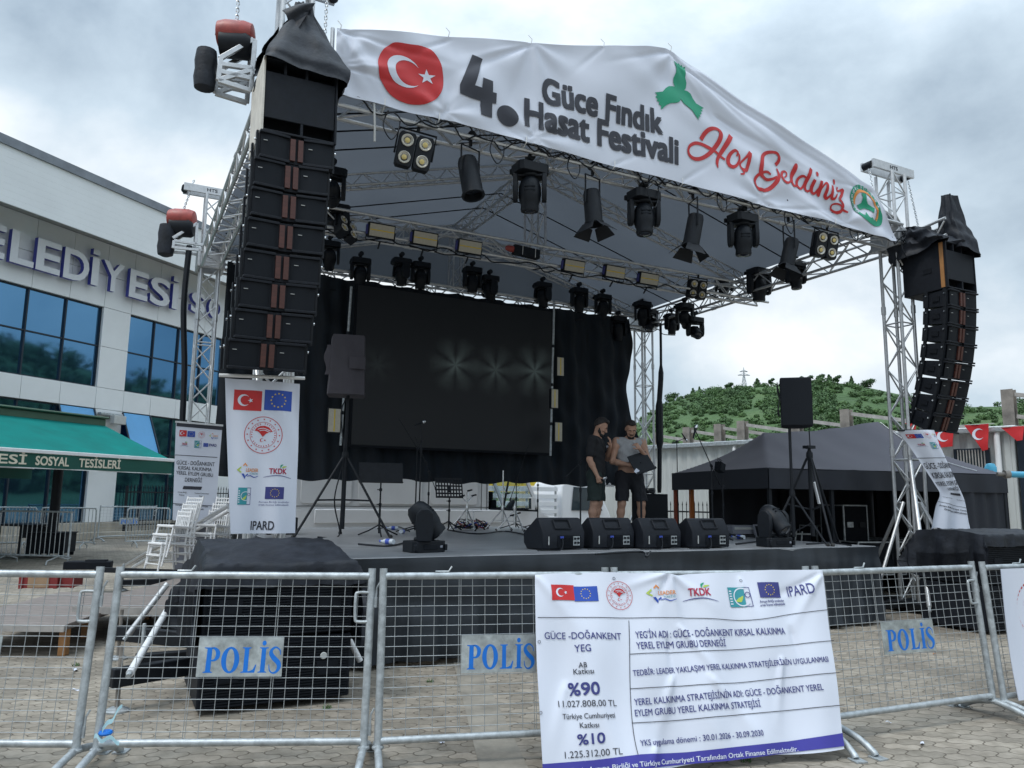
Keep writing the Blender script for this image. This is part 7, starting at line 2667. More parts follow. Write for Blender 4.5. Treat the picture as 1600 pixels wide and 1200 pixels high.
c.put(tb_ + bb_, [(i, i + 1, len(tb_) + i + 1, len(tb_) + i) for i in range(len(tb_) - 1)], 'royal')
c.lift = .002
t4('Bu Proje Avrupa Birliği ve Türkiye Cumhuriyeti Tarafından Ortak Finanse Edilmektedir.', 180, 1036, 1336, 922, 25, 'banner', .02)
c.lift = 0
for x, y in ((432, 78), (1055, 88), (67, 388), (72, 735), (1517, 470)):
    a_ = cz(x, y)
    c.ring(a_[0], a_[1], .010, .004, 'greyink', 14, ry=.010)
mb.build('cloth', pb_, smooth=70)
# ---- banner over the last barrier, with the rim of a red seal
Q0, Q1 = V((3.60, 5.84, 0)), V((5.0, 6.45, 0))
QD = (Q1 - Q0).normalized()
QN = V((-QD.y, QD.x, 0))
QU = (V((0, 0, 1)) * math.cos(LEAN) + QN * math.sin(LEAN)).normalized()
QO = Q0 - QN * .05
QNN = QD.cross(QU)
def cq(px, py):
    p = hit(px, py, QO, QNN) - QO
    return (p.dot(QD), p.dot(QU))
TLq2, BLq2 = cq(1560, 889), cq(1586, 1094)
def qs(s, t_):
    return QO + QD * s + QU * t_ + QNN * (.02 + .012 * math.sin(s * 13 + t_ * 2) + .01 * math.sin(s * 5 - t_ * 4))
sb = thing('seal_banner', 'white banner with a red stitched-looking seal on the barrier at the right photo edge', 'banner', T(Q0 + QD * .7))
mb = MB('banner')
def qsg(a, b_, o=0):
    l = V(BLq2).lerp(V(TLq2), b_)
    l.x -= .025 * math.sin(math.pi * b_)
    return qs(l.x + (1.30 - l.x) * a, l.y) - QNN * o
mb.grid(qsg, 60, 40)
mb.grid(lambda a, b_: qsg(a, b_, .004), 60, 40, flip=True)
c = Canvas(mb, qs, .003, .04)
sc_ = cq(1590, 955)
r_ = .24
cx_ = sc_[0] + r_
for i in range(44):
    a = 2 * math.pi * i / 44
    for rr_ in (r_, r_ * .72):
        c.put([(cx_ + rr_ * math.cos(a + o), sc_[1] + rr_ * k * math.sin(a + o)) for o, k in ((0, 1), (.09, 1), (.09, .93), (0, .93))], [(0, 1, 2, 3)], 'red')
c.poly([(cx_ + r_ * a, sc_[1] + r_ * b_) for a, b_ in [(-.46, .22), (-.36, .38), (-.18, .48), (.05, .5), (.28, .42), (.48, .2), (.14, .08), (-.02, -.1), (-.16, .08)]], 'red')
mb.build('cloth', sb, smooth=70)

# ================================================================== chairs, pallets and odds and ends
def chair(X, label):
    root = thing('wedding_chair', label, 'chair', X, 'white spindle-back chairs stacked by the stage')
    mb = MB('white_plastic', X)
    mb.prism([(-.20, -.20), (.20, -.20), (.18, .19), (-.18, .19)], .035, T(0, 0, .43))
    mb.build('seat', root, bevel=.01)
    for sx_ in (-1, 1):
        mb = MB('white_plastic', X)
        mb.path([(sx_ * .18, -.18, .44), (sx_ * .19, -.20, .2), (sx_ * .20, -.23, .0)], .014, 8)
        mb.build('leg', root)
        mb = MB('white_plastic', X)
        mb.path([(sx_ * .17, .18, .46), (sx_ * .18, .20, .2), (sx_ * .19, .24, .0)], .014, 8)
        mb.build('leg', root)
    mb = MB('white_plastic', X)
    for z in (.16, .28):
        for y in (-.21, .22):
            mb.tube((-.19, y, z), (.19, y, z), .009, 6)
        for x in (-.19, .19):
            mb.tube((x, -.21, z + .03), (x, .22, z + .03), .009, 6)
    mb.build('stretcher', root)
    mb = MB('white_plastic', X)
    bk = lambda x, z: V((x, .18 + .06 * (z - .46) / .46, z))
    for x in (-.175, .175):
        mb.tube(bk(x, .45), bk(x * 1.05, .93), .014, 8)
    for z in (.56, .66, .84, .90):
        mb.tube(bk(-.18, z), bk(.18, z), .010, 6)
    for i in range(7):
        x = -.135 + .045 * i
        mb.tube(bk(x, .56), bk(x, .90), .007, 6)
    mb.build('backrest', root)
for (px, py, yaw, n, labs) in [(258, 897, -38, 3, ('lowest white chair of the front stack beside the tarped stack', 'middle white chair of the front stack beside the tarped stack', 'top white chair of the front stack beside the tarped stack')),
                               (318, 893, -22, 3, ('lowest white chair of the middle stack left of the tall flag banner', 'middle white chair of the middle stack left of the tall flag banner', 'top white chair of the middle stack left of the tall flag banner')),
                               (356, 890, -12, 2, ('lower white chair of the stack half hidden by the tall flag banner', 'upper white chair of the stack half hidden by the tall flag banner'))]:
    p = wz(px, py, .362)
    for k in range(n):
        chair(T(p + V((.03 * k, .02 * k, .12 * k))) @ rotz(R(yaw + 3 * k)) @ rotx(R(-3 * k)), labs[k])
def pallet(c0_, c1_, d0, d1, z, label):
    """low platform: left/right pixel columns and front/back distance"""
    xs0, xs1 = (c0_ - 800) / 1200, (c1_ - 800) / 1200
    p00, p10, p11, p01 = V((xs0 * d0, d0, 0)), V((xs1 * d0, d0, 0)), V((xs1 * d0 - .25, d1, 0)), V((xs0 * d0 - .25, d1, 0))
    X = T((p00 + p11) / 2)
    root = thing('timber_platform', label, 'platform', X, 'low timber platforms behind the left barrier')
    mb = MB('pallet')
    zz = V((0, 0, z))
    mb.add([p00 + zz, p10 + zz, p11 + zz, p01 + zz, p00 + zz * .82, p10 + zz * .82, p11 + zz * .82, p01 + zz * .82], [(0, 1, 2, 3), (7, 6, 5, 4), (0, 4, 5, 1), (1, 5, 6, 2), (2, 6, 7, 3), (3, 7, 4, 0)])
    mb.build('board', root, bevel=.005)
    mb = MB('pallet_side')
    mb.bar(p00 + zz * .88 - V((0, .02, 0)), p10 + zz * .88 - V((0, .02, 0)), .03, z * .2)
    mb.build('edge_board', root)
    for p in (p00, p10, p11, p01):
        q = p.lerp((p00 + p11) / 2, .08)
        mb = MB('wood_trim')
        mb.box((q.x, q.y, z * .41), (.07, .07, z * .8))
        mb.build('leg', root)
pallet(-60, 133, 7.5, 9.9, .30, 'long grey timber platform at the left behind the cut-off barrier')
pallet(142, 345, 8.3, 13.2, .36, 'shorter grey timber platform between the barrier posts and the tarped stack')
for (px, py, s_, m_, lab, w_) in ((68, 917, .30, 'crate_red', 'red crate with cardboard inside on the grey platform', .42), (104, 916, .22, 'crate_red', 'small dark red crate right of the cardboard one', .26)):
    p = wz(px, py, .30)
    X = T(p) @ rotz(R(8))
    root = thing('red_crate', lab, 'crate', X, 'red crates on the grey platform')
    mb = MB(m_, X)
    h = .17
    for x, y, a, b_ in ((0, -.15, w_, .02), (0, .15, w_, .02), (-w_ / 2, 0, .02, .32), (w_ / 2, 0, .02, .32)):
        mb.box((x, y, h / 2), (a, b_, h))
    for x in (-w_ / 2, w_ / 2):
        mb.box((x, -.165, h / 2), (.05, .02, h + .01))
    mb.box((0, 0, .012), (w_, .3, .02))
    mb.build('box', root, bevel=.004)
    if s_ > .25:
        mb = MB('cardboard', X)
        mb.box((0, -.164, h / 2), (w_ * .6, .012, h * .9))
        mb.build('cardboard', root)
p = wz(86, 902, .42)
mb = MB('flag_red', T(p))
mb.grid(lambda a, b_: V((-.10 + .2 * a, .1 * b_, .05 * math.sin(math.pi * a) * math.sin(math.pi * b_) + .02 * math.sin(a * 14))), 10, 8)
mb.grid(lambda a, b_: V((-.10 + .2 * a, .1 * b_, -.02)), 4, 4, flip=True)
one(mb, 'red_cloth', 'crumpled red cloth lying on the crates', 'cloth', T(p))
p = wz(140, 889, .36)
mb = MB('black_matte', T(p) @ rotz(R(10)))
mb.prism([(-.34, -.14), (.34, -.14), (.30, .12), (-.30, .12)], .12)
mb.box((.1, -.02, .13), (.3, .14, .03))
one(mb, 'black_case', 'flat black case on the shorter platform left of the white chairs', 'case', T(p), bevel=.01)
p, q = wz(150, 890, .41), wz(276, 894, .41)
mb = MB('black_steel')
mb.bar(p, q, .07, .07)
one(mb, 'steel_bar', 'dark steel bar lying on the timber platform in front of the chairs', 'bar')
# torn blue ribbon on the barrier foot
p = hit(156, 1150, V((-2.28, 4.45, 0)), (0, 1, 0))
mb = MB('cyan_ribbon', T(p))
mb.grid(lambda a, b_: V((-.02 + .13 * a, -.02 - .02 * math.sin(a * 5), -.01 + .022 * b_ - .03 * a * a + .012 * math.sin(a * 12))), 14, 3)
mb.grid(lambda a, b_: V((.02 + .10 * a, -.02 + .01 * math.sin(a * 6), .02 + .13 * a + .03 * b_ * (1 - a * .4) + .012 * math.sin(a * 9))), 14, 3)
mb.path([(.026 * math.cos(a), .06 + .026 * math.sin(a), .0) for a in [2 * math.pi * i / 12 for i in range(12)]], .012, 6, m='polis_blue', closed=True)
one(mb, 'torn_ribbon', 'torn pale blue ribbon knotted on the foot of the second barrier', 'ribbon', T(p))
for i, (px, py) in enumerate(((432, 1084), (672, 1066), (511, 1107), (1165, 1190), (120, 1040))):
    p = wz(px, py, 0)
    mb = MB('leaf_light', T(p))
    for k in range(26):
        a, l = rs.uniform(0, 6.28), rs.uniform(.02, .055)
        b_ = V((rs.uniform(-.03, .03), rs.uniform(-.02, .02), 0))
        t_ = b_ + V((l * .7 * math.cos(a), l * .7 * math.sin(a), l * .7))
        s_ = V((-math.sin(a), math.cos(a), 0)) * .004
        mb.add([b_ - s_, b_ + s_, t_], [(0, 1, 2)], 'leaf' if k % 3 else 'leaf_light')
    one(mb, 'weed', ['small green weed between pavers in front of the left POLİS plate', 'green weed growing left of the half covered POLİS plate', 'tiny weed beside the left speaker stack', 'tiny weed near the project banner hem', 'tiny weed behind the cut-off barrier'][i], 'weed', T(p), 'weeds in the paving joints', smooth=0)
for i, (px, py, s_) in enumerate(((1388, 1129, .02), (1441, 1162, .035), (118, 1047, .05), (120, 1078, .03), (690, 1160, .03), (1460, 1022, .014), (640, 985, .02))):
    p = wz(px, py, .006)
    mb = MB('banner' if i != 5 else 'orange', T(p) @ rotz(i * 1.1))
    mb.grid(lambda a, b_: V((s_ * (a - .5) * 2, s_ * .6 * (b_ - .5), .004 + .006 * math.sin(a * 5 + i) + .004 * math.sin(b_ * 4))), 5, 3)
    one(mb, 'litter_scrap', 'scrap of pale litter lying on the paving', 'litter', T(p), 'litter scraps on the paving')
# ================================================================== vehicles behind the stage
m, t, b, nd = nodes_of('clear_glass')
tr_ = nd('ShaderNodeBsdfTransparent', {'Color': (.82, .88, .89, 1)})
gl_ = nd('ShaderNodeBsdfGlossy', {'Color': (.8, .85, .9, 1), 'Roughness': .03})
mx_ = nd('ShaderNodeMixShader', {0: .16, 1: tr_.outputs[0], 2: gl_.outputs[0]})
t.links.new(mx_.outputs[0], t.nodes['Material Output'].inputs[0])
def wheel(root, X, r=.36, w_=.24):
    mb = MB('rubber', X)
    mb.lathe([(r * .62, -w_ / 2), (r * .95, -w_ / 2), (r, -w_ * .35), (r, w_ * .35), (r * .95, w_ / 2), (r * .62, w_ / 2)], 28, rotx(R(90)))
    wh = mb.build('wheel', root)
    mb = MB('galv', X)
    mb.lathe([(r * .62, -w_ * .46), (r * .55, -w_ * .40), (r * .2, -w_ * .42), (r * .16, -w_ * .5), (.01, -w_ * .5)], 24, rotx(R(90)))
    mb.lathe([(r * .62, w_ * .46), (r * .2, w_ * .42), (.01, w_ * .45)], 24, rotx(R(90)))
    mb.build('rim', wh)
X = STAGE @ T(2.0, 9.5, 0)
van = thing('panel_van', 'white panel van parked behind the black backdrop', 'van', X)
LV, WV = 6.95, 1.95
mb = MB('vehicle_white', X)
XZ = Matrix(((1, 0, 0, 0), (0, 0, -1, 0), (0, 1, 0, 0), (0, 0, 0, 1)))
body = [(0, .42), (.55, .38), (.6, .62), (.85, .80), (1.25, .80), (1.5, .62), (1.55, .36), (5.25, .36), (5.3, .62), (5.55, .80), (5.95, .80), (6.2, .62), (6.25, .36), (6.85, .40), (LV, .62), (6.9, .95), (6.3, 1.22), (4.9, 1.27), (4.9, 2.62), (.1, 2.62), (0, 2.5)]
# two side shells, roof and floor joined into one body
mb.prism(body, .03, T(0, .03, 0) @ XZ)
mb.prism(body, .03, T(0, WV, 0) @ XZ)
mb.box((2.45, WV / 2, 2.60), (4.9, WV, .04))
mb.box((.02, WV / 2, 1.5), (.04, WV, 2.2))
mb.box((4.87, WV / 2, 1.6), (.04, WV, 2.0), m='black_matte')
mb.box((3.4, WV / 2, .40), (6.7, WV, .06))
mb.add([(6.3, 0, 1.22), (6.3, WV, 1.22), (6.9, WV, .95), (6.9, 0, .95)], [(0, 1, 2, 3)])
mb.add([(6.9, 0, .95), (6.9, WV, .95), (LV, WV, .62), (LV, 0, .62)], [(0, 1, 2, 3)])
mb.add([(LV, 0, .62), (LV, WV, .62), (6.85, WV, .40), (6.85, 0, .40)], [(0, 1, 2, 3)])
mb.box((5.3, WV / 2, 2.45), (.95, WV - .1, .06))
for y in (.03, WV - .03):
    mb.bar((6.32, y, 1.21), (5.72, y, 2.46), .06, .09)
mb.build('body', van, bevel=.012)
def ub(px):
    return pv(px, 780, 9.5).x - 2.0
for (xa, xb) in ((469, 549), (559, 659), (672, 746)):
    mb = MB('vehicle_white', X)
    a_, b_ = ub(xa), ub(xb)
    mb.prism([(a_ + .05, 1.37), (b_ - .05, 1.37), (b_, 1.43), (b_, 2.32), (b_ - .05, 2.38), (a_ + .05, 2.38), (a_, 2.32), (a_, 1.43)], .022, T(0, -.0, 0) @ XZ)
    mb.build('side_panel', van, bevel=.012)
mb = MB('vehicle_white', X)
mb.box((3.0, -.012, 1.10), (4.5, .03, .30))
mb.box((3.4, -.014, .62), (3.5, .035, .10), m='black_plastic')
mb.build('side_moulding', van, bevel=.012)
mb = MB('joint', X)
for x in (ub(752), ub(760)):
    mb.box((x, -.003, 1.45), (.012, .008, 2.0))
mb.box((2.6, -.003, 1.32), (4.6, .008, .010))
mb.build('door_seam', van)
for y in (.012, WV - .012):
    mb = MB('clear_glass', X)
    mb.add([(4.98, y, 1.30), (6.2, y, 1.27), (5.72, y, 2.40), (4.98, y, 2.40)], [(0, 1, 2, 3)])
    fr = MB('black_plastic', X)
    for p, q in (((4.95, y, 1.285), (6.25, y, 1.255)), ((4.96, y, 1.28), (4.96, y, 2.42)), ((5.30, y, 1.28), (5.52, y, 2.40))):
        fr.bar(p, q, .03, .04)
    w_ = fr.build('cab_window', van)
    mb.build('pane', w_, smooth=0)
mb = MB('clear_glass', X)
mb.add([(6.30, .08, 1.24), (6.30, WV - .08, 1.24), (5.74, WV - .08, 2.42), (5.74, .08, 2.42)], [(0, 1, 2, 3)])
mb.build('windscreen', van, smooth=0)
mb = MB('black_plastic', X)
mb.box((6.05, WV / 2, 1.26), (.6, WV - .1, .1))
mb.lathe([(.17, 0), (.19, .012), (.17, .024)], 20, T(5.75, .5, 1.35) @ roty(R(-60)))
mb.build('dashboard', van)
for y in (.45, 1.4):
    mb = MB('black_matte', X)
    mb.box((5.15, y, 1.15), (.16, .46, .7))
    mb.box((5.12, y, 1.6), (.12, .26, .2))
    mb.build('seat', van, bevel=.03)
mb = MB('vehicle_white', X)
mb.box((6.0, -.16, 1.42), (.10, .16, .30))
mb.box((5.945, -.16, 1.42), (.012, .13, .26), m='car_glass')
mb.bar((6.05, 0, 1.32), (6.02, -.12, 1.36), .05, .05, m='black_plastic')
mb.build('wing_mirror', van, bevel=.02)
for x in (1.05, 5.75):
    for y in (.13, WV - .13):
        wheel(van, X @ T(x, y, .36))
for y in (.1, WV - .1):
    mb = MB('lamp_rim', X)
    mb.box((6.86, y, .82), (.12, .18, .22))
    mb.build('headlight', van, bevel=.03)
def truck(u, v, label, bed_m, yaw=0, ns=5):
    X = STAGE @ T(u, v, 0) @ rotz(yaw)
    root = thing('slatted_truck', label, 'truck', X, 'small flatbed trucks parked behind the stage')
    mb = MB('black_steel', X)
    mb.box((2.4, .9, .62), (4.9, .8, .16))
    mb.build('chassis', root)
    mb = MB(bed_m, X)
    mb.box((1.5, .9, .80), (3.1, 1.9, .10))
    for y in (0, 1.8):
        for i in range(ns):
            mb.box((1.5, y, .98 + .21 * i), (3.0, .03, .12))
        for x in (.05, 1.0, 2.0, 2.95):
            mb.box((x, y + (.03 if y == 0 else -.03), 1.35), (.06, .03, 1.1), m='galv')
    for x in (0, 3.0):
        for i in range(ns):
            mb.box((x, .9, .98 + .21 * i), (.03, 1.75, .12))
    mb.build('slatted_bed', root, bevel=.004)
    mb = MB('vehicle_white', X)
    cab = [(3.15, .55), (4.85, .50), (4.92, .95), (4.80, 1.22), (4.32, 2.0), (3.95, 2.08), (3.25, 2.06), (3.15, 1.9)]
    mb.prism(cab, 1.75, T(0, 1.78, 0) @ XZ)
    mb.build('cab', root, bevel=.05)
    for y in (.02, 1.79):
        mb = MB('car_glass', X)
        sgn = -.012 if y < 1 else .012
        mb.prism([(3.48, 1.22), (4.55, 1.22), (4.22, 1.88), (3.55, 1.90)], .02, T(0, y + sgn + .01, 0) @ XZ)
        mb.build('window', root)
    mb = MB('car_glass', X)
    mb.add([(4.81, .15, 1.26), (4.81, 1.6, 1.26), (4.36, 1.6, 1.98), (4.36, .15, 1.98)], [(0, 1, 2, 3)])
    mb.build('windscreen', root, smooth=0)
    for x in (.8, 4.1):
        for y in (.12, 1.68):
            wheel(root, X @ T(x, y, .33), .33, .2)
q = pv(878, 780, 12.0)
truck(q.x - 3.15, 12.0, 'white slatted flatbed truck with white cab behind the men', 'vehicle_white')
q = pv(845, 760, 14.6)
truck(q.x - 3.05, 14.6, 'truck with yellow slatted bed seen through the van window', 'yellow', 0, 7)

# ================================================================== dark tent on the right
A0, D0 = V((3.82, 11.45, 0)), V((8.145, 12.69, 0))      # front left and front right corners
LT = (D0 - A0).length
TX = Matrix.Translation(A0) @ rotz(math.atan2(D0.y - A0.y, D0.x - A0.x))
tent = thing('gazebo_tent', 'dark grey pop-up tent with orange legs sheltering black equipment', 'tent', TX @ T(LT / 2, 1.6, 0))
DT = 3.0
def tp(px, y):                                # along-tent coordinate for a pixel column at depth y inside
    n_ = TX.to_3x3() @ V((0, 1, 0))
    return (TX.inverted() @ hit(px, 800, TX @ V((0, y, 0)), n_)).x
def zr(s):
    return 2.70 + .30 * max(0, min(1, (s - .95) / 2.4)) - .05 * math.sin(math.pi * max(0, min(1, (s - .95) / 2.4)))
def troof(s, y):
    ks = max(0, min(1, s / .95, (LT - s) / 1.15))
    kt = 1 - abs(y - DT / 2) / (DT / 2)
    k = min(ks, kt)
    z = 2.03 + (zr(max(.95, min(3.35, s))) - 2.03) * (.65 * k + .35 * k * k)
    z -= .03 * math.sin(math.pi * 3 * s / LT) ** 2 * math.sin(math.pi * min(1, kt))
    z += .008 * math.sin(s * 9 + y * 4) * k
    return V((s, y, z))
mb = MB('tent', TX)
mb.grid(lambda a, b_: troof(LT * a, DT * b_), 110, 44)
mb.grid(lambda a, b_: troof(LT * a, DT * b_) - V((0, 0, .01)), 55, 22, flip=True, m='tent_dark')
mb.build('roof_cloth', tent, smooth=25)
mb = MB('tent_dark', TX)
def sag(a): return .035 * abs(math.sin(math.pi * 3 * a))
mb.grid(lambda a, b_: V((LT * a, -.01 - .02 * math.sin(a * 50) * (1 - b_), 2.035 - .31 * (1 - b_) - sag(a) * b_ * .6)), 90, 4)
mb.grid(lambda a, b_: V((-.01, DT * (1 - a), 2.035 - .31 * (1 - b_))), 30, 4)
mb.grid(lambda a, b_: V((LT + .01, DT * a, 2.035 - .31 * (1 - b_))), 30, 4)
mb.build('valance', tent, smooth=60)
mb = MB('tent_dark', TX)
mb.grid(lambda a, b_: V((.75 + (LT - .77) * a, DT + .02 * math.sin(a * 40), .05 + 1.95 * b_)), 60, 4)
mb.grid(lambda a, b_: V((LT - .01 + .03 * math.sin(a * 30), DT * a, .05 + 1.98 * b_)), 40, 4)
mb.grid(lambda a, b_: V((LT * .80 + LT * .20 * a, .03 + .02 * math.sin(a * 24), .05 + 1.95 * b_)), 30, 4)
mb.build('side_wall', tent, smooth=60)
for (x, y, m_) in ((.03, DT - .05, 'rust_red'), (tp(1081, DT - .04), DT - .04, 'orange_pole'), (.03, .04, 'black_steel'), (LT / 2, .04, 'black_steel'), (LT * .25, .05, 'black_steel'), (LT - .04, .04, 'black_steel'), (LT - .04, DT - .05, 'black_steel'), (LT / 2, DT - .05, 'black_steel')):
    if m_ == 'rust_red' and 'rust_red' not in M:
        mat('rust_red', (.30, .055, .025), .5, 0, .2, 6)
    mb = MB(m_, TX)
    mb.box((x, y, 1.02), (.05, .05, 2.02) if m_ != 'orange_pole' else (.07, .07, 2.02))
    mb.build('leg', tent)
mb = MB('white_paint', TX)
mb.path(catmull([troof(3.38, DT / 2) + V((0, -.02, .02)), troof(3.5, 1.0) + V((0, 0, .02)), troof(3.7, .5) + V((0, 0, .015)), troof(4.0, .1) + V((0, 0, .01))], 8), .008, 5)
mb.build('guy_cord', tent)
def case(u, y, w_, d_, h, z, label, name='flight_case', edge='galv', yaw=0):
    X = TX @ T(u, y, z) @ rotz(R(yaw))
    root = thing(name, label, 'flight case', X, 'black equipment cases under the tent')
    mb = MB('black_matte', X)
    mb.box((0, 0, h / 2), (w_ - .01, d_ - .01, h - .01))
    mb.build('box', root)
    mb = MB(edge, X)
    e_ = .022
    for a in (-1, 1):
        for b_ in (-1, 1):
            mb.box((a * (w_ - e_) / 2, b_ * (d_ - e_) / 2, h / 2), (e_, e_, h))
            mb.box((0, b_ * (d_ - e_) / 2, h / 2 + a * (h - e_) / 2), (w_ - 2 * e_ - .004, e_, e_))
            mb.box((b_ * (w_ - e_) / 2, 0, h / 2 + a * (h - e_) / 2), (e_, d_ - 2 * e_ - .004, e_))
    mb.build('edge_trim', root)
    mb = MB('black_plastic', X)
    for k in (-.25, .25):
        mb.box((w_ * k, -d_ / 2 - .006, h * .55), (.12, .015, .09), m='galv' if k < 0 else None)
    mb.build('latch', root)
    return root
case(tp(1355, 1.2), 1.2, .95, .6, .55, .35, 'wide black flight case with pale rim right of the crank stand')
case(tp(1318, 1.6), 1.6, .50, .6, .75, .75, 'tall rack case with pale edges behind the crank stand')
case(tp(1318, 1.6), 1.6, .52, .62, .72, .02, 'lower rack case under the tall one behind the crank stand')
case(tp(1400, 1.6), 1.6, .7, .6, .9, .02, 'black case left of the right truss tower inside the tent')
case(tp(1290, 2.3), 2.3, .8, .5, 1.1, .02, 'black case deep inside the tent behind the floor moving head')
case(tp(1245, 2.4), 2.4, .6, .5, .8, .02, 'low black case behind the raised loudspeaker pole')
X = TX @ T(tp(1158, 1.3), 1.3, 0)
root = thing('mixer_table', 'small table with grey mixing unit at the left side of the tent', 'table', X)
mb = MB('black_steel', X)
mb.box((0, 0, .98), (.9, .5, .04))
for a in (-1, 1):
    for b_ in (-1, 1):
        mb.box((a * .4, b_ * .2, .48), (.04, .04, .96))
mb.build('frame', root)
mb = MB('greyink', X)
mb.box((-.05, 0, 1.08), (.42, .3, .14))
mb.box((-.05, -.155, 1.10), (.36, .01, .04), m='strap')
mb.build('mixer', root, bevel=.01)
X = TX @ T(tp(1196, 1.0), 1.0, .86)
mb = MB('greyink', X @ rotx(R(-20)))
mb.box((0, 0, .16), (.34, .04, .32))
mb.box((0, -.022, .16), (.30, .006, .27), m='black_matte')
mb.box((0, .1, -.4), (.05, .05, .9), m='black_steel')
one(mb, 'equipment_screen', 'small grey-backed screen under the tent left of the floor moving head', 'screen', X)
# cyan pipe and post at the right edge
mb = MB('cyan_pipe')
p, q = wd(1572, 741, 12.2), wd(1640, 743, 12.1)
mb.tube(p, q, .05, 12)
mb.tube(p - V((.14, 0, 0)), p, .032, 10, m='rust')
mb.tube(p - V((.03, 0, 0)), p + V((.05, 0, 0)), .065, 12, m='rust')
mb.tube(q - V((.3, 0, .0)), V((q.x - .3, q.y, 0)), .05, 12)
one(mb, 'blue_pipe', 'light blue pipe with rusty collar right of the tent', 'pipe')
mb = MB('cyan_pipe')
p = wd(1548, 735, 12.9)
mb.lathe([(.0, .12), (.06, .11), (.09, .05), (.09, -.03)], 14, T(p))
mb.tube(p, V((p.x, p.y, 0)), .05, 10, m='galv')
one(mb, 'blue_bollard', 'light blue round-topped post behind the right end of the tent', 'post')
# dark box trolley by the right tower
X = STAGE @ T(9.05, 2.4, 0)
case_ = thing('tool_trolley', 'black trolley with pale rods between stage corner and right truss tower', 'trolley', X)
mb = MB('black_matte', X)
mb.box((0, 0, .62), (.8, .6, .75))
mb.build('box', case_, bevel=.01)
mb = MB('galv', X)
for k in range(4):
    mb.tube((-.3 + .14 * k, -.31, .7), (-.26 + .14 * k, -.33, 1.05), .012, 6)
mb.tube((-.4, -.32, 1.02), (.4, -.32, 1.0), .016, 6)
mb.build('rods', case_)
for a in (-1, 1):
    mb = MB('rubber', X)
    mb.lathe([(.10, -.03), (.12, -.02), (.12, .02), (.10, .03)], 16, T(a * .3, -.3, .13) @ rotx(R(90)))
    mb.tube((a * .3, -.3, .13), (a * .3, -.25, .3), .02, 6, m='galv')
    mb.build('wheel', case_)
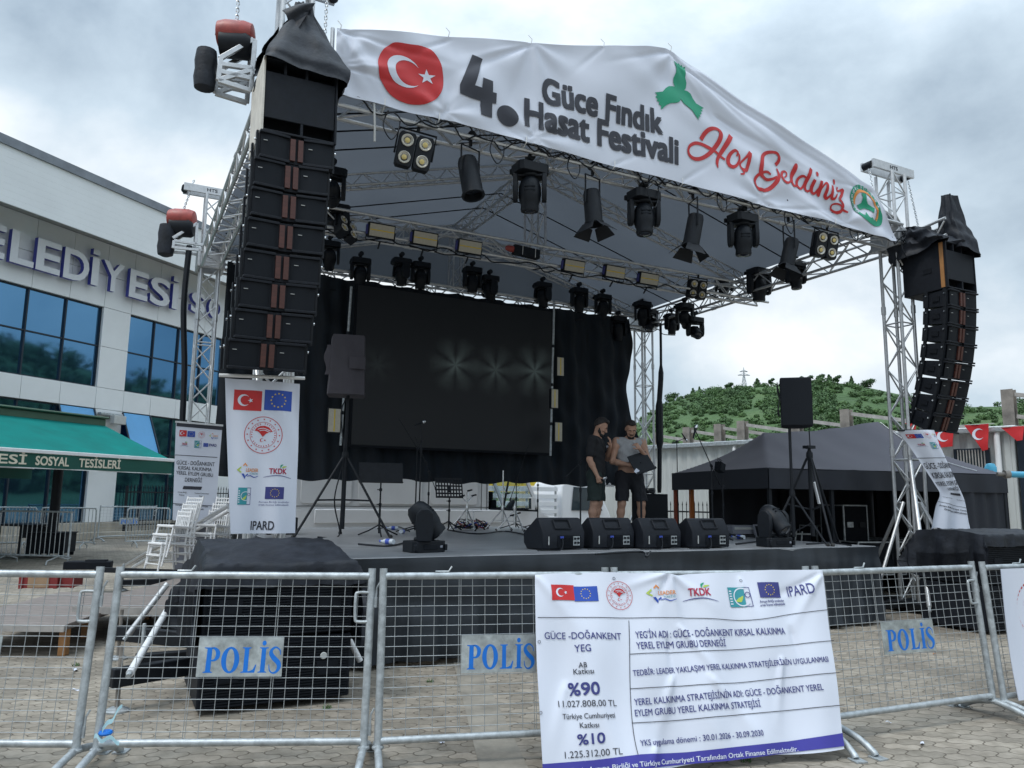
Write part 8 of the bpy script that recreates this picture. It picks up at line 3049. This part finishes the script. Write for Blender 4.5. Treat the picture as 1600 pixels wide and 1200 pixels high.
# ================================================================== the two men on the stage
class Blob:
    """smoothly blended volumes turned into one continuous skin (naive surface nets)"""
    def __init__(s, lo, hi, h):
        s.lo, s.h = np.array(lo, np.float32), h
        s.n = np.ceil((np.array(hi) - np.array(lo)) / h).astype(int) + 1
        s.D = np.full(s.n, 1.0, np.float32)
    def _win(s, lo, hi):
        a = np.maximum(0, np.floor((np.array(lo) - s.lo) / s.h).astype(int))
        b_ = np.minimum(s.n, np.ceil((np.array(hi) - s.lo) / s.h).astype(int) + 1)
        ax = [s.lo[i] + s.h * np.arange(a[i], b_[i], dtype=np.float32) for i in range(3)]
        P = np.stack(np.meshgrid(*ax, indexing='ij'), -1)
        return tuple(slice(a[i], b_[i]) for i in range(3)), P
    def _mix(s, w_, d, k, sub=False):
        o = s.D[w_]
        if sub:
            t_ = np.clip(.5 - .5 * (o + d) / k, 0, 1)
            s.D[w_] = o * (1 - t_) + (-d) * t_ + k * t_ * (1 - t_)
        else:
            t_ = np.clip(.5 + .5 * (o - d) / k, 0, 1)
            s.D[w_] = o * (1 - t_) + d * t_ - k * t_ * (1 - t_)
    def cap(s, a, b_, ra, rb=None, k=.03, flat=None):
        rb = ra if rb is None else rb
        a, b_ = np.array(a, np.float32), np.array(b_, np.float32)
        pad = max(ra, rb) * 1.6 + k + .02
        w_, P = s._win(np.minimum(a, b_) - pad, np.maximum(a, b_) + pad)
        v = b_ - a
        t_ = np.clip(((P - a) @ v) / max(1e-9, float(v @ v)), 0, 1)
        q = P - a - t_[..., None] * v
        if flat is not None:                   # squash along one axis
            q = q / np.array(flat, np.float32)
        s._mix(w_, np.linalg.norm(q, axis=-1) - (ra + (rb - ra) * t_), k)
    def ell(s, X, rad, k=.02, sub=False, cut=None):
        rad = np.array(rad, np.float32)
        c = np.array(X.translation)
        pad = float(rad.max()) + k + .02
        w_, P = s._win(c - pad, c + pad)
        I = np.array(X.inverted(), np.float32)
        Q = P @ I[:3, :3].T + I[:3, 3]
        m_ = np.linalg.norm(Q / rad, axis=-1)
        d = (m_ - 1) * float(rad.min())
        if cut is not None:
            d = np.maximum(d, cut(Q))
        s._mix(w_, d, k, sub)
    def clip(s, fn):
        w_, P = s._win(s.lo, s.lo + s.h * s.n)
        s.D[w_] = np.maximum(s.D[w_], fn(P))
    def ripple(s, amp, fx):
        w_, P = s._win(s.lo, s.lo + s.h * s.n)
        s.D[w_] += amp * fx(P)
    def mesh(s):
        D = s.D
        n = D.shape
        acc = np.zeros((n[0] - 1, n[1] - 1, n[2] - 1, 3), np.float32)
        cnt = np.zeros(acc.shape[:3], np.float32)
        for ax in range(3):
            o1, o2 = [a for a in range(3) if a != ax]
            for i in (0, 1):
                for j in (0, 1):
                    sa = [None] * 3
                    sa[ax], sa[o1], sa[o2] = slice(0, n[ax] - 1), slice(i, n[o1] - 1 + i), slice(j, n[o2] - 1 + j)
                    sb = list(sa)
                    sb[ax] = slice(1, n[ax])
                    A, B = D[tuple(sa)], D[tuple(sb)]
                    m_ = (A < 0) != (B < 0)
                    t_ = np.where(m_, A / np.where(m_, A - B, 1), 0)
                    acc[..., ax] += np.where(m_, t_, 0)
                    acc[..., o1] += np.where(m_, i, 0)
                    acc[..., o2] += np.where(m_, j, 0)
                    cnt += m_
        act = cnt > 0
        ix = np.full(act.shape, -1, int)
        ix[act] = np.arange(act.sum())
        g = np.stack(np.nonzero(act), -1).astype(np.float32)
        vs = (g + acc[act] / cnt[act][:, None]) * s.h + s.lo
        fs = []
        for ax in range(3):
            o1, o2 = [(1, 2), (2, 0), (0, 1)][ax]
            sa = [slice(1, n[a] - 1) for a in range(3)]
            sa[ax] = slice(0, n[ax] - 1)
            sb = list(sa)
            sb[ax] = slice(1, n[ax])
            A, B = D[tuple(sa)] < 0, D[tuple(sb)] < 0
            for flip, m_ in ((False, A & ~B), (True, ~A & B)):
                w_ = np.stack(np.nonzero(m_), -1)
                off = np.array([1, 1, 1])
                off[ax] = 0
                w_ = w_ + off
                q = []
                for i, j in ((-1, -1), (0, -1), (0, 0), (-1, 0)):
                    c_ = w_.copy()
                    c_[:, o1] += i
                    c_[:, o2] += j
                    q.append(ix[c_[:, 0], c_[:, 1], c_[:, 2]])
                q = np.stack(q, -1)
                fs.append(q[:, ::-1] if flip else q)
        fs = np.concatenate(fs)
        return vs, fs[(fs >= 0).all(1)]
    def build(s, name, m_, parent, X):
        vs, fs = s.mesh()
        mb = MB(m_, X)
        mb.add([tuple(map(float, p)) for p in vs], [tuple(map(int, f)) for f in fs])
        return mb.build(name, parent, smooth=180)

def hand(B, wrist, palm_dir, palm_n, side, curl=.6, spread=.2, k=.006):
    """palm, four unequal bent fingers and a thumb leaving the side of the palm; side=+1 puts the thumb towards palm_dir x palm_n"""
    d = V(palm_dir).normalized()
    n = V(palm_n)
    n = (n - d * n.dot(d)).normalized()
    s_ = d.cross(n) * side
    w_ = V(wrist)
    B.cap(w_, w_ + d * .03, .024, .028, .012)
    for o in (-.026, -.009, .009, .026):
        B.cap(w_ + d * .02 + s_ * o * .7, w_ + d * .078 + s_ * o, .0135, .0115, .010)
    for i, (o, l) in enumerate(((.027, .066), (.0095, .075), (-.009, .070), (-.0265, .054))):
        b0 = w_ + d * .080 + s_ * o
        sp = s_ * (o * spread * 6)
        a1, a2 = curl * (.55 + .08 * i), curl * (1.3 + .1 * i)
        d1 = (d * math.cos(a1) + n * math.sin(a1) + sp).normalized()
        d2 = (d * math.cos(a2) + n * math.sin(a2) + sp).normalized()
        m_ = b0 + d1 * l * .52
        B.cap(b0, m_, .0098, .0088, k)
        B.cap(m_, m_ + d2 * l * .48, .0088, .0075, k)
    t0 = w_ + d * .028 + s_ * .028
    t1 = t0 + (d * .55 + s_ * .75 + n * .30).normalized() * .038
    t2 = t1 + (d * .8 + s_ * .25 + n * .5).normalized() * .030
    B.cap(w_ + d * .02 + s_ * .012, t0, .015, .014, .010)
    B.cap(t0, t1, .0128, .0105, k)
    B.cap(t1, t2, .0105, .0085, k)

def man(X, label, J, skin, shirt_m, shorts_m, sleeves, hem, height, hairlen, beard, belly, hands, shoes, seed):
    root = thing('person', label, 'person', X)
    K = height / 1.78
    lo, hi = (-.52, -.52, -.01), (.52, .42, 1.86)
    g = {k_: np.array(v, np.float32) for k_, v in J.items()}
    H = Matrix.Translation(V(J['head'])) @ rotz(J['hyaw']) @ rotx(J['hpitch'])
    hl = lambda x, y, z: H @ V((x, y, z))
    B = Blob(lo, hi, .0065)
    # legs
    for s_ in ('l', 'r'):
        hp, kn, an = g['hip_' + s_], g['knee_' + s_], g['ank_' + s_]
        B.cap(hp, kn, .092, .060, .05)
        calf = kn + (an - kn) * .32 + np.array([0, .018, 0], np.float32)
        B.cap(kn, calf, .056, .060, .035)
        B.cap(calf, an, .056, .036, .03)
        toe = an + np.array(g['toe_' + s_], np.float32)
        B.cap(an + np.array([0, .03, -.03]), toe, .036, .030, .03)
    # trunk
    ch, pe = V(J['chest']), V(J['pelvis'])
    ax = (ch - pe).normalized()
    B.ell(frame(pe, ax, (0, -1, 0)), (.115, .165, .13), .05)
    B.ell(frame(pe.lerp(ch, .45) + V((0, -belly * .4, 0)), ax, (0, -1, 0)), (.112 + belly, .150 + belly * .4, .16), .07)
    B.ell(frame(ch, ax, (0, -1, 0)), (.118, .178, .185), .06)
    nk = V(J['neck'])
    for s_ in ('l', 'r'):
        B.cap(nk - V((0, 0, .04)), J['sho_' + s_], .055, .052, .06)
    B.cap(nk - V((0, -.02, .06)), hl(0, .015, -.06), .060, .052, .03)
    # head: skull, face, jaw, nose, brows, ears, lips, eye sockets
    B.ell(H @ T(0, .012, .035), (.075, .095, .092), .02)
    B.ell(H @ T(0, -.018, -.030), (.060, .072, .085), .03)
    B.cap(hl(0, -.070, -.098), hl(0, -.058, -.092), .024, .03, .025)
    for s_ in (-1, 1):
        B.cap(hl(s_ * .052, .01, -.055), hl(s_ * .028, -.06, -.092), .018, .018, .03)
        B.ell(H @ T(s_ * .078, .012, -.01) @ rotz(s_ * -.3), (.010, .019, .031), .008)
        B.cap(hl(s_ * .014, -.088, .022), hl(s_ * .046, -.078, .020), .0085, .008, .014)
        B.ell(H @ T(s_ * .031, -.098, .002), (.018, .016, .011), .012, sub=True)
        B.ell(H @ T(s_ * .031, -.079, .001), (.0125, .0125, .010), .004)
        B.ell(H @ T(s_ * .044, -.070, -.028), (.02, .016, .016), .02)
    B.cap(hl(0, -.088, .012), hl(0, -.112, -.030), .008, .012, .012)
    B.cap(hl(-.012, -.096, -.036), hl(.012, -.096, -.036), .009, .009, .008)
    B.cap(hl(-.018, -.090, -.062), hl(.018, -.090, -.062), .008, .008, .008)
    B.cap(hl(-.016, -.088, -.074), hl(.016, -.088, -.074), .008, .008, .008)
    # arms and hands
    for s_ in ('l', 'r'):
        sh, el, wr = g['sho_' + s_], g['elb_' + s_], g['wri_' + s_]
        B.cap(sh, sh + (el - sh) * .25, .056, .056, .045)
        B.cap(sh + (el - sh) * .25, el, .053, .040, .03)
        m_ = el + (wr - el) * .3
        B.cap(el, m_, .042, .044, .03)
        B.cap(m_, wr, .043, .026, .025)
        hd = hands[s_]
        hand(B, wr, hd[0], hd[1], hd[2], hd[3])
    B.build('body', skin, root, X)
    # eyes, brows
    for s_ in (-1, 1):
        mb = MB('hair', X)
        mb.path([hl(s_ * .012, -.099, .025), hl(s_ * .030, -.096, .030), hl(s_ * .05, -.084, .024)], [.004, .0055, .003], 6)
        mb.build('eyebrow', root)
    # hair
    Hb = Blob((J['head'][0] - .2, J['head'][1] - .2, J['head'][2] - .2), (J['head'][0] + .2, J['head'][1] + .2, J['head'][2] + .22), .006)
    rr = np.random.default_rng(seed)
    def hcut(Q):
        return np.maximum(-(Q[..., 2] * .75 + (Q[..., 1] + .012) * .85 - .010), -(Q[..., 2] + .085))
    Hb.ell(H @ T(0, .012, .035), (.080 + hairlen, .100 + hairlen, .098 + hairlen * 1.3), .01, cut=hcut)
    Hb.ell(H @ T(0, -.045, .108), (.055, .04, .022 + hairlen * .6), .02)
    Hb.ripple(.0045, lambda P: np.sin(P[..., 0] * 190 + P[..., 1] * 60) * np.sin(P[..., 1] * 170 + P[..., 2] * 90) * np.cos(P[..., 2] * 150))
    Hb.build('hair', 'hair', root, X)
    if beard:
        Bb = Blob((J['head'][0] - .2, J['head'][1] - .25, J['head'][2] - .25), (J['head'][0] + .2, J['head'][1] + .15, J['head'][2] + .12), .006)
        for s_ in (-1, 1):
            Bb.cap(hl(s_ * .068, .0, -.03), hl(s_ * .056, -.022, -.07), .012, .018, .02)
            Bb.cap(hl(s_ * .056, -.022, -.07), hl(s_ * .028, -.064, -.104), .020, .022, .02)
        Bb.cap(hl(-.02, -.074, -.108), hl(.02, -.074, -.108), .022 + beard, .022 + beard, .02)
        Bb.cap(hl(-.024, -.096, -.053), hl(.024, -.096, -.053), .0085, .0085, .006)
        Bb.ripple(.003, lambda P: np.sin(P[..., 0] * 230) * np.sin(P[..., 2] * 210))
        Bb.build('beard', 'hair', root, X)
    # shirt
    Sb = Blob(lo, hi, .0065)
    e_ = .019
    Sb.ell(frame(pe, ax, (0, -1, 0)), (.122 + e_, .168 + e_, .14), .05)
    Sb.ell(frame(pe.lerp(ch, .45) + V((0, -belly * .4, 0)), ax, (0, -1, 0)), (.114 + belly + e_, .150 + belly * .4 + e_, .17), .08)
    Sb.ell(frame(ch, ax, (0, -1, 0)), (.120 + e_, .180 + e_, .188), .06)
    for s_ in ('l', 'r'):
        Sb.cap(nk - V((0, 0, .055)), J['sho_' + s_], .058, .060 + e_ * .4, .06)
        sh, el = g['sho_' + s_], g['elb_' + s_]
        if sleeves:
            Sb.cap(sh, sh + (el - sh) * sleeves, .068, .066, .03)
    cut_lo = hem
    Sb.clip(lambda P: cut_lo - P[..., 2] + .02 * np.sin(P[..., 0] * 14 + seed) + (.09 * np.clip(P[..., 0] * 4, -1, 1) if not sleeves else 0))
    nkz = nk.z
    if not sleeves:
        for s_, q in (('l', 1), ('r', -1)):
            sx_ = J['sho_' + s_][0]
            Sb.clip(lambda P, sx_=sx_, q=q: (P[..., 0] - sx_) * q - .015)
    Sb.ell(T(nk + V((0, -.035, .035))), (.066, .075, .07), .012, sub=True)
    Sb.ripple(.005, lambda P: np.sin(P[..., 2] * 38 + P[..., 0] * 26 + 2 * np.sin(P[..., 0] * 9) + seed) * np.sin(P[..., 0] * 21 - P[..., 2] * 17 + P[..., 1] * 30))
    sh_o = Sb.build('shirt', shirt_m, root, X)
    # shorts
    Tb = Blob(lo, hi, .0065)
    Tb.ell(frame(pe, ax, (0, -1, 0)), (.128 + e_ * .4, .172 + e_ * .6, .15), .05)
    for s_ in ('l', 'r'):
        hp, kn = g['hip_' + s_], g['knee_' + s_]
        Tb.cap(hp, hp + (kn - hp) * .94, .112, .100, .04)
    top = pe.z + .085
    kz = (g['knee_l'][2] + g['knee_r'][2]) / 2 + .035
    Tb.clip(lambda P: np.maximum(P[..., 2] - top, kz - P[..., 2]))
    Tb.ripple(.008, lambda P: np.sin(P[..., 2] * 24 + P[..., 0] * 40 + seed) * np.cos(P[..., 1] * 32 + P[..., 2] * 12))
    Tb.build('shorts', shorts_m, root, X)
    # shoes
    for s_ in ('l', 'r'):
        an = V(J['ank_' + s_])
        toe = an + V(J['toe_' + s_])
        d = (toe - an)
        F = T(an.x, an.y, 0) @ rotz(math.atan2(d.x, -d.y) * 1)
        mb = MB(shoes, X @ F)
        mb.prism([(-.045, .07), (-.05, 0), (-.05, -.12), (-.03, -.19), (.03, -.19), (.05, -.12), (.05, 0), (.045, .07)], .03)
        mb.prism([(-.04, .06), (-.042, 0), (-.045, -.11), (-.025, -.17), (.025, -.17), (.045, -.11), (.042, 0), (.04, .06)], .05, T(0, 0, .028))
        mb.box((0, .02, .095), (.075, .09, .05))
        mb.build('shoe', root, bevel=.012)
    return root, hl

# man in black: facing right, head bowed, one hand at his chest, microphone hanging in the other
q = pv(931, 800, 2.35)
X1 = STAGE @ T(q.x, 2.35, ZD) @ rotz(R(42))
J1 = dict(pelvis=(0, 0, .94), chest=(0, .0, 1.27), neck=(0, -.02, 1.49), head=(0, -.085, 1.635), hyaw=R(4), hpitch=R(30),
          sho_l=(.185, .0, 1.43), elb_l=(.245, -.12, 1.17), wri_l=(.0, -.225, 1.34),
          sho_r=(-.185, .0, 1.43), elb_r=(-.245, .03, 1.13), wri_r=(-.235, -.09, .885),
          hip_l=(.095, 0, .90), knee_l=(.11, -.015, .50), ank_l=(.115, .03, .08), toe_l=(.03, -.16, -.045),
          hip_r=(-.095, 0, .90), knee_r=(-.11, -.01, .50), ank_r=(-.12, .03, .08), toe_r=(-.03, -.16, -.045))
r1, hl1 = man(X1, 'man in black T-shirt and dark green shorts looking down, microphone in his lowered hand', J1, 'skin', 'shirt_black', 'shorts_green', .72, .84, 1.78, .012, .004, 0.0,
              dict(l=((-.35, -.1, .93), (-.2, .9, .3), 1, .5), r=((.06, -.25, -.96), (.9, .0, .1), 1, 1.5)), 'black_matte', 1)
mb = MB('black_plastic', X1)
mb.box((.075, -.165, 1.34), (.10, .012, .028), m='banner')
mb.build('shirt_badge', r1)
A = X1 @ T(-.205, -.115, .815) @ rotz(R(-25)) @ rotx(R(66))
mb = MB('black_plastic', A)
mb.lathe([(.011, -.15), (.012, -.05), (.017, .06), (.02, .075)], 14)
mb.lathe([(.02, .075), (.027, .09), (.027, .115), (.014, .135), (.0, .138)], 16, m='chrome')
one(mb, 'microphone', 'silver headed microphone held low by the man in black', 'microphone', A)
# man in grey: facing us, bowed over the music stand, hand at his chin
q = pv(984, 800, 2.2)
X2 = STAGE @ T(q.x, 2.2, ZD) @ rotz(R(-18))
J2 = dict(pelvis=(0, .02, .93), chest=(0, .0, 1.26), neck=(0, -.04, 1.48), head=(-.005, -.115, 1.61), hyaw=R(-8), hpitch=R(34),
          sho_l=(.20, -.01, 1.425), elb_l=(.27, -.08, 1.15), wri_l=(.085, -.25, 1.30),
          sho_r=(-.20, -.01, 1.425), elb_r=(-.27, -.02, 1.12), wri_r=(-.06, -.245, 1.06),
          hip_l=(.10, .02, .90), knee_l=(.165, -.05, .50), ank_l=(.20, .02, .08), toe_l=(.05, -.16, -.045),
          hip_r=(-.10, .02, .90), knee_r=(-.13, -.02, .50), ank_r=(-.15, .03, .08), toe_r=(-.04, -.16, -.045))
r2, hl2 = man(X2, 'man in sleeveless grey shirt and black shorts bowed over a music stand, hand at chin', J2, 'skin', 'shirt_grey', 'shorts_black', 0, 1.115, 1.76, .004, .003, .035,
              dict(l=((-.62, -.05, .78), (-.3, .85, -.2), 1, 1.3), r=((.93, -.25, .05), (.1, .3, -.9), 1, .7)), 'black_matte', 3)
# the tilted stand he reads from
q = pv(1001, 715, 1.85)
X = STAGE @ T(q.x, 1.85, ZD) @ rotz(R(0))
h = pv(995, 722, 1.85).z - ZD
root = thing('music_stand', 'black music stand with tilted desk in front of the man in grey', 'music stand', X, 'music stands on the stage')
mb = MB('black_steel', X)
mb.tube((0, 0, .03), (0, 0, h), .012, 8)
mb.tube((0, 0, .03), (0, 0, h * .6), .016, 8)
mb.lathe([(.022, 0), (.024, .03), (.02, .05)], 10, T(0, 0, h * .6))
mb.build('pole', root)
for k in range(3):
    a = .5 + 2.09 * k
    mb = MB('black_steel', X)
    mb.path([(0, 0, .16), (.16 * math.cos(a), .16 * math.sin(a), .075), (.32 * math.cos(a), .32 * math.sin(a), .012)], .011, 6)
    mb.build('leg', root)
D = X @ T(0, 0, h - .02) @ rotz(R(14)) @ roty(R(-14)) @ rotx(R(52))
mb = MB('black_steel', D)
mb.prism([(-.235, -.14), (.21, -.14), (.27, .17), (-.16, .17)], .008)
mb.bar((-.235, -.14, .01), (.21, -.14, .01), .03, .03)
mb.build('desk', root)
mb = MB('banner', D @ T(-.20, -.10, .013) @ rotz(R(24)))
mb.box((0, 0, 0), (.10, .06, .003))
one(mb, 'paper_slip', 'white paper corner sticking out of the tilted music stand', 'paper', D @ T(-.20, -.10, .013))
